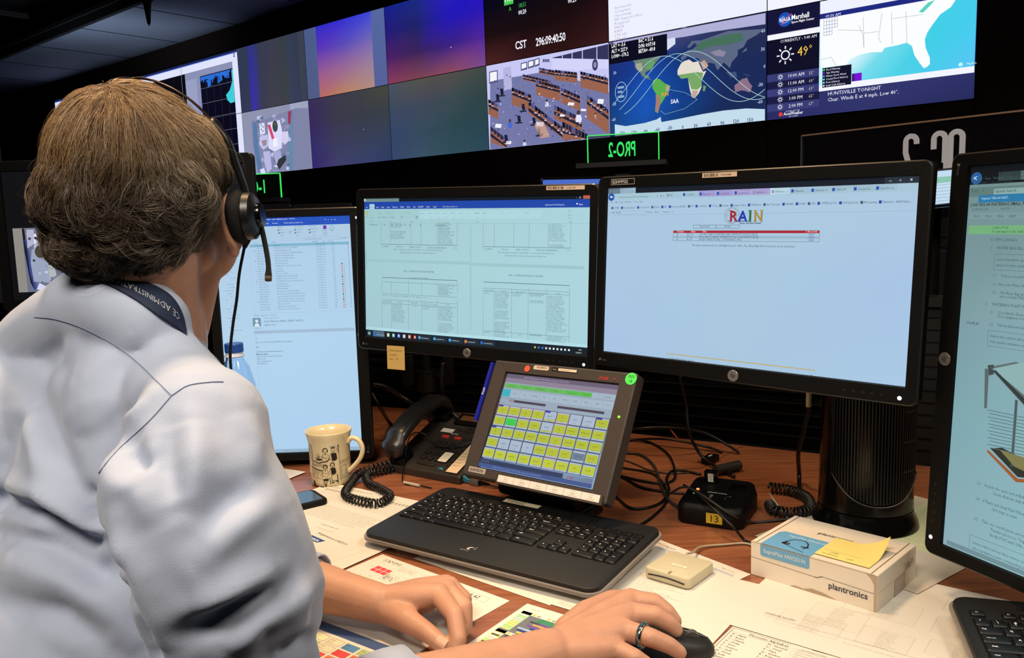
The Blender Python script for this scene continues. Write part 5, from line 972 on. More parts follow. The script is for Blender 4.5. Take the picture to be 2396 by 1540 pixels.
b = MB(); b.lathe([(0.0001, 0.001), (0.0022, 0.001), (0.0024, 0)], 12, cap=True); b.build('green_power_light', mat('green_led', '7cf03c', 0.4, emit=1.0), dr, on(MD, 0.141, 0.035, 0.0008))
b = MB(); b.box((0, 0, 0), (0.006, 0.118, 0.014)); b.box((-0.004, 0, 0), (0.003, 0.118, 0.010)); o = b.build('blue_pen_strip', mat('blue_plastic_strip', '1c2490', 0.35), dr, on(MD, -0.160, 0.050, -0.003)); 
c = Canvas(60, 9, 0.02); c.text(0, 0, 'IVoDS', 5, 'e0e0f0', bold=True, it=.2, sx=.8); c.build('strip_lettering', PLASTICPRINT, o, on(MD, -0.1578, 0.042, 0.0045) @ Matrix.Rotation(PI/2, 4, 'Z'))
b = MB(); MB_ = fr((0.052, 1.490), -0.672); b.slab(0.17, 0.13, 0.022, 0.012, 0.004, M=MB_, c=(0.015, -0.015, 0)); b.build('base', BLKG, dr, auto=40)
b = MB(); b.tube([MB_ @ V((-0.07, -0.034, 0.048)), MB_ @ V((0.10, -0.034, 0.048))], 0.020, 20); b.box((0.015, -0.010, 0.045), (0.13, 0.05, 0.06), 0, MB_); b.box((0.015, 0.020, 0.085), (0.10, 0.02, 0.09), 0, MB_)
b.build('hinge', BLKM, dr, auto=40)

# ---- keyboards
def keyboard(name, label, M, tagtxt=True):
    r = empty(name, (0, 0, 0), label, 'keyboard', M=M)
    L, Wd = 0.449, 0.232; T = Matrix.Rotation(0.055, 4, 'X') @ Matrix.Translation((0, 0, 0.010)); MT = M @ T
    zt = 0.0105
    b = MB(); b.slab(L + 0.008, Wd + 0.008, 0.006, 0.024, 0.001, n=8, M=None); b.build('clear_rim', mat('clear_rim_plastic', 'b0a8a0', 0.15, trans=0.5, alpha=0.85), r, MT @ Matrix.Translation((0, 0, -0.002)), auto=40)
    b = MB(); b.slab(L, Wd, 0.0095, 0.021, 0.0025, n=8, c=(0, 0, 0.0)); b.build('body', mat('satin_black_shell', '171615', 0.5, bump=.05, bscale=1500), r, MT @ Matrix.Translation((0, 0, 0.001)), auto=40)
    b = MB()
    for x in (-0.19, 0.19):
        b.box((x, 0.095, 0.0), (0.03, 0.012, 0.014)); b.box((x, -0.095, 0.002), (0.03, 0.012, 0.010))
    b.build('rubber_feet', BLKM, r, MT @ Matrix.Translation((0, 0, -0.009)))
    KM = mat('key_black', '0d0c0c', 0.42); u = 0.0187; c = Canvas(455, 236, 0.02); y00 = 0.058; x00 = -0.2115
    def key(x, y, w, h=1.0, t='', name='key', sz=3.7, small=''):
        W_, H_ = w*u - 0.0016, h*u - 0.0016; cx, cy = x00 + x*u + w*u/2, y00 - y*u - h*u/2
        b = MB(); R = []
        for ins, z in ((0, 0), (0, 0.0018), (0.0012, 0.0034), (0.0022, 0.0038)): R.append([(px_, py_, z) for px_, py_ in rrect(W_ - 2*ins, H_ - 2*ins, 0.0018, 2)])
        b.loft(R); b.build(name, KM, r, MT @ Matrix.Translation((cx, cy, zt - 0.0002)), auto=50)
        if t: c.text(cx*1000 - (2.5 if w < 1.3 else W_*330), -cy*1000 + (1.0 if not small else 2.6), t, sz, 'ffffff', sx=.95, bold=True)
        if small: c.text(cx*1000 - 2.5, -cy*1000 - 1.2, small, 3.0, 'ffffff', sx=.9, bold=True)
    for i, t in enumerate('`1234567890-='): key(i, 0, 1, t=t, small='~!@#$%^&*()_+'[i])
    key(13, 0, 2, t='Backspace', sz=2.4); key(0, 1, 1.5, t='Tab', sz=2.8)
    for i, t in enumerate('QWERTYUIOP[]'): key(1.5 + i, 1, 1, t=t)
    key(13.5, 1, 1.5, t='\\'); key(0, 2, 1.75, t='Caps Lock', sz=1.8)
    for i, t in enumerate("ASDFGHJKL;'"): key(1.75 + i, 2, 1, t=t)
    key(12.75, 2, 2.25, t='Enter', sz=2.8); key(0, 3, 2.25, t='Shift', sz=2.8)
    for i, t in enumerate('ZXCVBNM,./'): key(2.25 + i, 3, 1, t=t)
    key(12.25, 3, 2.75, t='Shift', sz=2.8)
    x = 0
    for w_, t in ((1.7, 'Ctrl'), (1.2, ''), (1.3, 'Alt'), (5.6, ''), (1.3, 'Alt'), (1.5, ''), (2.4, 'Ctrl')): key(x, 4, w_, t=t, sz=2.8); x += w_
    for i, t in enumerate(('Insert', 'Home', 'PgUp', 'Delete', 'End', 'PgDn')): key(15.35 + i % 3, 0 + i//3, 1, t=t, sz=2.0)
    for x, y, t in ((16.35, 3, '^'), (15.35, 4, '<'), (16.35, 4, 'v'), (17.35, 4, '>')): key(x, y, 1, t=t)
    for i, t in enumerate(('Num', '/', '*', '-')): key(18.7 + i, 0, 1, t=t, sz=2)
    for i, t in enumerate('789456123'): key(18.7 + i % 3, 1 + i//3, 1, t=t)
    key(21.7, 1, 1, 2, t='+'); key(21.7, 3, 1, 2, t='Enter', sz=1.6); key(18.7, 4, 2, t='0'); key(20.7, 4, 1, t='.')
    for i in range(12): key(1.9 + i + (i//4)*0.45, -1.0, 0.95, 0.72, t='F%d' % (i + 1), sz=2.4, name='function_key')
    key(0, -1.0, 1.0, 0.72, t='Esc', sz=1.8, name='function_key')
    b = MB()
    for i in range(3): b.slab(0.8*u, 0.6*u, 0.002, 0.001, 0.0005, c=(x00 + (15.8 + i)*u, y00 + 0.62*u, 0))
    for i in range(4): b.slab(0.8*u, 0.6*u, 0.002, 0.001, 0.0005, c=(x00 + (19.2 + i)*u, y00 + 0.62*u, 0))
    for x in (3.4, 4.2, 5.0, 15.2, 16.2, 17.2): b.slab(0.6*u, 0.32*u, 0.0015, 0.001, 0.0005, c=(x00 + x*u, y00 + 1.85*u, 0))
    o = b.build('media_keys', KM, r, MT @ Matrix.Translation((0, 0, zt)), auto=50); o['kind'] = 'stuff'
    c.z = 0
    cx, cy = 0.0, 84; 
    if tagtxt:
        pass
    c.build('key_legends', PLASTICPRINT, r, MT @ Matrix.Translation((0, 0, zt + 0.0040)))
    c = Canvas(455, 236, 0.02); c.text(-30, 94, 'logitech', 4.6, '9a968e', sx=.8); c.poly([(-22, 86), (-19, 80), (-13, 79), (-11, 81), (-16, 82), (-18, 86), (-14, 88), (-19, 89.5)], 'b8b2a8'); c.line(-9, 79, -7, 77.5, 1, 'b8b2a8'); c.line(-9, 82, -6, 82, 1, 'b8b2a8'); c.line(-9, 84.5, -7, 86, 1, 'b8b2a8')
    c.build('maker_logo', PLASTICPRINT, r, MT @ Matrix.Translation((0, 0, zt + 0.0002)))
    if tagtxt:
        c = Canvas(60, 12, 0.03); c.rect(0, 0, 76, 14, 'd6ccac'); c.up(); c.text(6, 11.6, 'MPS02', 9.4, '2c2820', sx=1.12, res=3)
        c.build('name_sticker', PLASTICPRINT, r, MT @ Matrix.Translation((-0.079, y00 + 0.0530, zt + 0.0003)) @ Matrix.Rotation(-0.02, 4, 'Z'))
    return r
keyboard('computer_keyboard', 'full-size black keyboard with an MPS02 sticker, in front of the touch-screen panel', fr((-0.017, 1.312), -0.598, 0.0115))
keyboard('computer_keyboard', 'corner of a second black keyboard at the lower right of the picture', fr((D(2216, 1455) + V((math.cos(-0.30), math.sin(-0.30), 0))*0.226 - V((-math.sin(-0.30), math.cos(-0.30), 0))*0.116), -0.30, 0.0115), False)

# ---- headset box
BXC = mat('white_box_card', 'e6dac8', 0.6, bump=0.1, bscale=300, var=0.06, vscale=25)
BM = fr((0.346, 1.180), -0.797); BL_, BD, BH = 0.187, 0.140, 0.053
# frame origin = front-left bottom corner, x along the long front side, y to the back
br = empty('headset_box', (0, 0, 0), 'worn white cardboard plantronics box with blue label, right of centre', 'box', M=BM)
b = MB(); b.box((BL_/2, BD/2, BH/2), (BL_, BD, BH)); b.build('carton', BXC, br, BM, bevel=0.0016)
b = MB(); b.box((BL_ - 0.009, BD/2, BH + 0.0002), (0.0012, BD - 0.004, 0.0006)); b.box((0.009, BD/2, BH + 0.0002), (0.0012, BD - 0.004, 0.0006)); b.build('flap_crease', mat('box_crease', '7c6c5a', 0.8), br, BM)
top = BM @ Matrix.Translation((0, BD, BH + 0.0006)); front = BM @ Matrix.Rotation(PI/2, 4, 'X'); front = BM @ Matrix.Translation((0, -0.0006, BH)) @ Matrix.Rotation(PI/2, 4, 'X')
c = Canvas(187, 140, 0.03); c.poly([(16, 140), (16, 82), (22, 74), (92, 74), (92, 140)], '6aa8d4'); c.up()
c.text(34, 88, 'SupraPlus HW251N', 6, 'c8dcec', sx=.85, bold=True); c.ring(58, 112, 16, 2.0, '1c2430', a0=PI*.95, a1=PI*2.15, ry=20, n=18); c.disc(44, 116, 6.5, '1c2430', ry=5); c.up(); c.disc(46, 115, 2.6, '5c6878'); c.poly([(66, 113), (77, 110), (78, 115), (66, 116)], '1c2430'); c.line(44, 120, 78, 132, 1.4, '1c2430'); c.line(44, 116, 40, 108, 2, '1c2430')
c.text(62, 52, 'plantronics', 9, '2c3038', sx=.98, res=2); c.text(118, 52, '.', 9, '2c3038'); c.rect(3, 139, 181, .6, '9a7c5c'); c.rect(20, 138.6, 30, .5, 'a08260')
c.build('top_label', PRINT, br, top)
c = Canvas(187, 53, 0.03); c.poly([(16, 0), (92, 0), (92, 16), (90, 18), (18, 18), (16, 16)], '6ea6cc'); c.up(); c.text(21, 12, 'SupraPlus HW251N', 6.4, 'c4d4e0', sx=.90, bold=True, res=2)
c.line(0, 24, 100, 27, .5, '3c3830'); c.path([(100, 27), (104, 27), (108, 24.5), (112, 23.5)], .9, '3c3830'); c.line(112, 23.5, 183, 26, .5, '3c3830')
c.text(120, 37, 'plantronics', 9, '44444c', sx=1.0, res=3, bold=True); c.text(178, 37, '.', 6, '44444c')
c.poly([(60, 53), (70, 49), (84, 50), (95, 46), (112, 47), (124, 50), (140, 53)], 'b09a80'); c.poly([(171, 0), (187, 0), (187, 53), (183, 53), (183, 14), (178, 5)], 'b8a084'); c.rect(0, 0, 187, .7, 'a88a66')
c.build('front_print', PRINT, br, front)
side = BM @ Matrix.Translation((BL_ + 0.0006, 0, BH)) @ Matrix.Rotation(PI/2, 4, 'Z') @ Matrix.Rotation(PI/2, 4, 'X')
c = Canvas(140, 53, 0.03); c.line(4, 26, 136, 25, .4, '8c8070'); rnd = random.Random(2)
for i in range(12): x = 92 + i*3; c.line(x, 18 + rnd.random()*8, x + 2, 12 + rnd.random()*12, 1.1, '2c2838')
c.rect(60, 28, 40, 25, 'c4b0a4'); c.build('side_print', PRINT, br, side)
# yellow note on the box
def note(name, label, M, w, h, colr, curl=0.012, lines=(), n=10, cat='sticky note'):
    me = MB(); rows = []
    for j in range(n + 1):
        row = []
        for i in range(n + 1):
            x, y = w*i/n, -h*j/n; t = max(0, (i/n + (1 - j/n)) - 1.35)/0.65
            row.append((x, y, 0.0004 + curl*t*t*1.6))
        rows.append(row)
    vs = [p for r_ in rows for p in r_]; fs = [(j*(n+1)+i, (j+1)*(n+1)+i, (j+1)*(n+1)+i+1, j*(n+1)+i+1) for j in range(n) for i in range(n)]
    me.add(vs, fs); me.add([(x, y, z + 0.00015) for x, y, z in vs], [f[::-1] for f in fs])
    r = me.build(name, mat('sticky_note_' + colr, colr, 0.7), None, M, smooth=True); tag(r, label, cat)
    if lines:
        c = Canvas(w*1000, h*1000, 0.02)
        for x, y, t, s_ in lines: c.text(x, y, t, s_, '6c6038', sx=.95, it=.25)
        c.build('handwriting', PRINT, r, M @ Matrix.Translation((0, 0, 0.0008)))
    return r
MN = top @ Matrix.Translation((0.092, -0.052, 0.0006)) @ Matrix.Rotation(0.0, 4, 'Z')
note('sticky_note', 'bright yellow sticky note curling up on the lid of the white box', MN, 0.078, 0.074, 'ecdc84', 0.014, ((16, 58, 'SUPP', 4), (8, 66, 'w  phones        SOP', 4), (4, 50, '_____________________', 4)))
MN = frame(at(906, 808, 1.47), (math.cos(-0.519), math.sin(-0.519), 0.0), (0, 0, 1)); a = at(906, 808, 1.0)
u_ = MWORD.to_3x3() @ V((1, 0, 0)); v_ = MWORD.to_3x3() @ V((0, 1, 0)); g_ = plane_px(MWORD @ Matrix.Translation((0, 0, 0.004)))
xx, yy = g_(906, 808); MN = MWORD @ Matrix.Translation((xx/1000, -yy/1000, 0.0048)) @ Matrix.Rotation(0.02, 4, 'Z'); 
note('sticky_note', 'yellow sticky note hanging from the lower bezel of the document monitor', MN, 0.045*KW, 0.049*KW, 'c8a860', 0.0, ((4, 12, '- Hem( Ntwrks', 4.2), (4, 21, '- outside f', 4.2), (4, 30, '- link    T/S', 4.2)))
note('sticky_note', 'pale yellow sticky note on the desk beside the mobile phone, further from the front', fr(D(722, 1165), -0.5, 0.0012), 0.076, 0.05, 'd8d090', 0)
note('sticky_note', 'pale yellow sticky note under the near end of the mobile phone', fr(D(700, 1205), -0.3, 0.0012), 0.05, 0.05, 'dcd88c', 0)

# ---- card reader
CRM = mat('beige_plastic', 'c4bb9c', 0.5, bump=0.1, bscale=800)
M = fr(((0.186+0.293)/2 + 0.0, (1.163 + 1.191)/2 + 0.006), -0.72, 0.0012); r = empty('card_reader', (0, 0, 0), 'small beige smart card reader between the keyboard and the white box', 'card reader', M=M)
b = MB(); b.slab(0.076, 0.078, 0.017, 0.008, 0.003, c=(0, 0, 0.001), n=6); b.build('case', CRM, r, M, auto=35)
b = MB(); P = [(-0.030 + 0.060*k/12, -0.0392 - 0.0006, 0.0085 + 0.0022*math.sin(PI*k/12) - 0.0) for k in range(13)]
b.tube(P, 0.0009, 6); b.build('card_slot', mat('slot_dark', '14100c', 0.8), r, M)
b = MB(); b.slab(0.004, 0.008, 0.0008, 0.001, 0.0002, c=(0.004, -0.034, 0.0176)); b.build('indicator', mat('amber_window', '8c8460', 0.3), r, M)
c = Canvas(40, 8, 0.02); c.rect(0, 0, 26, 5.5, 'e0dcc0'); c.up(); c.text(6, 4.4, 'PCMCIA', 3.4, 'a8a48c', sx=.9); c.build('paper_label', PRINT, r, M @ Matrix.Translation((-0.010, -0.004, 0.0184)))
def cable(name, pts, rad, m, label, cat='cable', n=8, sm=8, parent=None):
    b = MB(); b.tube(spline(pts, n), rad, sm); o = b.build(name, m, parent, smooth=True)
    if parent is None: tag(o, label, cat)
    return o
BEI = mat('beige_cable', 'a89c84', 0.5); CBL = mat('black_cable', '0d0c0c', 0.4); CBG = mat('dark_grey_cable', '2a2826', 0.5)
p0 = M @ V((-0.004, 0.039, 0.010))
cable('usb_cable', [p0, p0 + V((-.002, .012, .004)), D(1622, 1292, .012), D(1640, 1280, .006), D(1690, 1275, .003), D(1755, 1274, .003), BM @ V((-0.006, 0.05, 0.003)), BM @ V((-0.02, 0.10, 0.003)), BM @ V((0.0, BD + 0.02, 0.003)), D(1800, 1155, .002)], 0.0019, BEI, 'beige cable curling from the card reader past the left of the white box')

# ---- headset amplifier base
yb = -0.45
M = fr(((0.291 + 0.375)/2 + 0.027, (1.394 + 1.341)/2 + 0.062), -0.50, 0.0); r = empty('headset_amplifier_base', (0, 0, 0), 'black plantronics base unit with yellow 13 sticker, behind the white box', 'headset base', M=M)
b = MB(); P = rrect(0.118, 0.130, 0.018, 5); R = []
def hz(y): return 0.036 + 0.012*(y + 0.065)/0.13
for s_, z in ((0.97, 0), (1, 0.004), (1.0, 0.029), (0.93, None), (0.90, None)):
    R.append([(x*s_, y*s_, (z if z is not None else hz(y) + (0 if s_ == 0.93 else 0.0015))) for x, y in P])
b.loft(R); b.build('case', BLKM, r, M, auto=35)
slope = Matrix.Translation((0, 0, 0.0435)) @ Matrix.Rotation(math.atan(0.012/0.13), 4, 'X')
b = MB(); b.slab(0.030, 0.030, 0.0006, 0.006, 0.0002, c=(0.030, 0.026, 0.0)); b.build('charging_well', mat('well_black', '020202', 0.3), r, M @ slope, auto=40)
b = MB(); b.slab(0.024, 0.016, 0.026, 0.004, 0.001, c=(-0.022, 0.038, -0.004)); b.build('battery', BLKG, r, M @ slope, auto=40)
c = Canvas(12, 16, 0.02); c.rect(0, 0, 10, 16, 'c8c0b4'); c.up(); [c.rect(1.5, 2 + i*2, 7, .6, '5c5448') for i in range(6)]; c.build('battery_label', PLASTICPRINT, r, M @ slope @ Matrix.Translation((-0.026, 0.0295, 0.020)) @ Matrix.Rotation(PI/2, 4, 'X'))
c = Canvas(80, 20, 0.02); c.text(-14, 0, 'plantronics.', 5.2, 'b0aca8', sx=1.05, bold=True); c.disc(-4, 12, 3.2, '6c6864'); c.disc(28, 6, 1.8, '4c4844'); c.disc(22, 18, 1.8, '4c4844'); c.disc(-4, 19, 2, '8c8884'); c.text(-8, 8, 'MUTE', 1.4, '8c8884'); c.text(20, 10, 'VOLUME', 1.4, '8c8884')
c.build('printing', PLASTICPRINT, r, M @ slope @ Matrix.Translation((-0.002, -0.010, 0.0010)))
b = MB(); b.lathe([(0.0001, 0.0012), (0.0026, 0.001), (0.003, 0)], 14, cap=True); b.build('orange_light', mat('orange_led', 'ff8040', 0.4, emit=2.5), r, M @ slope @ Matrix.Translation((-0.036, -0.002, 0.001)))
b = MB(); b.lathe([(0.0001, 0.001), (0.0018, 0.001), (0.002, 0)], 12, cap=True); b.build('green_light', mat('green_led_dim', '50a050', 0.4, emit=.6), r, M @ slope @ Matrix.Translation((-0.038, -0.022, 0.001)))
c = Canvas(40, 20, 0.02); c.rect(0, 0, 28, 18.5, 'd0b030'); c.up(); c.text(4.4, 15.5, '13', 12.6, '1c1c14', sx=1.05, res=3); o = c.build('number_sticker', PLASTICPRINT, r, M @ Matrix.Translation((-0.004, -0.0653, 0.0262)) @ Matrix.Rotation(PI/2, 4, 'X')); o['label'] = 'yellow sticker with the number 13'

# ---- ribbed black tower behind the box
M = fr((0.600, 1.372), 0.0); r = empty('tower_fan', (0, 0, 0), 'round ribbed black tower standing behind the white box, under the RAIN monitor', 'tower fan', M=M)
b = MB(); b.lathe([(0.0001, 0), (0.084, 0), (0.086, 0.004), (0.083, 0.016), (0.078, 0.026), (0.0765, 0.034)], 48, cap=True); b.build('base', BLKG, r, M, auto=40)
b = MB(); b.lathe([(0.074, 0.034), (0.0765, 0.036), (0.075, 0.10), (0.0735, 0.28), (0.073, 0.35), (0.068, 0.368), (0.05, 0.378), (0.0001, 0.38)], 48, cap=True); b.build('shell', BLKG, r, M, auto=40)
b = MB(); fa = math.atan2(-1.372, -0.600) + 0.30    # grille faces the person
GR = mat('grille_black', '1a1918', 0.45)
for k in range(-15, 16):
    a = fa + k*math.radians(3.7); zb = 0.058 + 0.030*(abs(k)/15.0)**2.4*1.4
    ca, sa = math.cos(a), math.sin(a); r0, r1 = 0.0755, 0.0795
    t = 0.0011; pa, pb = (-sa*t, ca*t), (sa*t, -ca*t)
    b.loft([[(ca*r0+pa[0], sa*r0+pa[1], z), (ca*r1+pa[0], sa*r1+pa[1], z), (ca*r1+pb[0], sa*r1+pb[1], z), (ca*r0+pb[0], sa*r0+pb[1], z)] for z in (zb, 0.355)])
o = b.build('grille', GR, r, M)
for z in (0.11, 0.16, 0.21, 0.26, 0.31): b = MB(); b.tube([(0.0785*math.cos(fa + math.radians(d)), 0.0785*math.sin(fa + math.radians(d)), z) for d in range(28, 58, 3)], 0.0012, 6); b.build('grille_crossbar', GR, r, M)
b = MB(); b.tube([(0.0795*math.cos(fa + k*math.radians(3.7)), 0.0795*math.sin(fa + k*math.radians(3.7)), 0.054 + 0.030*(abs(k)/15.0)**2.4*1.4) for k in range(-16, 17)], 0.0014, 6)
b.build('grille_trim', mat('grille_trim_plastic', '242322', 0.3), r, M, smooth=True)  # arched trim in a slightly lighter plastic than the ribs

# ---- desk phone
PM = fr((-0.289, 1.765), -0.60); r = empty('desk_phone', (0, 0, 0), 'black office desk phone with keypad and a paper name strip, beside the mug', 'telephone', M=PM)
tilt = math.radians(21); PW, PD = 0.205, 0.205
b = MB(); prof = [(0, 0), (0, 0.016), (PD*0.98, 0.016 + math.tan(tilt)*PD), (PD*1.0, 0.010 + math.tan(tilt)*PD), (PD*0.96, 0)]
b.loft([[(x, y, z) for y, z in prof] for x in (0.002, 0.0, PW, PW + .002)][1:3]); b.build('body', mat('phone_black', '302b26', 0.35, bump=.1, bscale=900), r, PM, bevel=0.003)
PT = PM @ Matrix.Translation((0, 0, 0.0165)) @ Matrix.Rotation(tilt, 4, 'X'); SD = PD/math.cos(tilt)
b = MB(); b.slab(0.092, 0.040, 0.006, 0.003, 0.001, c=(0.116, SD - 0.032, 0)); b.build('display_housing', BLKM, r, PT, auto=40)
b = MB(); b.slab(0.070, 0.018, 0.001, 0.001, 0.0003, c=(0.116, SD - 0.030, 0.006)); b.build('display', mat('lcd_brown', '5c3c24', 0.2), r, PT)
KP = mat('phone_key', '24211e', 0.45)
for j in range(4):
    for i in range(3):
        b = MB(); b.slab(0.014, 0.011, 0.004, 0.003, 0.001, c=(0.078 + i*0.0195, 0.096 - j*0.0185, 0)); b.build('dial_key', KP, r, PT, auto=40)
for x in (0.082, 0.116): b = MB(); b.slab(0.019, 0.008, 0.003, 0.002, 0.0006, c=(x, 0.121, 0)); b.build('red_key', mat('red_key_plastic', 'c0362c', 0.4), r, PT, auto=40)
b = MB()
for x in (0.106, 0.128, 0.150): b.slab(0.020, 0.007, 0.003, 0.003, 0.0008, c=(x, 0.150 if x != 0.128 else 0.148, 0))
b.slab(0.018, 0.006, 0.003, 0.002, 0.0008, c=(0.128, 0.159, 0))
b.build('navigation_keys', KP, r, PT, auto=40)
for k in range(4): b = MB(); b.slab(0.016, 0.006, 0.003, 0.0028, 0.0008, c=(0.139, 0.118 - k*0.014, 0)); b.build('function_key', KP, r, PT, auto=40)
for k in range(10): b = MB(); b.slab(0.009, 0.0055, 0.003, 0.0022, 0.0008, c=(0.156, 0.150 - k*0.0135, 0)); b.build('line_key', KP, r, PT, auto=40)
b = MB(); b.slab(0.050, 0.008, 0.0025, 0.003, 0.0008, c=(0.098, 0.022, 0)); b.build('volume_key', KP, r, PT, auto=40)
c = Canvas(40, 200, 0.03); c.rect(0, 0, 30, 178, 'd8c09c'); c.up(); rnd = random.Random(3)
for k in range(15): c.rect(3, 8 + k*10.4, 18, 1.4, '9c8468'); c.rect(3, 11 + k*10.4, 12, 1, 'b09878')
o = c.build('paper_name_strip', PRINT, r, PT @ Matrix.Translation((0.164, 0.185, 0.003)))
c = Canvas(30, 40, 0.03); c.poly([(x + 12, y + 18) for x, y in rrect(24, 33, 3)], 'e0d4c0'); c.build('white_card', PRINT, r, PT @ Matrix.Translation((0.122, 0.068, 0.0042)))
c = Canvas(50, 14, 0.03); c.rect(0, 0, 34, 14, 'c4c0b8'); c.build('handset_label', PRINT, r, PT @ Matrix.Translation((0.055, 0.150, 0.0015)))
c = Canvas(50, 14, 0.03); c.text(0, 0, 'AASTRA', 3.6, 'd0c8c0', bold=True, sx=1.1); c.build('maker_lettering', PLASTICPRINT, r, PT @ Matrix.Translation((0.088, 0.133, 0.0008)))
HP = mat('handset_black', '232120', 0.3, bump=.05, bscale=900)
b = MB(); R = []
for k in range(21):
    t = k/20; y = -0.004 + 0.212*t; z = 0.016 + 0.034*math.sin(PI*(t*0.86 + 0.07))**0.7 + (0.010 if 0.12 < t < .88 else 0.0)*1
    e = abs(2*t - 1)**5; wd = 0.0275 + 0.004*e*(1 - (abs(2*t-1) > .97)*.5); th = (0.016 + 0.011*e)
    if k in (0, 20): wd *= .55; th *= .5
    R.append([(0.028 + wd*math.cos(2*PI*q_/16)*1.0, y, z + th*math.sin(2*PI*q_/16) + 0.006) for q_ in range(16)])
b.loft(R); b.build('handset', HP, r, PT, smooth=True)
for c_, h_ in (((0.028, 0.025, -0.002), 0.016), ((0.028, SD - 0.026, -0.002), 0.020)): b = MB(); b.slab(0.041, 0.045, h_, 0.01, 0.002, c=c_); b.build('handset_cradle', BLKM, r, PT, auto=40)
# coiled handset cord
def coil(name, pts, R_, wire, m, turns, label, parent=None, cat='cord'):
    path = spline(pts, 30); L = [0]
    for a_, b_ in zip(path, path[1:]): L.append(L[-1] + (b_ - a_).length)
    out = []; N = int(turns*12); j = 0; up = V((0, 0, 1))
    for k in range(N + 1):
        s_ = L[-1]*k/N
        while j < len(L) - 2 and L[j+1] < s_: j += 1
        t = (s_ - L[j])/max(1e-9, L[j+1] - L[j]); p = path[j].lerp(path[j+1], t); tg = (path[min(j+2, len(path)-1)] - path[max(j-1, 0)]).normalized()
        n1 = tg.cross(up); n1 = n1.normalized() if n1.length > 1e-4 else V((1, 0, 0)); n2 = n1.cross(tg); a = 2*PI*turns*k/N
        out.append(p + (n1*math.cos(a) + n2*math.sin(a))*R_)
    b = MB(); b.tube(out, wire, 6); o = b.build(name, m, parent, smooth=True)
    if parent is None: tag(o, label, cat)
    return o
h = 0.0105
coil('handset_cord', [PT @ V((0.028, -0.008, 0.012)), D(850, 1102, .016), D(822, 1130, h), D(808, 1158, h), D(840, 1172, h), D(885, 1178, h), D(912, 1160, h), D(885, 1142, h), D(862, 1130, h), D(862, 1108, .014), PM @ V((0.02, 0.004, 0.006))], 0.0072, 0.0022, mat('coil_black', '12100f', 0.3), 62, 'thick coiled black handset cord looping on the desk below the phone')
# ---- mug
IV = mat('ivory_glaze', 'd8c8a0', 0.25, coat=0.4)
M = fr((-0.396, 1.702), 0.0); r = empty('mug', (0, 0, 0), 'ivory mug with a black line drawing of a family, beside the phone', 'mug', M=M)
b = MB(); b.lathe([(0.0001, 0.004), (0.030, 0.003), (0.036, 0.0), (0.040, 0.002), (0.0420, 0.010), (0.0425, 0.020), (0.0430, 0.090), (0.0455, 0.103), (0.0488, 0.113), (0.0486, 0.1148), (0.0472, 0.114), (0.0405, 0.098), (0.0395, 0.02), (0.034, 0.010), (0.0001, 0.009)], 56, cap=False); b.build('cup', IV, r, M, smooth=True)
b = MB(); P = spline([(0.042, 0, 0.088), (0.052, 0, 0.098), (0.068, 0, 0.094), (0.076, 0, 0.076), (0.070, 0, 0.056), (0.055, 0, 0.038), (0.0395, 0, 0.024)], 6)
HD = -0.25; b.tube(P, [0.0052]*len(P), 10); b.build('handle', IV, r, M @ Matrix.Rotation(HD, 4, 'Z'), smooth=True)
c = Canvas(110, 100, 0.0); K = '1c1814'
def wrap(c, M, name, parent, R_, z_top, a_mid, m):
    c.v = [((R_ + 0.0003 + z*0.001)*1000*math.cos(a_mid + (x - c.W/2)/1000/R_), (R_ + 0.0003 + z*0.001)*1000*math.sin(a_mid + (x - c.W/2)/1000/R_), z_top*1000 + y) for x, y, z in c.v]
    return c.build(name, m, parent, M)
def seg(pts, t=.6, closed=False):
    pts = pts + [pts[0]] if closed else pts
    for (x0, y0), (x1, y1) in zip(pts, pts[1:]):
        n = max(1, int(abs(x1-x0)/4)); c.path([(x0+(x1-x0)*k/n, y0+(y1-y0)*k/n) for k in range(n+1)], t, K)
def figure(x, y, s, hair=True, dark=False, hat=False):
    c.ring(x, y, 3.4*s, .6, K, ry=4.4*s)
    if hair: c.ring(x, y, 4.3*s, 1.3, K, ry=5.2*s, a0=PI*.85, a1=PI*2.15)
    if hat: c.disc(x, y - 4*s, 3.8*s, K, ry=1.2*s); c.ring(x, y - 5.2*s, 4.4*s, .6, K, ry=1.6*s)
    c.line(x - 1.4*s, y + 1.6*s, x + 1.4*s, y + 1.6*s, .9, K)
    if dark: c.poly([(x - 4*s, y + 6*s), (x + 5*s, y + 6*s), (x + 7*s, y + 16*s), (x + 3*s, y + 20*s), (x - 3*s, y + 19*s)], K)
    seg([(x - 3*s, y + 5*s), (x - 6*s, y + 9*s), (x - 6*s, y + 18*s), (x, y + 21*s), (x + 6*s, y + 18*s), (x + 6*s, y + 9*s), (x + 3*s, y + 5*s)]); c.disc(x, y + 6.4*s, 1.4*s, K, ry=.9*s)
    seg([(x - 4*s, y + 10*s), (x, y + 15*s), (x + 4*s, y + 11*s)], .5)
figure(50, 20, 1.15); figure(66, 19, 1.15, False, True, True); figure(48, 55, 1.0); figure(63, 51, 1.0, True, True)
figure(34, 30, .8, False); seg([(78, 0), (79, 88)], .5); seg([(79, 46), (108, 44)], .6); seg([(79, 50), (108, 48)], .6); seg([(82, 56), (94, 55), (94, 76), (82, 78)], .5, True); seg([(97, 55), (108, 54), (108, 74), (97, 76)], .5, True); seg([(78, 82), (108, 80)], .6)
seg([(14, 0), (17, 26), (18, 50)], 1.2); seg([(8, 2), (12, 40)], .5); [seg([(9, 6 + k*5), (16, 7 + k*5)], .4) for k in range(8)]
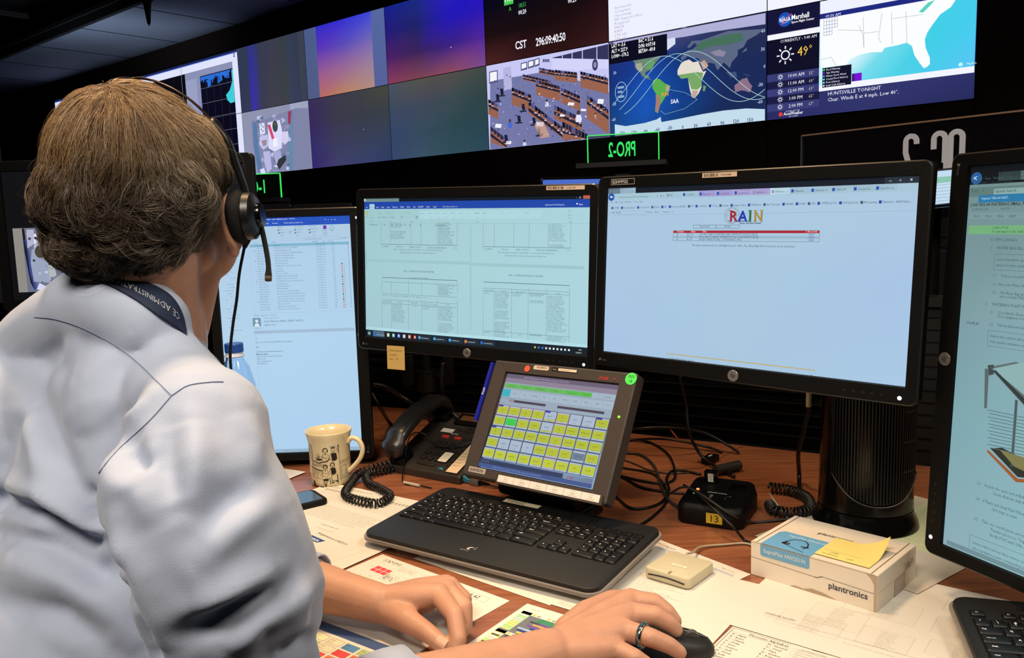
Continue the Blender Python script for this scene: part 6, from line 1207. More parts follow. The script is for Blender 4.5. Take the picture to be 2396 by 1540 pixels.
seg([(20, 42), (34, 46), (52, 42), (58, 36)], 1.6); seg([(12, 56), (30, 60), (42, 62)], 1.8); seg([(26, 36), (40, 32), (52, 36)], .6); c.disc(36, 38, 7, K, ry=1.6)
for k in range(9): seg([(14 + k*3.4, 58 + k*.4), (13 + k*3.4, 70 + (k % 3)*4)], .5); c.ring(15 + k*4.5, 52 - (k % 2)*2, 2.2, .5, K)
seg([(12, 70), (24, 78), (40, 80), (44, 92)], .5); seg([(12, 84), (28, 96), (44, 90)], .5); c.poly([(16, 86), (20, 85), (22, 94), (28, 97), (18, 96)], K); c.poly([(34, 95), (44, 97), (42, 99), (34, 97)], K); c.poly([(42, 80), (54, 79), (53, 84), (43, 84)], K)
seg([(44, 84), (46, 92), (48, 92), (50, 84)], 1.2); c.disc(47, 94, 2.6, K, ry=1.6); seg([(60, 72), (60, 84), (66, 84)], 1.0); c.disc(62, 88, 3, K, ry=1.4); c.disc(70, 86, 3.4, K, ry=1.2); seg([(72, 72), (73, 92)], 1.4); seg([(56, 76), (57, 92)], 1.2); seg([(74, 22), (77, 10), (79, 12), (76, 28)], .9)
c.z = 0; wrap(c, M, 'line_drawing', r, 0.0432, 0.100, math.atan2(-1.70, 0.396) - 0.10, PRINT)
# ---- bottle
M = fr((-0.563, 1.65), 0.0) @ Matrix.Diagonal((.90, .90, .985, 1)); r = empty('water_bottle', (0, 0, 0), 'clear plastic water bottle with a blue cap, behind the shoulder', 'bottle', M=M)
WT = mat('clear_plastic', 'e8f4ff', 0.04, trans=1.0, ior=1.33, spec=0.6)
b = MB(); b.lathe([(0.0001, 0.002), (0.034, 0.0), (0.042, 0.006), (0.044, 0.02), (0.044, 0.19), (0.043, 0.205), (0.0395, 0.235), (0.030, 0.268), (0.0205, 0.283), (0.0182, 0.291), (0.0182, 0.298), (0.0174, 0.298), (0.0174, 0.291), (0.0197, 0.283), (0.0292, 0.268), (0.0387, 0.235), (0.0422, 0.205), (0.0432, 0.19), (0.0432, 0.02), (0.0412, 0.0068), (0.034, 0.0012), (0.0001, 0.003)], 48, cap=False); b.build('body', WT, r, M, smooth=True)
b = MB(); b.lathe([(0.0184, 0.290), (0.0222, 0.291), (0.0222, 0.2935), (0.0188, 0.295), (0.0188, 0.301)], 32, cap=False); b.build('neck_ring', mat('cloudy_plastic', 'c8d0dc', 0.3), r, M, smooth=True)
b = MB(); R = []
for rr0, z in ((0.0196, 0.300), (0.0200, 0.301), (0.0200, 0.316), (0.0186, 0.3185), (0.0001, 0.319)): R.append([((rr0 + (0.0004 if (k % 2 and rr0 > .0158) else 0))*math.cos(2*PI*k/60), (rr0 + (0.0004 if (k % 2 and rr0 > .0158) else 0))*math.sin(2*PI*k/60), z) for k in range(60)])
b.loft(R); b.build('cap', mat('blue_cap', '1e4aa0', 0.35), r, M)
# ---- mobile phone in a black case
M = fr(D(718, 1178), 0.62, 0.0014); r = empty('mobile_phone', (0, 0, 0), 'mobile phone in a thick black case lying beside the sleeve', 'phone', M=M)
b = MB(); b.slab(0.150, 0.080, 0.012, 0.012, 0.003, c=(-0.045, 0, 0)); b.build('case', BLKM, r, M, auto=40)
b = MB(); b.slab(0.132, 0.066, 0.0006, 0.004, 0.0001, c=(-0.045, 0, 0.012)); b.build('screen', mat('phone_screen', '3c5c7c', 0.08), r, M)
# ---- teal tape on a network lead with its plug
M = fr((-0.168, 1.700), -0.62, 0.0); TEAL = mat('teal_tape', '2c7c94', 0.6, var=.15, vscale=60)
tp = []; nn = 14
for i in range(nn + 1):
    x = 0.086*i/nn; tp.append([(x, 0.0, 0.004 + 0.002*math.sin(i*1.9)), (x, -0.002, 0.022 + 0.0024*math.sin(i*1.3) - 0.010*i/nn), (x, 0.003, 0.023 - 0.010*i/nn + 0.0024*math.sin(i*1.3)), (x, 0.006, 0.004 + 0.002*math.sin(i*1.9))])
b = MB(); b.loft(tp); o = b.build('tape_flag', TEAL, None, M); tag(o, 'teal tape flag wrapped on a lead between the phone and keyboard', 'tape')
M2 = M @ Matrix.Translation((0.088, 0.002, 0.0)); r = empty('network_lead', (0, 0, 0), 'black lead with grey metal plug running from the teal tape to the panel', 'cable', M=M2)
b = MB(); b.slab(0.022, 0.013, 0.013, 0.002, 0.0008, c=(0.010, 0, 0.001)); b.build('plug', mat('plug_metal', '6c6864', 0.35, metal=0.5), r, M2, auto=40)
b = MB()
for k in range(8): b.tube([M2 @ V((0.021 + k*0.0034, 0, 0.0075)), M2 @ V((0.0225 + k*0.0034, 0, 0.0075))], 0.0052 - k*.0003, 10)
b.build('strain_relief', BLKM, r)
cable('wire', [M2 @ V((0.045, 0, 0.007)), M2 @ V((0.07, 0.004, 0.004)), M2 @ V((0.11, 0.012, 0.003)), M2 @ V((0.14, 0.04, 0.003)), M2 @ V((0.15, 0.07, 0.003))], 0.0022, CBL, '', parent=r)
# thin lead looping over the desk phone, with a white tag
r = empty('headset_lead', (0, 0, 0), 'thin black lead looping over the desk phone with a white paper tag', 'cable', M=fr((-0.2, 1.70), 0))
q = lambda x, y, z: PT @ V((x, y, z))
cable('wire', [at(1118, 985, 1.80), q(0.185, 0.13, 0.012), q(0.15, 0.09, 0.010), q(0.10, 0.075, 0.010), q(0.055, 0.085, 0.030), q(0.040, 0.06, 0.040), q(0.045, 0.02, 0.012), q(0.06, -0.01, 0.004) + V((0, 0, -0.002)), D(945, 1130, .003), D(985, 1137, .003), D(1010, 1142, .003)], 0.0014, CBL, '', parent=r)
b = MB(); b.tube([D(945, 1129, .004), D(982, 1137, .004)], 0.0032, 10); b.build('paper_tag', mat('tag_white', 'b0a494', .6), r)
# ---- cables
def floorpt(x, y, z=.003): return D(x, y, z)
def flat(name, pxs, rad, m, label, zz=None, **k):
    return cable(name, [D(x, y, (rad + 0.0006 if zz is None else zz[i])) for i, (x, y) in enumerate(pxs)], rad, m, label, **k)
flat('power_cable', [(1410, 1035), (1500, 1030), (1560, 1060), (1580, 1110), (1560, 1130), (1500, 1125), (1400, 1100)], 0.0026, CBL, 'black cable looping right behind the touch panel, uppermost loop')
flat('data_cable', [(1400, 1105), (1452, 1115), (1500, 1140), (1550, 1150), (1600, 1155)], 0.0026, CBL, 'black cable running level from touch panel to the headset base')
flat('audio_cable', [(1405, 1062), (1462, 1060), (1500, 1065), (1530, 1090), (1545, 1130), (1560, 1165), (1595, 1195)], 0.003, CBG, 'dark grey cable curving down from the panel to the base unit')
flat('panel_cable', [(1395, 1130), (1440, 1162), (1480, 1190), (1540, 1180), (1565, 1150), (1560, 1120), (1580, 1100), (1640, 1110)], 0.0026, CBL, 'black cable making the big loose loop left of the base unit')
flat('keyboard_cable', [(1480, 1238), (1520, 1215), (1556, 1180), (1560, 1150), (1530, 1110), (1460, 1095), (1400, 1085)], 0.0024, CBL, 'black cable running from the keyboard right end up to the panel')
flat('thin_cable', [(1400, 1060), (1470, 1080), (1520, 1100), (1570, 1108), (1625, 1105)], 0.0016, CBG, 'thin cable crossing the other loops behind the base unit')
flat('amplifier_cable', [(1600, 1135), (1625, 1150), (1660, 1182), (1712, 1230), (1740, 1262), (1758, 1272)], 0.0022, CBL, 'black lead over the 13 sticker running down to the white box', zz=[.03, .050, .052, .03, .006, .004])
flat('side_cable', [(1560, 1160), (1600, 1140), (1645, 1160), (1712, 1205), (1760, 1222), (1812, 1218), (1870, 1212)], 0.0022, CBG, 'grey lead draped over the base unit and on behind the box', zz=[.006, .052, .054, .030, .004, .004, .004])
cable('hanging_cable', [at(1590, 878, 1.75), at(1605, 940, 1.76), at(1612, 1010, 1.74), D(1640, 1065, .02), D(1680, 1095, .006), D(1718, 1115, .006)], 0.0036, CBL, 'thick black cable hanging from the RAIN monitor to the desk centre')
cable('orange_cable', [at(1538, 885, 2.0), at(1550, 940, 2.0), at(1560, 990, 1.98), D(1582, 1022, .004), D(1588, 1030, .004)], 0.0022, mat('orange_wire', '9c3c20', 0.5), 'thin orange wire hanging in front of the louvred panel')
cable('tagged_cable', [at(1893, 905, 1.50), at(1893, 950, 1.50), at(1880, 1010, 1.52), at(1868, 1060, 1.54), D(1870, 1110, .02), D(1870, 1150, .003)], 0.0042, CBL, 'black cable with a white tag hanging left of the ribbed tower')
b = MB(); b.tube([at(1893, 914, 1.4985), at(1892, 952, 1.4985)], 0.0050, 12); o = b.build('cable_tag', mat('tag_ivory', 'b0a890', .6)); tag(o, 'white printed tag around the cable just below the RAIN monitor', 'tag')
cable('monitor_cable', [at(872, 900, 2.02), at(900, 905, 2.03), at(950, 935, 2.05), at(990, 965, 2.0), D(1018, 1000, .02), D(1040, 1010, .004)], 0.0055, CBL, 'thick black cable arching from the mail monitor towards the phone')
cable('short_cable', [at(870, 920, 2.0), at(890, 955, 2.0), D(912, 990, .01), D(925, 1000, .005)], 0.005, CBL, 'thick black cable dropping steeply beside the mail monitor edge')
cable('video_cable', [at(1036, 850, 1.86), at(1034, 910, 1.88), at(1046, 950, 1.90), at(1080, 985, 1.88), D(1110, 1005, .004)], 0.0055, CBL, 'thick black cable hanging from the document monitor behind the phone')
cable('back_cable', [D(1395, 1010, .02), D(1470, 1005, .06), D(1560, 1000, .07), D(1640, 1010, .05), D(1700, 1040, .02), D(1730, 1060, .004)], 0.003, CBL, 'black cable bowing along the foot of the louvred panel')
cable('low_back_cable', [D(1400, 1040, .004), D(1475, 1030, .004), D(1560, 1028, .02), D(1650, 1045, .01), D(1690, 1058, .004)], 0.003, CBL, 'lower black cable lying along the rear of the desk')
r = empty('plug_adapter', (0, 0, 0), 'black connector with a white mark lying behind the base unit', 'connector', M=fr(D(1666, 1072), 0.6)); MM = fr(D(1662, 1082), 0.9, 0.0008)
b = MB(); b.slab(0.045, 0.024, 0.014, 0.004, 0.002); b.build('shell', BLKM, r, MM, auto=40); b = MB(); b.slab(0.016, 0.005, 0.0006, 0.0006, 0.0001, c=(0, 0, 0.0142)); b.build('white_mark', mat('mark_white', 'a0a09c', .5), r, MM)
MM = fr(D(1700, 1108), 0.5, 0.0008); b = MB(); b.tube([MM @ V((-0.03, 0, 0.011)), MM @ V((0.035, 0, 0.011))], 0.0105, 14); o = b.build('ferrite_core', mat('dark_grey_plastic', '2c2c2c', .5), None, auto=40); tag(o, 'grey cylindrical cable lump lying just behind the base unit', 'cable core')
coil('coiled_lead', [D(1800, 1140, .012), D(1850, 1148, .011), D(1888, 1165, .011), D(1893, 1190, .011), D(1860, 1200, .011), D(1812, 1195, .011), D(1800, 1180, .010)], 0.0085, 0.0022, mat('coil_dark_grey', '1c1a1a', .4), 34, 'coiled dark lead curled on the desk between base unit and tower')
# ================= PAPERS =================
SHN = [0]
def sheet(label, corner, pA, pB, w, h, draw, lvl=0, bg='d8d2c6', name='paper_sheet', group=None):
    A = D(*pA); B = D(*pB); u = (B - A) if corner in ('TL', 'BL') else (A - B); u = V((u.x, u.y, 0)).normalized(); n = V((-u.y, u.x, 0))
    TL = A.copy()
    if corner in ('TR', 'BR'): TL -= u*w
    if corner in ('BL', 'BR'): TL += n*h
    SHN[0] += 1; M = frame(V((TL.x, TL.y, DESK + 0.0004 + SHN[0]*0.00016)), u, n)
    c = PxCanvas(w*1000, h*1000, 0.012); c.rect(0, 0, c.W, c.H, bg); c.up(); c.setup(M, 0, 0, 0, 0, 1); draw(c)
    o = c.build(name, PRINT, None, M); return tag(o, label, 'paper', group)
PK = '5c564c'
def hl_(c, y, x0=8, x1=None, t=.4, cl=PK): c.line(x0, y, (x1 or c.W - 8), y, t, cl)
def d_sammi(c):
    c.text(20, 17, 'SAMMI', 9, 'b4aca0', sx=1.1); c.text(19.4, 16.4, 'SAMMI', 9, 'd8d2c6', sx=1.1); c.frame(66, 14, 52, 12, .3, PK); c.text(68, 19, 'Owner: B. Tarkmann (E)', 3, PK, sx=.8); c.text(68, 24, 'Forecast Ops. SPMA21', 3, PK, sx=.8)
    c.frame(122, 12, 130, 14, .5, PK); c.up(); c.text(128, 22.5, 'Increments 61 through 62', 7.6, '2c2824', sx=.98, it=.15, bold=True, res=2)
    def blk(x, y, nx, ny, w_, h_, cl):
        for j in range(ny):
            for i in range(nx): c.rect(x + i*w_, y + j*h_, w_ - 1.2, h_ - 1.2, cl); c.text(x + i*w_ + 2, y + j*h_ + h_*.45, 'EXP', 2, '3c342c', sx=.7); c.text(x + i*w_ + 2, y + j*h_ + h_*.8, 'R2', 1.8, '3c342c', sx=.7)
    blk(30, 34, 3, 2, 12, 10, 'd8484c'); blk(188, 52, 2, 2, 14, 12, '4c9ad0'); blk(217, 54, 2, 3, 14, 9, 'a8cce0'); blk(196, 82, 1, 2, 14, 12, 'd8484c'); c.poly([(184, 48), (186, 47), (244, 50), (250, 58), (248, 78), (240, 84), (236, 84), (236, 84.4), (240.4, 84.4), (248.5, 78), (250.6, 58), (244.4, 49.5)], '8c8474')
    rnd = random.Random(1); c.frame(66, 44, 26, 20, .4, PK)
    for i in range(60): x, y = 68 + rnd.random()*22, 46 + rnd.random()*16; c.line(x, y, x + rnd.uniform(-3, 3), y + rnd.uniform(-3, 3), .8, '4c463e')
    c.frame(98, 50, 44, 8, .4, PK); c.text(100, 56, 'FUNCTION ( - / 7)', 2.8, PK); c.frame(214, 82, 18, 11, .5, PK); c.ring(223, 87, 4, .5, PK); c.frame(180, 100, 60, 16, .4, PK); c.words(184, 101, 50, 12, 4, 2, PK, seed=3)
    for x in range(8): c.text(20 + x*26, 42 + (x % 3)*26, 'EXPRESS', 2, PK, sx=.8)
    blk(30, 70, 4, 3, 13, 11, 'd8d0b8'); blk(110, 70, 4, 3, 13, 11, 'd8d0b8')
sheet('white chart page titled Increments 61 through 62, under the left hand', 'TL', (895, 1298), (1207, 1412), .279, .216, d_sammi, 2)
def d_conf(c):
    c.text(c.W*.30, 14, 'Joint and Video Configurations', 3.8, '3c3830', sx=.9, bold=True, it=.1); c.text(c.W - 44, 15, 'Page 3 of 25', 3.6, PK, it=.1); c.text(c.W*.45, 19, 'Table 8.1.4 - Configurations', 3.2, PK, sx=.9)
    c.rect(30, 22, c.W - 44, 6, 'b4bcc4'); c.up(); c.text(c.W*.5, 26.6, 'CONFIGURATIONS', 3, '2c2c30', sx=.9); c.frame(30, 22, c.W - 44, c.H - 40, .3, PK); c.line(60, 28, 60, c.H - 18, .3, PK); c.line(150, 28, 150, c.H - 18, .3, PK)
    c.words(64, 30, 84, 150, 5.2, 2.3, PK, seed=8); c.words(154, 30, 104, 150, 5.2, 2.3, PK, seed=9); c.words(8, 34, 20, 140, 9, 2.3, PK, seed=10)
    for y in (60, 96, 130): c.rect(30, y, c.W - 44, 4, 'ccd0d0'); c.text(64, y + 3, 'DRVR Required if Video Routed', 2.4, '2c2c30', bold=True)
sheet('white page of configuration tables lying under the beige card reader', 'TR', (1757, 1345), (1620, 1293), .279, .216, d_conf, 1)
def d_ver(c): c.text(52, c.H - 14, '11 MAR 16', 2.6, 'a09888', sx=.9); c.text(52, c.H - 9.4, 'Verify that this is the correct version with the NASA ISS DP Homepage before use.', 3.1, '4c463c', sx=.9, it=.2); c.text(52, c.H - 5.4, 'This document is not Export Controlled but distribution is controlled. See cover for full disclosure.', 2.2, '6c6458', sx=.9, it=.2); c.words(16, 10, c.W - 32, c.H - 40, 6, 2.6, PK, seed=4)
sheet('left one of two joined pages sticking out under the keyboard front', 'BL', (968, 1308), (1225, 1397), .279, .216, d_ver, 0)
sheet('right one of two joined pages under the keyboard front, near the right hand', 'BL', (1227, 1397), (1356, 1436), .279, .216, d_ver, 0)
def d_led(c):
    for x, y, w_, h_, s_ in ((88, 150, 70, 60, 1), (60, 190, 80, 50, 2), (120, 90, 90, 60, 3), (160, 180, 60, 50, 4), (236, 170, 80, 40, 5), (230, 100, 80, 50, 6), (330, 40, 70, 40, 7), (330, 120, 80, 50, 8), (230, 40, 70, 40, 9), (260, 225, 80, 20, 10), (345, 190, 70, 50, 11)):
        c.frame(x, y, w_, h_, .4, 'a49c8c'); c.words(x + w_*.35, y + 2, w_*.55, h_ - 4, 4.6, 2.7, '8c8474', seed=s_); [c.line(x, y + k, x + w_, y + k, .25, 'a49c8c') for k in range(5, int(h_), 6)]
    c.text(40, 222, 'CHANGE NOTES:', 4.2, PK, sx=.95, bold=True); c.rect(40, 223.5, 36, .5, PK); c.text(42, 230, '1. Data vs sub-set schedule tables to the page attached to the appropriate configuration during an alternate view.', 3, '8c8474'); c.text(150, 242, 'Note: Some versions overlap, please check the weekly forecast reference before filling', 3, '8c8474')
sheet('large white printed sheet under the white box, reaching to the lower right', 'BL', (1681, 1456), (1962, 1540), .432, .279, d_led, 0)
def d_pho(c):
    c.frame(3, 3, c.W - 6, c.H, .7, '3c342c'); c.text(c.W/2, 11, 'Phonetic Alphabet', 5.0, '3c342c', al=.5, sx=1.0, bold=True); c.line(3, 13.4, c.W - 3, 13.4, .4, '3c342c')
    L1 = 'A - Alpha|B - Bravo|C - Charlie|D - Delta|E - Echo|F - Foxtrot|G - Golf|H - Hotel|I - India|J - Juliet|K - Kilo|L - Lima|M - Mike'.split('|'); L2 = 'N - November|O - Oscar|P - Papa|Q - Quebec|R - Romeo|S - Sierra|T - Tango|U - Uniform|V - Victor|W - Whiskey|X - X-ray|Y - Yankee|Z - Zulu'.split('|')
    for i in range(13): c.text(7, 19.6 + i*7, L1[i], 4.0, '3c342c', sx=.9, bold=True); c.text(c.W*.52, 19.6 + i*7, L2[i], 4.0, '3c342c', sx=.9, bold=True)
sheet('small white card listing the Phonetic Alphabet at the bottom edge', 'TL', (1715, 1468), (1846, 1507), .104, .125, d_pho, 0)
sheet('narrow printed sheet with ruled headings right of the Phonetic Alphabet card', 'TL', (1852, 1511), (1945, 1537), .216, .14, lambda c: ([c.line(4, 6 + k*3, 120, 6 + k*3, .3, 'a49c8c') for k in range(16)], c.words(10, 4, 100, 44, 6, 2.6, PK, seed=2), c.text(14, 8, 'CONTACT LIST', 3.2, PK)), 0)
def d_gantt(c):
    rnd = random.Random(6); c.text(14, 12, 'Week 43', 2.6, PK); c.text(120, 14, 'Q4 Operations', 3.2, '4c463c', it=.1); c.rect(8, 20, c.W - 16, 176, '6c7078'); c.up()
    pal = ['2c3c8c', '2c6c8c', 'c83c4c', 'd8c050', '2c8c5c', '6c4c9c', 'e0a060', '9cb8d8', '3c4450', '4c74c8']
    for blk_ in range(3):
        y0 = 20 + blk_*59; c.rect(8, y0, c.W - 16, 7, 'd8d4c0'); c.rect(8, y0, 16, 55, ['a8c890', 'd8d47c', '9cb0a0'][blk_]); c.up()
        for k in range(30): c.rect(26 + k*8, y0 + 1.4, 5, 4, ['c8b050', '8c948c', 'f0ece0'][k % 3]); 
        for j in range(9):
            yy = y0 + 8.4 + j*5.4; c.rect(8, yy - .7, c.W - 16, .4, '4c5058'); x = 26 + rnd.random()*20
            for k in range(7):
                w_ = 8 + rnd.random()*34
                if rnd.random() < .75 and x + w_ < c.W - 10: c.rect(x, yy, w_, 4, rnd.choice(pal)); c.text(x + 2, yy + 3, 'OPS RACK', 1.6, 'e0dccc', sx=.7)
                x += w_ + rnd.random()*16
            c.rect(9, yy, 13, 3.6, rnd.choice(['d8d47c', '9ccc8c', '44484c', 'c0c8d8']))
        c.up()
sheet('colourful timeline page on a grey grid, between the two hands', 'TL', (1234, 1415), (1332, 1445), .279, .216, d_gantt, 1)
def d_leg(c):
    rnd = random.Random(8)
    for j in range(10):
        for i in range(9):
            x, y = 14 + i*28, 34 + j*17; cl = rnd.choice(['d8484c', 'd8484c', '4c84b8', 'a8c080', 'a8c080', 'd0d8b0', 'd8d0b8', 'e07850', '88949c'])
            c.rect(x, y, 24, 14, '5c5648'); c.up(); c.rect(x + .6, y + .6, 22.8, 12.8, cl); c.up(); c.text(x + 2, y + 6, 'EXPR', 2.8, '2c2824', sx=.8); c.text(x + 2, y + 11, 'RACK 4', 2.6, '2c2824', sx=.7); c.z -= c.eps*2
    c.rect(10, 10, 200, 18, '3c5480')
sheet('white page of small red, green and blue blocks under the left wrist', 'TL', (742, 1440), (905, 1500), .279, .216, d_leg, 1)
def d_grid(c):
    c.text(20, 16, 'Joint Payload Telemetry Commands EXPRESS Module Power Data', 3.6, '3c3830', sx=.85, bold=True); c.text(20, 22, '(JOIN INDIVIDUAL DATA FLOWS)', 3, '3c3830', sx=.9, bold=True); rnd = random.Random(2)
    for k in range(13): c.line(20, 40 + k*8, c.W - 14, 40 + k*8, .3, PK)
    for k in range(26): c.line(20 + k*9, 28, 20 + k*9, 136, .3, PK); c.rect(22 + k*9, 29, 5, 9, '9c9484')
    for k in range(50): c.text(23 + rnd.randrange(25)*9, 46 + rnd.randrange(12)*8, 'x', 3, '3c3830')
    c.text(20, 150, 'Not valid with supplements', 3, PK); c.words(20, 155, 200, 40, 7, 3, PK, seed=5)
sheet('white page with a ruled marking grid, left of the keyboard', 'BR', (828, 1272), (728, 1246), .279, .216, d_grid, 1)
sheet('white page of small print under the coiled phone cord', 'TL', (768, 1174), (838, 1194), .279, .216, lambda c: (c.words(16, 14, 240, 60, 6.4, 3, PK, seed=14), c.text(90, 92, 'CATEGORY AND COST', 3.4, '3c3830', bold=True), c.words(16, 100, 240, 90, 6.4, 3, PK, seed=15)), 0)
def d_ass(c):
    c.text(c.W - 130, 15, 'Assignments as of 8/27/19', 6.6, '2c2824', sx=.9, bold=True, it=.1); c.poly([(c.W - 128, 26), (c.W - 86, 26), (c.W - 92, 40), (c.W - 128, 40)], '1c3c78'); c.up(); c.text(c.W - 120, 37, 'NASA', 7, 'e8ecf4', bold=True)
    c.text(c.W - 170, 26, 'VIV', 9, '3c3830', it=.5); [c.line(20, 48 + k*8, c.W - 14, 48 + k*8, .25, '9c9484') for k in range(18)]
sheet('white page headed Assignments as of 8/27/19, against the sleeve', 'TR', (860, 1288), (797, 1261), .279, .216, d_ass, 2)
sheet('pale printed page behind the white box, showing right of the ribbed tower', 'BR', (2146, 1394), (2010, 1345), .279, .38, lambda c: (c.rect(c.W*.35, 0, c.W*.58, c.H*.62, 'c4c8a0'), c.up(), c.words(c.W*.4, 5, 130, c.H*.55, 6, 3, '6c7050', seed=22), [c.line(c.W*.4, 14 + k*12, c.W*.92, 14 + k*12, .3, '6c7050') for k in range(18)]), 0, bg='c6bba8')
sheet('white ruled page lying left of the mug, mostly hidden by the shoulder', 'TR', (716, 1107), (690, 1103), .216, .279, lambda c: [c.line(6, 10 + k*7, c.W - 6, 10 + k*7, .4, '8c8478') for k in range(36)] + [c.line(20 + k*28, 10, 20 + k*28, 262, .4, '8c8478') for k in range(7)], 0)
# ================= THE PERSON =================
A = at
def bm_of(prims):
    "prims: ('c', p0, r0, p1, r1) tapered capsule | ('e', centre, (rx,ry,rz), rot3x3)"
    mb = MB()
    for p in prims:
        if p[0] == 'c':
            a, r0, b_, r1 = V(p[1]), p[2], V(p[3]), p[4]; d = b_ - a; L = d.length; d.normalize(); up = d.orthogonal().normalized(); s_ = d.cross(up); R = []; n = 20
            prof = [(r0*math.sin(t), -r0*math.cos(t)) for t in (0.05, .45, .85, 1.2, PI/2)] + [(r1*math.cos(t), L + r1*math.sin(t)) for t in (0, .4, .75, 1.15, 1.5)]
            for r_, z in prof: R.append([tuple(a + d*z + (up*math.cos(2*PI*k/n) + s_*math.sin(2*PI*k/n))*r_) for k in range(n)])
            mb.loft(R)
        else:
            c, r_, rot = V(p[1]), p[2], (p[3] if len(p) > 3 else Matrix.Identity(3)); R = []
            for j in range(1, 14):
                t = PI*j/14; R.append([tuple(c + rot @ V((r_[0]*math.sin(t)*math.cos(2*PI*k/22), r_[1]*math.sin(t)*math.sin(2*PI*k/22), -r_[2]*math.cos(t)))) for k in range(22)])
            mb.loft(R)
    return mb
def organic(name, prims, voxel, smooth, m, parent=None, disp=None, sub=0):
    mb = bm_of(prims); me = bpy.data.meshes.new('tmp'); me.from_pydata(mb.v, [], mb.f)
    bm = bmesh.new(); bm.from_mesh(me); bmesh.ops.recalc_face_normals(bm, faces=bm.faces); bm.to_mesh(me); bm.free()
    o = bpy.data.objects.new('tmp', me); col.objects.link(o)
    md = o.modifiers.new('r', 'REMESH'); md.mode = 'VOXEL'; md.voxel_size = voxel; md.adaptivity = 0
    md = o.modifiers.new('s', 'SMOOTH'); md.factor = 0.5; md.iterations = smooth
    dg = bpy.context.evaluated_depsgraph_get(); me2 = bpy.data.meshes.new_from_object(o.evaluated_get(dg)); bpy.data.objects.remove(o)
    me2.name = name
    n = len(me2.vertices); co = np.empty(n*3); me2.vertices.foreach_get('co', co); co = co.reshape(-1, 3)
    nr = np.empty(n*3); me2.vertices.foreach_get('normal', nr); nr = nr.reshape(-1, 3)
    if disp is not None: co = co + disp(co, nr); me2.vertices.foreach_set('co', co.ravel()); me2.update()
    o = link(name, me2, m, parent, None, True); return o
def segdist(P, a, b_):
    a, b_ = np.array(a), np.array(b_); d = b_ - a; L = d @ d; t = np.clip(((P - a) @ d)/L, 0, 1); q = a + t[:, None]*d; return np.linalg.norm(P - q, axis=1), t
def ridges(folds):
    def f(P, N):
        out = np.zeros(len(P))
        for pts, wd, amp in folds:
            k = len(pts) - 1; best = np.full(len(P), 9.0); tt = np.zeros(len(P))
            for i in range(k):
                d, t = segdist(P, pts[i], pts[i+1]); m_ = d < best; best[m_] = d[m_]; tt[m_] = (i + t[m_])/k
            out += amp*np.exp(-(best/wd)**2)*np.sin(np.clip(tt, 0.04, .96)*PI)**0.5
        return N*out[:, None]
    return f
from mathutils.bvhtree import BVHTree
def bvh(o): return BVHTree.FromPolygons([v.co.copy() for v in o.data.vertices], [tuple(p.vertices) for p in o.data.polygons])
def surf(T, x, y, off=0.001):
    "where the sight line through a photo pixel meets a surface"
    d = ray(x, y).normalized(); h, n, i, dist = T.ray_cast(EYE, d); 
    return None if h is None else h + n*off

HY = 0.865; HC = A(330, 437, HY)
HFv = V((math.sin(math.radians(-8)), math.cos(math.radians(-8)), 0)); HRv = V((HFv.y, -HFv.x, 0)); HU = (V((0, 0, 1)) + HFv*0.10 - HRv*0.03).normalized(); HFv = (HFv - HU*HFv.dot(HU)).normalized(); HRv = HFv.cross(HU).normalized()
HM = Matrix((HRv, HFv, HU)).transposed()
def H(r, f, u): return HC + HRv*r + HFv*f + HU*u
TF = V((0.67, 0.74, 0)).normalized(); TR = V((TF.y, -TF.x, 0)); TM = Matrix((TR, TF, V((0, 0, 1)))).transposed()
SKIN = mat('skin', 'b98a70', 0.5, sub=0.15, var=0.16, vscale=34, bump=0.14, bscale=330)
person = empty('person', (-0.50, 0.74, 0), 'person seated with back turned, pale blue shirt, navy lanyard, hands on the desk', 'person')
J = D
# --- arms
LW = J(885, 1412, .038); LE = V((-0.47, 1.17, 0.815)); RW = J(1285, 1530, .050); RE = A(625, 1740, .71)
S = [A(470, 1005, .70), A(450, 1150, .675), A(492, 1250, .67), A(530, 1350, .675), A(553, 1450, .685), A(572, 1590, .70), RE]
SR_ = [.058, .073, .079, .077, .073, .066, .052]
SL = A(62, 865, .98); LU = [SL, SL + V((0.03, .06, -.12)), V((-0.50, 1.12, .90)), LE]
# --- hands
def finger(pts, rs): return [('c', pts[i], rs[i], pts[i+1], rs[i+1]) for i in range(len(pts) - 1)]
Lm = [J(1026, 1392, .056), J(1046, 1382, .054), J(1052, 1372, .047), J(1044, 1366, .038)]
hand = [('c', LE, .044, LE.lerp(LW, .45), .040), ('c', LE.lerp(LW, .45), .040, LE.lerp(LW, .85), .029), ('c', LE.lerp(LW, .85), .029, LW, .0265)]
for p, r_ in zip(Lm, (.0155, .015, .014, .013)): hand += [('c', LW.lerp(p, .08), .021, LW.lerp(p, .6), .0185), ('c', LW.lerp(p, .6), .0185, p, r_)]
hand += [('c', J(930, 1420, .036), .021, J(1000, 1400, .046), .018)]
hand += finger([Lm[0], J(1064, 1440, .050), J(1073, 1495, .030), J(1066, 1532, .014)], [.0138, .0118, .0104, .0088])
hand += finger([Lm[1], J(1086, 1420, .044), J(1088, 1468, .022), J(1062, 1500, .012)], [.0135, .0115, .010, .0088])
hand += finger([Lm[2], J(1086, 1402, .034), J(1082, 1440, .014), J(1056, 1455, .011)], [.0128, .011, .0096, .0084])
hand += finger([Lm[3], J(1070, 1388, .024), J(1064, 1416, .012), J(1040, 1425, .010)], [.0115, .0096, .0085, .0075])
hand += [('c', J(905, 1425, .034), .0205, J(955, 1452, .034), .0165)] + finger([J(950, 1450, .035), J(998, 1479, .031), J(1032, 1506, .024)], [.0160, .0122, .0105])
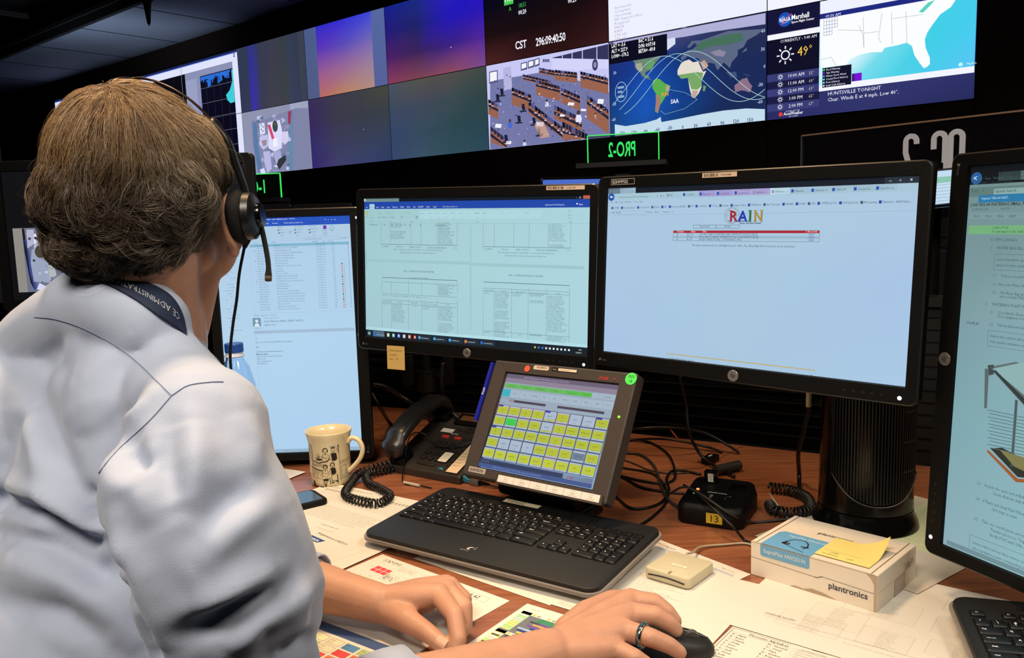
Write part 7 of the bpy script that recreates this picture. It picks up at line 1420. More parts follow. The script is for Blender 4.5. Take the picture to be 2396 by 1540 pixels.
# right hand on the mouse
Rm = [J(1476, 1405, .054), J(1474, 1436, .058), J(1460, 1476, .055), J(1436, 1516, .047)]
hand += [('c', RE, .043, RE.lerp(RW, .5), .040), ('c', RE.lerp(RW, .5), .040, RE.lerp(RW, .85), .031), ('c', RE.lerp(RW, .85), .031, RW, .0285)]
for p, r_ in zip(Rm, (.0155, .0155, .0148, .0135)): hand += [('c', RW.lerp(p, .08), .0225, RW.lerp(p, .6), .020), ('c', RW.lerp(p, .6), .020, p, r_)]
hand += finger([Rm[0], J(1532, 1410, .056), J(1562, 1432, .047), J(1580, 1453, .036)], [.0140, .0115, .0100, .0085])
hand += finger([Rm[1], J(1532, 1440, .060), J(1566, 1459, .049), J(1582, 1474, .040)], [.0142, .0118, .0102, .0088])
hand += finger([Rm[2], J(1522, 1492, .056), J(1566, 1510, .046), J(1590, 1527, .037)], [.0136, .0112, .0100, .0086])
hand += finger([Rm[3], J(1486, 1538, .044), J(1520, 1560, .032), J(1545, 1578, .020)], [.0118, .0098, .0086, .0075])
hand += [('c', J(1330, 1480, .040), .020, J(1375, 1432, .036), .016)] + finger([J(1375, 1432, .036), J(1432, 1402, .030), J(1480, 1398, .022)], [.0155, .0125, .0105])
# --- head, neck, trunk
E3 = lambda c, r_, M=HM: ('e', c, r_, M)
CN = A(338, 720, .885); NK = CN + V((0, 0, -0.03))
head = [E3(H(.050, .046, -.056), (.034, .036, .044)), E3(H(-.046, .046, -.058), (.030, .036, .044)), ('c', H(.044, .03, -.075), .026, CN + V((.015, .03, -.02)), .042), E3(H(0, -.012, .008), (.073, .088, .083)), E3(H(0, .035, -.02), (.066, .062, .085)), E3(H(0, .045, -.072), (.050, .050, .040)), ('c', H(.045, .01, -.07), .022, H(.018, .072, -.098), .018), ('c', H(-.045, .01, -.07), .022, H(-.018, .072, -.098), .018),
    ('c', H(0, .090, .012), .007, H(0, .104, -.026), .0095), E3(H(0, .096, -.030), (.015, .009, .007)), ('c', H(-.030, .080, .028), .008, H(.030, .080, .028), .008), E3(H(0, .092, -.056), (.022, .007, .006)), E3(H(.032, .070, -.026), (.022, .020, .02)), E3(H(-.032, .070, -.026), (.022, .020, .02)), E3(H(0, .062, .020), (.058, .028, .034)),
    ('c', H(0, -.030, -.045), .060, CN + V((0, 0, -.01)), .058), ('c', CN, .056, NK + V((0, 0, -.05)), .050), ('c', H(0, .01, -.07), .050, CN + TF*.01 + V((0, 0, -.04)), .052)]
for sgn in (1, -1):
    e0 = H(.0805 if sgn > 0 else -.066, -.016, -.044)
    ER = HM @ Matrix.Rotation(math.radians(-22*sgn), 3, 'Z')
    head += [('e', e0 + HRv*.012*sgn, (.0080, .017, .029), ER)]
    for k in range(10):   # rim of the ear
        t0, t1 = math.radians(-75 + k*25), math.radians(-50 + k*25)
        pp = lambda t: e0 + ER @ V((.012*sgn, -.016*math.cos(t), .026*math.sin(t)))
        head.append(('c', pp(t0), .0042, pp(t1), .0042))
    head.append(('e', e0 + ER @ V((.008*sgn, .003, -.028)), (.0055, .0085, .0095), ER))
trunk = [('c', S[0], .045, S[2], .045), ('c', S[2], .045, S[5], .042), ('c', S[5], .042, RE, .043), ('c', LU[0], .045, LU[2], .042), ('c', LU[2], .042, LE, .043), ('c', NK + V((0, 0, -.06)), .035, S[0], .040), ('c', NK + V((0, 0, -.06)), .035, LU[0], .040),
    ('c', NK + V((0, 0, -.10)), .06, V((-.44, .80, .80)), .09), ('c', V((-.44, .80, .80)), .09, V((-.50, .73, .60)), .085)]
body = organic('body', head + hand + trunk, 0.0024, 3, SKIN, person)
# eyes and lips
EW = mat('eye_white', 'd8d4cc', 0.2); 
for sgn in (1, -1):
    b = MB(); b.lathe([(0.0001, -.0115)] + [(0.0115*math.sin(PI*k/12), -0.0115*math.cos(PI*k/12)) for k in range(1, 12)] + [(0.0001, .0115)], 20); e_ = b.build('eye', EW, person, Matrix.Translation(H(.030*sgn, .0775, .010)), smooth=True)
    b = MB(); b.lathe([(0.0001, .0118), (.0052, .0106), (.0054, .0100)], 20); b.build('iris', mat('brown_iris', '2c1c12', .1), e_, Matrix.Translation(H(.030*sgn, .0775, .010)) @ HFv.to_track_quat('Z', 'Y').to_matrix().to_4x4(), smooth=True)
# nails
NAIL = mat('nail', 'd8a890', 0.25)
TB_ = bvh(body)
def nail(px, py, w_, l_, ang):
    p = surf(TB_, px, py, 0.0002)
    if p is None: return
    _, n, _, _ = TB_.find_nearest(p); d = ray(px, py)
    t = (CAMX*math.cos(ang) + CAMD*math.sin(ang)); t = (t - n*t.dot(n)).normalized(); M = frame(p - n*0.0006, t, n.cross(t))
    b = MB(); R = []
    for k in range(7):
        a_ = -0.9 + 1.8*k/6; R.append([(x*l_, w_*math.sin(a_)*.62*(1 - .15*abs(x)**3), w_*.55*(math.cos(a_) - 1) + 0.0012) for x in (-.5, -.35, 0, .35, .5)])
    vs = [p_ for r_ in R for p_ in r_]; b.add(vs, [(j*5+i, j*5+i+1, (j+1)*5+i+1, (j+1)*5+i) for j in range(6) for i in range(4)]); b.build('nail', NAIL, person, M, smooth=True)
nail(1033, 1501, .0125, .0135, 0.65); 
# ring
r0 = Rm[2].lerp(J(1522, 1492, .056), .72); dr_ = (J(1522, 1492, .056) - Rm[2]).normalized()
b = MB(); b.lathe([(.0123, -.003), (.0136, -.003), (.0138, 0), (.0136, .003), (.0123, .003)], 36, M=None); 
Mr = Matrix.Translation(r0) @ dr_.to_track_quat('Z', 'Y').to_matrix().to_4x4(); b.build('ring', mat('silver_ring', 'b0a498', 0.2, metal=1.0), person, Mr, smooth=True)
b = MB()
for k in range(14): a_ = 2*PI*k/14; b.box((.0138*math.cos(a_), .0138*math.sin(a_), 0), (.0014, .0040, .0022), 0, Matrix.Rotation(0, 4, 'Z'))
b.build('ring_inlay', mat('teal_inlay', '2c6c80', 0.3), person, Mr)

# --- shirt
CHE = V((-.405, .850, 1.00)); BEL = V((-.455, .80, .80)); HIP = V((-.50, .74, .66))
E3t = lambda c, r_: ('e', c, r_, TM)
shirt = [('c', S[i], SR_[i], S[i+1], SR_[i+1]) for i in range(len(S) - 1)]
MO = [(A(58, 834, .95), .046), (A(208, 722, .855), .044), (A(292, 725, .822), .046), (A(350, 757, .806), .038), (A(398, 818, .800), .026), (A(440, 920, .765), .040)]
shirt += [('c', MO[i][0], MO[i][1], MO[i+1][0], MO[i+1][1]) for i in range(5)] + [('c', A(300, 800, .86), .05, A(150, 860, .93), .056), ('c', A(290, 830, .84), .055, A(385, 885, .80), .04), ('c', A(320, 850, .84), .06, A(300, 960, .80), .06)]
shirt += [('c', A(375, 870, .86), .050, S[0], .052), ('c', A(340, 840, .90), .055, A(150, 850, .96), .056), ('c', A(150, 850, .96), .058, SL, .058), ('c', SL, .058, LU[1], .066), ('c', LU[1], .066, LU[2], .064), ('c', LU[2], .064, LE, .055)]
shirt += [E3t(CHE, (.175, .115, .17)), E3t(CHE + V((-.02, -.02, -.10)), (.18, .125, .17)), E3t(BEL, (.175, .135, .19)), E3t(HIP, (.175, .140, .115)), E3t(A(330, 930, .85), (.11, .085, .07)), E3t(A(180, 960, .92), (.12, .09, .09)), E3t(A(20, 1060, .93), (.13, .10, .14)), E3t(A(40, 1350, .90), (.13, .11, .16))]
LC_ = LE.lerp(LW, .58); shirt += [('c', LE, .055, LE.lerp(LW, .3), .050), ('c', LE.lerp(LW, .3), .050, LC_, .041)]
RC_ = RE.lerp(RW, .40); shirt += [('c', RE, .054, RC_, .050)]
def at_s(pts, Y): return [tuple(A(x, y, yy)) for (x, y), yy in zip(pts, Y if isinstance(Y, (list, tuple)) else [Y]*len(pts))]
SH0 = organic('shirt', shirt, 0.006, 6, SKIN, None); T0 = bvh(SH0)
def on0(pts):
    out = []
    for x, y in pts:
        p = surf(T0, x, y, 0.0)
        out.append(tuple(p) if p is not None else tuple(A(x, y, .8)))
    return out
folds = [  # (points in the photograph, half width, height)
 ([(0, 1168), (90, 1200), (200, 1270), (290, 1335)], .011, -.010), ([(0, 1130), (110, 1160), (215, 1225), (290, 1290)], .012, .008), ([(0, 1240), (120, 1270), (230, 1340), (300, 1400)], .012, -.009), ([(0, 1210), (110, 1238), (220, 1300)], .010, .006),
 ([(20, 1320), (160, 1360), (280, 1440), (340, 1530)], .016, .006), ([(0, 1400), (150, 1440), (260, 1520)], .014, -.006), ([(95, 930), (120, 1010), (160, 1100), (190, 1180)], .013, -.006), ([(60, 960), (90, 1050), (120, 1140)], .014, .005),
 ([(205, 1165), (225, 1200), (265, 1300), (330, 1450), (365, 1540)], .0100, -.022), ([(260, 1170), (330, 1350), (420, 1530)], .016, .006), ([(300, 1040), (310, 1085), (340, 1110)], .012, -.010), ([(245, 1090), (330, 1130), (370, 1240)], .014, .006),
 ([(400, 1000), (395, 1090), (420, 1180)], .012, -.006), ([(450, 980), (450, 1100), (430, 1210)], .013, .006), ([(655, 1370), (600, 1400), (520, 1450), (440, 1480)], .012, -.010), ([(650, 1345), (560, 1370), (450, 1420)], .013, .008), ([(690, 1400), (600, 1450), (540, 1530)], .014, .007),
 ([(600, 1140), (540, 1170), (470, 1260)], .014, -.006), ([(620, 1180), (540, 1240), (450, 1330)], .014, .005), ([(560, 960), (590, 1040), (600, 1120)], .014, .004), ([(335, 800), (250, 840), (180, 900)], .014, .003), ([(330, 905), (300, 960), (260, 990)], .008, -.004), ([(350, 930), (320, 975), (285, 1000)], .008, .004),
 ([(760, 1470), (700, 1500), (640, 1540)], .010, -.006), ([(740, 1300), (700, 1400), (690, 1520)], .016, .005)]
F3 = [(on0(p), w_, a_*1.7) for p, w_, a_ in folds]
def disp_shirt(P, N):
    out = ridges(F3)(P, N)
    n3 = np.array([noise.noise(V(p)*14.0) + .5*noise.noise(V(p)*30.0) for p in P])
    return out + N*(n3*0.0026)[:, None]
bpy.data.objects.remove(SH0)
def shirt_mat():
    m = mat('pale_blue_cotton', 'a6b1c8', 0.75, sheen=0.25, bump=0.25, bscale=1400, var=0.04, vscale=6); return m
SHM = shirt_mat()
SH = organic('shirt', shirt, 0.0045, 6, SHM, person, disp_shirt); T1 = bvh(SH)
def line_on(T, pts, off):
    out = []
    for x, y in pts:
        p = surf(T, x, y, off)
        if p is None or (out and (p - out[-1]).length > .035): continue
        out.append(p)
    return out
def spl2(pts, n=8): return [(p.x, p.y) for p in spline([(x, y, 0) for x, y in pts], n)]
SEAM = mat('seam_blue_grey', '78849f', 0.8)  # blue-grey seam line, darker than the shirt cloth
for pts in ([(80, 742), (135, 748), (210, 775), (300, 830), (402, 926)], [(402, 926), (440, 903), (490, 895), (522, 894)], [(402, 926), (350, 985), (270, 1060), (225, 1120), (207, 1172)]):
    P_ = line_on(T1, spl2(pts, 14), 0.0004)
    if len(P_) > 3: b = MB(); b.tube(P_, 0.00045, 6); b.build('seam', SEAM, SH)
# collar: stand and turned-down leaf
CF_ = V((.35, .937, 0)); CR_ = V((.937, -.35, 0)); NQ = (V((0, 0, 1)) + CF_*0.62 + CR_*0.08).normalized(); cu = (CR_ - NQ*CR_.dot(NQ)).normalized(); cf = NQ.cross(cu)
CC = A(334, 716, .905)
def cring(R_, h, squash=1.0, n=48, wob=0.0):
    R_ *= .83; return [tuple(CC + cu*R_*math.cos(2*PI*k/n) + cf*R_*1.08*math.sin(2*PI*k/n) + NQ*(h + wob*math.sin(6*PI*k/n))) for k in range(n)]
b = MB(); b.loft([cring(.0735, -.03), cring(.0745, .018), cring(.0765, .0205), cring(.0785, .018), cring(.083, .0), cring(.090, -.018, wob=.001), cring(.096, -.033, wob=.001), cring(.0955, -.035, wob=.001), cring(.088, -.022), cring(.079, .0), cring(.0765, -.03)], cap=False, close=False)
COL = b.build('collar', SHM, SH, smooth=True)
T1C = BVHTree.FromPolygons([v.co.copy() for v in SH.data.vertices] + [v.co.copy() for v in COL.data.vertices], [tuple(p.vertices) for p in SH.data.polygons] + [tuple(i + len(SH.data.vertices) for i in p.vertices) for p in COL.data.polygons])
# cuffs
def cuff(c0, c1, r_, name='cuff'):
    d = (c1 - c0).normalized(); up = d.orthogonal().normalized(); s_ = d.cross(up); R = []
    for rr0, z in ((r_ - .003, -.045), (r_, -.045), (r_ + .001, -.02), (r_, 0.0), (r_ - .0025, .0005), (r_ - .003, -.03)): R.append([tuple(c1 + d*z + (up*math.cos(2*PI*k/36) + s_*math.sin(2*PI*k/36))*(rr0 + .0012*math.sin(k*.9))) for k in range(36)])
    b = MB(); b.loft(R, cap=False); return b.build(name, SHM, SH, smooth=True)
cuff(LE, LE.lerp(LW, .66), .043); cuff(RE, RE.lerp(RW, .46), .052)

# --- hair
hairv = [E3(H(0, -.014, .010), (.082, .098, .090)), E3(H(-.004, -.050, -.018), (.076, .060, .064)), E3(H(.028, -.046, -.018), (.054, .050, .053)), E3(H(-.038, -.026, -.030), (.044, .056, .050)), E3(H(-.012, -.052, -.060), (.062, .038, .036)), E3(H(.060, -.016, .020), (.032, .052, .044))]
def disp_hair(P, N):
    Q = (P - np.array(HC)) @ np.array(HM)
    low = np.clip((0.02 - Q[:, 2])/0.05, 0, 1)
    n3 = np.array([noise.noise(V(p)*34.0) for p in P]); n4 = np.array([noise.noise(V(p)*80.0) for p in P])
    return N*((n3*(.0015 + .007*low) + n4*.0015*low))[:, None]
HB = mat('hair_under', '4a3725', 0.75, bump=0.8, bscale=220, var=.35, vscale=90)
hb = organic('hair', hairv, 0.005, 4, HB, person, disp_hair); T2 = bvh(hb)
rnd = random.Random(12)
me = hb.data; polys = me.polygons; np_ = len(polys); areas = [p.area for p in polys]
import bisect, itertools
cum = list(itertools.accumulate(areas)); tot = cum[-1]
Cw = H(-.005, -.062, .088)
Hi_C = HM.transposed() @ (Cw - HC); HV, HF, HCOL = [], [], []; HN = [0]
def locks(N, kids, L0, L1, lift, wild, seedn, rad, spread, zone, seg=9):
    "guide hairs walked over the scalp surface, each with a lock of neighbours"
    rnd = random.Random(seedn); rs = np.random.RandomState(seedn); Hi = HM.transposed(); n_ok = 0; tries = 0
    while n_ok < N and tries < N*8:
        tries += 1
        f = polys[bisect.bisect(cum, rnd.random()*tot)]; p = f.center.copy(); q = Hi @ (p - HC)
        if (q.y > .055 and q.z < .055) or (q.x > .048 and q.y > -.006 and q.z < -.012) or q.z < -.094 or (zone and not zone(q)): continue
        n_ok += 1; low = min(1, max(0, (0.030 - q.z)/0.06)); n = f.normal.copy()
        d = (p - Cw); d = (d - n*d.dot(n)).normalized()
        sw = V((0, 0, -1))*(.5 + .5*low) - HRv*(.45 if q.x < 0.03 else -.1) + HFv*0.25
        curl = low*wild; d = d*(1 - .5*low) + sw*.7
        d = Matrix.Rotation(noise.noise(p*17.0)*2.4*curl + rnd.gauss(0, .07 + .10*curl), 3, n) @ d; d = (d - n*d.dot(n)).normalized()
        L = rnd.uniform(L0, L1); st = L/seg; pts = []; nr = []; hgt = rnd.uniform(.15, 1.0)*lift; turn = noise.noise(p*24.0 + V((7, 0, 0)))*.8*curl + rnd.gauss(0, .03 + .05*curl); pos = p - n*0.001
        for k in range(seg + 1):
            t = k/seg; pts.append(tuple(pos + n*(hgt*math.sin(PI*min(1, t*1.1))**.8 + lift*.5*low*t*t))); nr.append(tuple(n))
            d = Matrix.Rotation(turn*(0.5 + t), 3, n) @ d
            hit = T2.find_nearest(pos + d*st); pos = hit[0]; n = (n*.4 + hit[1]*.6).normalized(); d = (d - n*d.dot(n)).normalized()
        G = np.array(pts); Nn = np.array(nr); Tg = np.gradient(G, axis=0); Tg /= np.linalg.norm(Tg, axis=1)[:, None] + 1e-9; Sd = np.cross(Tg, Nn)
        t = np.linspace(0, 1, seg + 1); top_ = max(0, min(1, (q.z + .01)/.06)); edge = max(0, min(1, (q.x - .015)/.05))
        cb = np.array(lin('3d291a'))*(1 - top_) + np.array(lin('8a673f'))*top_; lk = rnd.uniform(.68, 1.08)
        for j in range(kids):
            a_, b_ = rs.normal(0, spread), abs(rs.normal(0, spread*.45)); w_ = rs.normal(0, .0009); ph = rs.uniform(0, 6.28)
            X = G + Sd*(a_*(1 - .55*t**1.5))[:, None] + Nn*(b_*(1 - .3*t))[:, None] + Sd*(w_*np.sin(ph + 9*t))[:, None]
            grey = min(1, .28*rs.rand() + .75*edge*rs.rand() + (rs.rand() < .07)*.7); c_ = (cb*(1 - grey*.7) + np.array(lin('b4ab98'))*grey*.7)*lk*rs.uniform(.75, 1.2)
            r_ = (rad*rs.uniform(.7, 1.3))*(1 - .7*t**2)
            rings = np.stack([X + (Nn*math.cos(2.0944*m_) + Sd*math.sin(2.0944*m_))*r_[:, None] for m_ in range(3)], 1).reshape(-1, 3)
            HV.append(rings); HCOL.append(np.tile(c_, (len(rings), 1))); k_ = np.arange(seg)[:, None]*3; m_ = np.arange(3)[None, :]; a0 = HN[0] + k_ + m_; a1 = HN[0] + k_ + (m_ + 1) % 3
            HF.append(np.stack([a0, a1, a1 + 3, a0 + 3], -1).reshape(-1, 4)); HN[0] += len(rings)
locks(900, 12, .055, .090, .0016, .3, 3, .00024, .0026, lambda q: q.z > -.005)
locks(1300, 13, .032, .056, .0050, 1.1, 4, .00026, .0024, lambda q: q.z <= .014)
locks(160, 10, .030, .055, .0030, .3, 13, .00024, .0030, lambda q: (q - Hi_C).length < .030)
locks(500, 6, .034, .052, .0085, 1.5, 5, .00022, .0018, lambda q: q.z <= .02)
locks(700, 1, .040, .075, .0060, .9, 6, .00016, .001, None)
locks(90, 1, .030, .045, .018, 1.6, 9, .00011, .001, None)
VA = np.concatenate(HV).astype(np.float32); FA = np.concatenate(HF).astype(np.int32); CA_ = np.concatenate(HCOL)
me = bpy.data.meshes.new('strands'); me.vertices.add(len(VA)); me.vertices.foreach_set('co', VA.ravel()); me.loops.add(FA.size); me.loops.foreach_set('vertex_index', FA.ravel())
me.polygons.add(len(FA)); me.polygons.foreach_set('loop_start', np.arange(0, FA.size, 4, dtype=np.int32)); me.update(calc_edges=True)
a = me.color_attributes.new('Col', 'FLOAT_COLOR', 'POINT'); a.data.foreach_set('color', np.hstack([CA_, np.ones((len(CA_), 1))]).astype(np.float32).ravel())
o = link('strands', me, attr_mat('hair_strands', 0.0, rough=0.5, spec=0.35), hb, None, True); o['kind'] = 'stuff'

# --- trousers, shoes, chair
TRO = mat('dark_trousers', '1c1f2a', 0.85)
kn = [V((-.52, .725, .55)) + TF*.43 + TR*.11, V((-.52, .725, .55)) + TF*.43 - TR*.11]; tp = []
for k_, s_ in zip(kn, (1, -1)):
    hip = V((-.52, .725, .55)) + TR*.09*s_; ft = V((k_.x, k_.y, .09)) - TF*.04
    tp += [('c', hip, .095, k_, .066), ('c', k_, .064, ft, .048)]
    b = MB(); Ms = frame((ft.x, ft.y, 0.0), TR, TF); b.slab(.09, .27, .06, .04, .012, c=(0, .06, 0)); b.build('shoe', mat('black_leather', '0c0b0a', .3), person, Ms, auto=40)
organic('trousers', tp + [('e', V((-.52, .725, .56)), (.17, .15, .12), TM)], 0.012, 4, TRO, person)
ch = empty('office_chair', (-.53, .70, 0), 'dark office chair under the seated person, below the picture', 'chair')
CM = frame((-.53, .70, 0), TR, TF)
b = MB(); b.slab(.48, .46, .07, .08, .025, c=(0, .02, .360), n=6); b.build('seat', mat('chair_fabric', '1a1b20', .9), ch, CM, auto=40)
b = MB(); b.slab(.40, .30, .05, .06, .02, n=6); b.build('backrest', mat('chair_fabric', '1a1b20', .9), ch, CM @ Matrix.Translation((0, -.245, .60)) @ Matrix.Rotation(PI/2 + .1, 4, 'X'), auto=40)
b = MB(); b.tube([CM @ V((0, -.16, .40)), CM @ V((0, -.25, .38)), CM @ V((0, -.275, .55))], .016, 10); b.build('back_bar', BLKM, ch)
b = MB(); b.tube([CM @ V((0, 0, .08)), CM @ V((0, 0, .365))], .025, 18); b.build('column', BLK, ch)
for k in range(5):
    a_ = 2*PI*k/5; e_ = (.28*math.cos(a_), .28*math.sin(a_)); b = MB(); b.tube([CM @ V((0, 0, .09)), CM @ V((*e_, .065))], .018, 10); b.build('base_leg', BLKM, ch)
    b = MB(); b.tube([CM @ V((e_[0] - .012, e_[1], .028)), CM @ V((e_[0] + .012, e_[1], .028))], .028, 16); b.build('caster', BLK, ch)

# --- lanyard
NAVY = mat('navy_ribbon', '10203c', 0.7, bump=.3, bscale=900)
ln = empty('lanyard', tuple(CC), 'navy lanyard ribbon with white NASA lettering round the shirt collar', 'lanyard')
TOPE = [(168, 634), (215, 630), (262, 635), (310, 646), (341, 658), (372, 672), (397, 688), (416, 710), (430, 740), (437, 772)]
BOTE = [(180, 652), (215, 656), (262, 671), (310, 698), (341, 719), (372, 742), (397, 758), (414, 768), (428, 777), (437, 784)]
PT_, PB_ = spl2(TOPE, 8), spl2(BOTE, 8); NS, NT = 72, 8
def edge_px(P_, s_):
    f_ = s_*(len(P_) - 1); k = min(len(P_) - 2, int(f_)); f_ -= k; return (P_[k][0]*(1 - f_) + P_[k+1][0]*f_, P_[k][1]*(1 - f_) + P_[k+1][1]*f_)
def px_at(s_, t): a_, b_ = edge_px(PT_, s_), edge_px(PB_, s_); return (a_[0]*(1 - t) + b_[0]*t, a_[1]*(1 - t) + b_[1]*t)
DG = np.full((NS + 1, NT + 1), np.nan)
for i in range(NS + 1):
    for j in range(NT + 1):
        h = T1C.ray_cast(EYE, ray(*px_at(i/NS, j/NT)).normalized())
        if h[0] is not None and h[3] < .95: DG[i, j] = h[3]
for i in range(NS + 1):
    row = DG[i]; row[np.isnan(row)] = np.nanmax(row) if not np.isnan(row).all() else np.nan
good = np.nanmedian(DG, axis=1); 
for j in range(NT + 1): c_ = DG[:, j]; ok_ = ~np.isnan(c_); DG[:, j] = np.interp(np.arange(NS + 1), np.arange(NS + 1)[ok_], c_[ok_])
SM = DG.copy()
for _ in range(12):
    SM[1:-1] = (SM[:-2] + 2*SM[1:-1] + SM[2:])/4; SM[:, 1:-1] = (SM[:, :-2] + 2*SM[:, 1:-1] + SM[:, 2:])/4; SM = np.minimum(SM, DG)
SM -= .0022
def ribbon_pt(s_, t, off=0.0):
    "s_ 0..1 from the nape to the right front, t 0..1 from the neck side outwards"
    s_, t = min(.9999, max(0, s_)), min(.9999, max(0, t)); fi, fj = s_*NS, t*NT; i, j = int(fi), int(fj); u_, v_ = fi - i, fj - j
    d_ = (SM[i, j]*(1-u_) + SM[i+1, j]*u_)*(1-v_) + (SM[i, j+1]*(1-u_) + SM[i+1, j+1]*u_)*v_
    return EYE + ray(*px_at(s_, t)).normalized()*(d_ - off)
b = MB()
rings = [[tuple(ribbon_pt(i/NS, j/NT)) for j in range(NT + 1)] + [tuple(ribbon_pt(i/NS, j/NT, -.0012)) for j in range(NT, -1, -1)] for i in range(NS + 1)]
b.loft(rings); b.build('ribbon', NAVY, ln, smooth=True)
LS = [0]
for i in range(NS): LS.append(LS[-1] + (ribbon_pt((i+1)/NS, .5) - ribbon_pt(i/NS, .5)).length)
LEN = LS[-1]
def s_of(l): return float(np.interp(l, LS, np.linspace(0, 1, NS + 1)))
def lettering(t, size, s0, colr, name):
    "upside-down lettering running back from the right front towards the nape"
    c = Canvas(500, 22, 0.0); c.text(0, 0, t, size, colr, sx=.80); pts = []
    for x_, y_, z_ in c.v:
        s_ = s_of(s0*LEN - x_/1000); wd_ = max(.006, (ribbon_pt(s_, 0) - ribbon_pt(s_, 1)).length*1000); pts.append(tuple(ribbon_pt(s_, .5 + (y_ - size/2)/max(14.0, wd_), .0009)))
    me = bpy.data.meshes.new(name); me.from_pydata(pts, [], c.f); a = me.color_attributes.new('Col', 'FLOAT_COLOR', 'POINT'); a.data.foreach_set('color', np.hstack([np.array(c.c, np.float32), np.ones((len(c.c), 1), np.float32)]).ravel())
    return link(name, me, PRINT, ln)
lettering('CE ADMINISTRATION', 7.6, .90, 'a8acb8', 'lettering'); lettering('NASA', 8.0, .30, 'b87868', 'agency_name')

# --- headset worn on the head
hs = empty('headset', tuple(H(.10, 0, 0)), 'black wired headset with boom microphone worn over the hair', 'headset')
HSB = mat('headset_black', '121212', 0.35)
def hp(x, y, Y, off=.002):
    p = surf(T2, x, y, off); q_ = A(x, y, Y)
    return p if (p is not None and (p - EYE).length < (q_ - EYE).length + .03) else q_
bandpx = [(262, 197, .875), (300, 189, .87), (340, 189, .865), (385, 203, .86), (430, 228, .86), (470, 262, .86), (505, 306, .86), (532, 352, .86)]
P_ = spline([H(-.089, -.004, -.012), H(-.089, -.005, .030), H(-.068, -.008, .074)] + [hp(*q_, ) for q_ in bandpx], 5); P_ = [V(p) for p in P_]
for _ in range(6): P_ = [P_[0]] + [(P_[i-1] + P_[i]*2 + P_[i+1])/4 for i in range(1, len(P_) - 1)] + [P_[-1]]
P_ = [p + (p - HC).normalized()*.0022 for p in P_]
def ribbon(P_, w_, t_, name, m, parent):
    R = []
    for i, p in enumerate(P_):
        tg = (P_[min(i+1, len(P_)-1)] - P_[max(i-1, 0)]).normalized(); nn = (p - HC).normalized(); nn = (nn - tg*nn.dot(tg)).normalized(); s_ = tg.cross(nn); ww = w_[i] if isinstance(w_, list) else w_
        R.append([tuple(p + s_*ww*math.cos(2*PI*k/12) + nn*t_*math.sin(2*PI*k/12)) for k in range(12)])
    b = MB(); b.loft(R); return b.build(name, m, parent, smooth=True)
ribbon(P_, .0030, .0012, 'headband', mat('brown_black_spring', '2c2018', .3, metal=.6), hs)
arm_ = spline([hp(488, 286, .86), hp(520, 330, .86), A(548, 392, .865), A(565, 440, .868), A(574, 480, .87)], 6)
ribbon([p + (p - HC).normalized()*.003 for p in arm_], [.0042 + .0030*min(1, i/10) for i in range(len(arm_))], .0034, 'band_arm', HSB, hs)
b = MB(); b.slab(.030, .022, .010, .008, .003); b.build('temple_pad', mat('foam_black', '0a0a0a', .9, bump=.5, bscale=900), hs, Matrix.Translation(H(-.088, -.004, -.018)) @ (-HRv).to_track_quat('Z', 'Y').to_matrix().to_4x4(), auto=40)
ec = A(567, 507, .862); side = (HRv + V((0, -.12, 0))).normalized(); Me = Matrix.Translation(ec) @ side.to_track_quat('Z', 'Y').to_matrix().to_4x4()
b = MB(); b.lathe([(0.010, -.010), (.024, -.012), (.0285, -.006), (.0285, .000), (.024, .004), (.0001, .004)], 36, cap=True); b.build('ear_cushion', mat('foam_black', '0a0a0a', .9, bump=.5, bscale=900), hs, Me, smooth=True)
b = MB(); b.lathe([(.022, .003), (.0245, .005), (.024, .012), (.018, .0165), (.0001, .018)], 36, cap=True); b.build('ear_cup', HSB, hs, Me, auto=40)
b = MB(); b.lathe([(.013, .016), (.013, .020), (.0115, .0215), (.0001, .0215)], 28, cap=True); b.build('boom_pivot', BLKG, hs, Me, auto=40)
bp = spline([A(586, 478, .863), A(600, 498, .864), A(612, 535, .866), A(622, 580, .868), A(628, 620, .870), A(628, 652, .872)], 6)
b = MB(); b.tube(bp, [.0056, .0060, .0064, .0060, .0052, .0044] + [.0030]*6 + [.0027]*(len(bp) - 12 - 5) + [.0029, .0032, .0036, .0038, .0030], 12); b.build('microphone_boom', mat('boom_dark_grey', '3a3734', .3), hs, smooth=True)
b = MB(); Mo = Matrix.Translation(A(603, 505, .857)) ; pa_, pb_ = A(596, 491, .8575), A(610, 520, .8575); b.tube([pa_, pa_.lerp(pb_, .25), pa_.lerp(pb_, .5), pa_.lerp(pb_, .75), pb_], [.0015, .0034, .0040, .0034, .0015], 14); b.build('silver_accent', mat('silver_plastic', '9a989c', .25, metal=.4), hs, smooth=True)
b = MB(); b.tube([A(628, 645, .869), A(628, 657, .870)], .0036, 10); b.build('microphone_tip', mat('tip_brown', '5c4c3c', .5), hs, smooth=True)
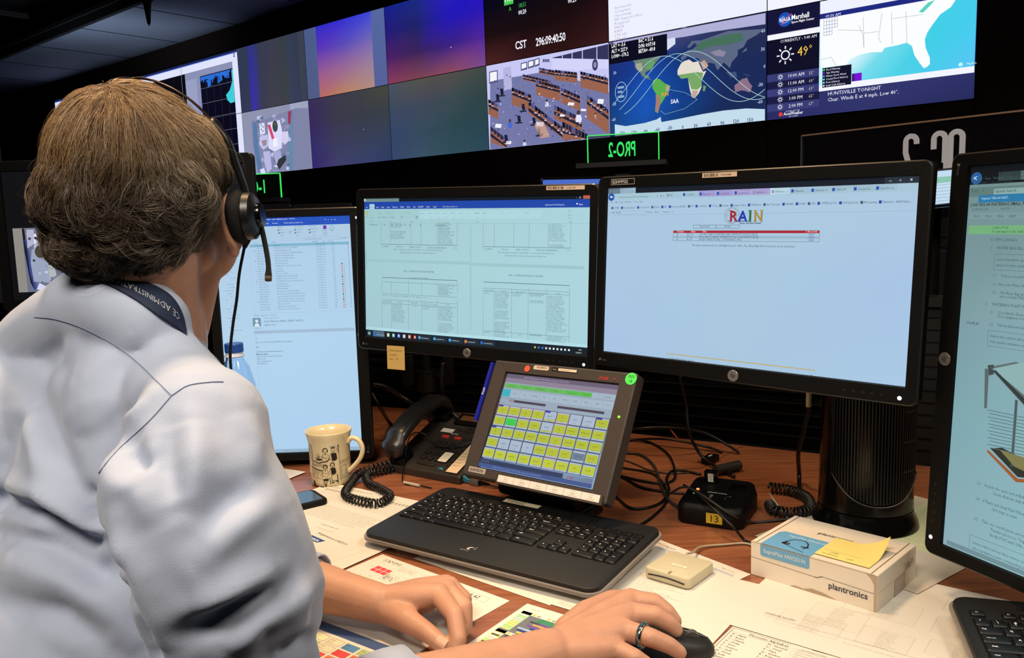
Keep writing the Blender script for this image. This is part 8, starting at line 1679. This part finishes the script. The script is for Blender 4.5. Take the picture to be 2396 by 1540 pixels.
b = MB(); b.tube([A(580, 545, .866), A(577, 562, .866), A(572, 580, .866)], [.0052, .0042, .0022], 10); b.build('strain_relief', BLKM, hs, smooth=True)
cb = spline([A(572, 578, .866), A(560, 640, .862), A(554, 700, .860), A(545, 760, .860), A(539, 820, .862), A(541, 870, .868), A(550, 930, .880)], 8)
b = MB(); b.tube(cb, .0016, 8); b.build('headset_cable', CBL, hs, smooth=True)

# ---- mouse
mp = D(1562, 1528); u_ = (J(1580, 1453, .02) - J(1330, 1500, .02)); ya = math.atan2(u_.y, u_.x) - .35
M = fr((mp.x, mp.y), ya); r = empty('computer_mouse', (0, 0, 0), 'black computer mouse under the right hand at the bottom edge', 'mouse', M=M)
R = []
for z, s_ in ((.0006, .93), (.003, 1.0), (.012, .99), (.020, .92), (.0265, .76), (.030, .50), (.0312, .2)):
    R.append([(s_*(.056*math.cos(t) + .002), s_*.031*math.sin(t)*(1 + .10*math.cos(2*t)), z*(1 - .22*max(0, math.cos(t))*(z > .01))) for t in (2*PI*k/36 for k in range(36))])
b = MB(); b.loft(R); b.build('shell', mat('mouse_black', '171615', .55), r, M, smooth=True)
b = MB(); b.tube([(0.030, -.004, .0265), (.030, .004, .0265)], .009, 16); b.build('scroll_wheel', mat('wheel_grey', '4c4a48', .4), r, M @ Matrix.Translation((0, 0, -.006)))
b = MB(); b.tube([(.008 + .0, 0, .0309), (.02, 0, .0300), (.05, 0, .0205)], .0006, 6); b.build('button_gap', BLKG, r, M)
bpy.data.objects.remove(_to)
# repeats of one kind share a group
GROUPS = {'video_wall_display': 'displays of the video wall', 'desktop_monitor': 'monitors standing along the desk', 'small_monitor': 'small monitors seen beyond the desk', 'desk_sign': 'green edge-lit desk signs',
          'paper_sheet': 'papers spread on the desk', 'sticky_note': 'yellow sticky notes', 'computer_keyboard': 'black keyboards'}
for o_ in bpy.data.objects:
    k_ = o_.name.split('.')[0]
    if o_.parent is None and k_ in GROUPS and o_.get('label'): o_['group'] = GROUPS[k_]
    elif o_.parent is None and k_.endswith('_cable') and o_.get('label'): o_['group'] = 'loose cables on and behind the desk'
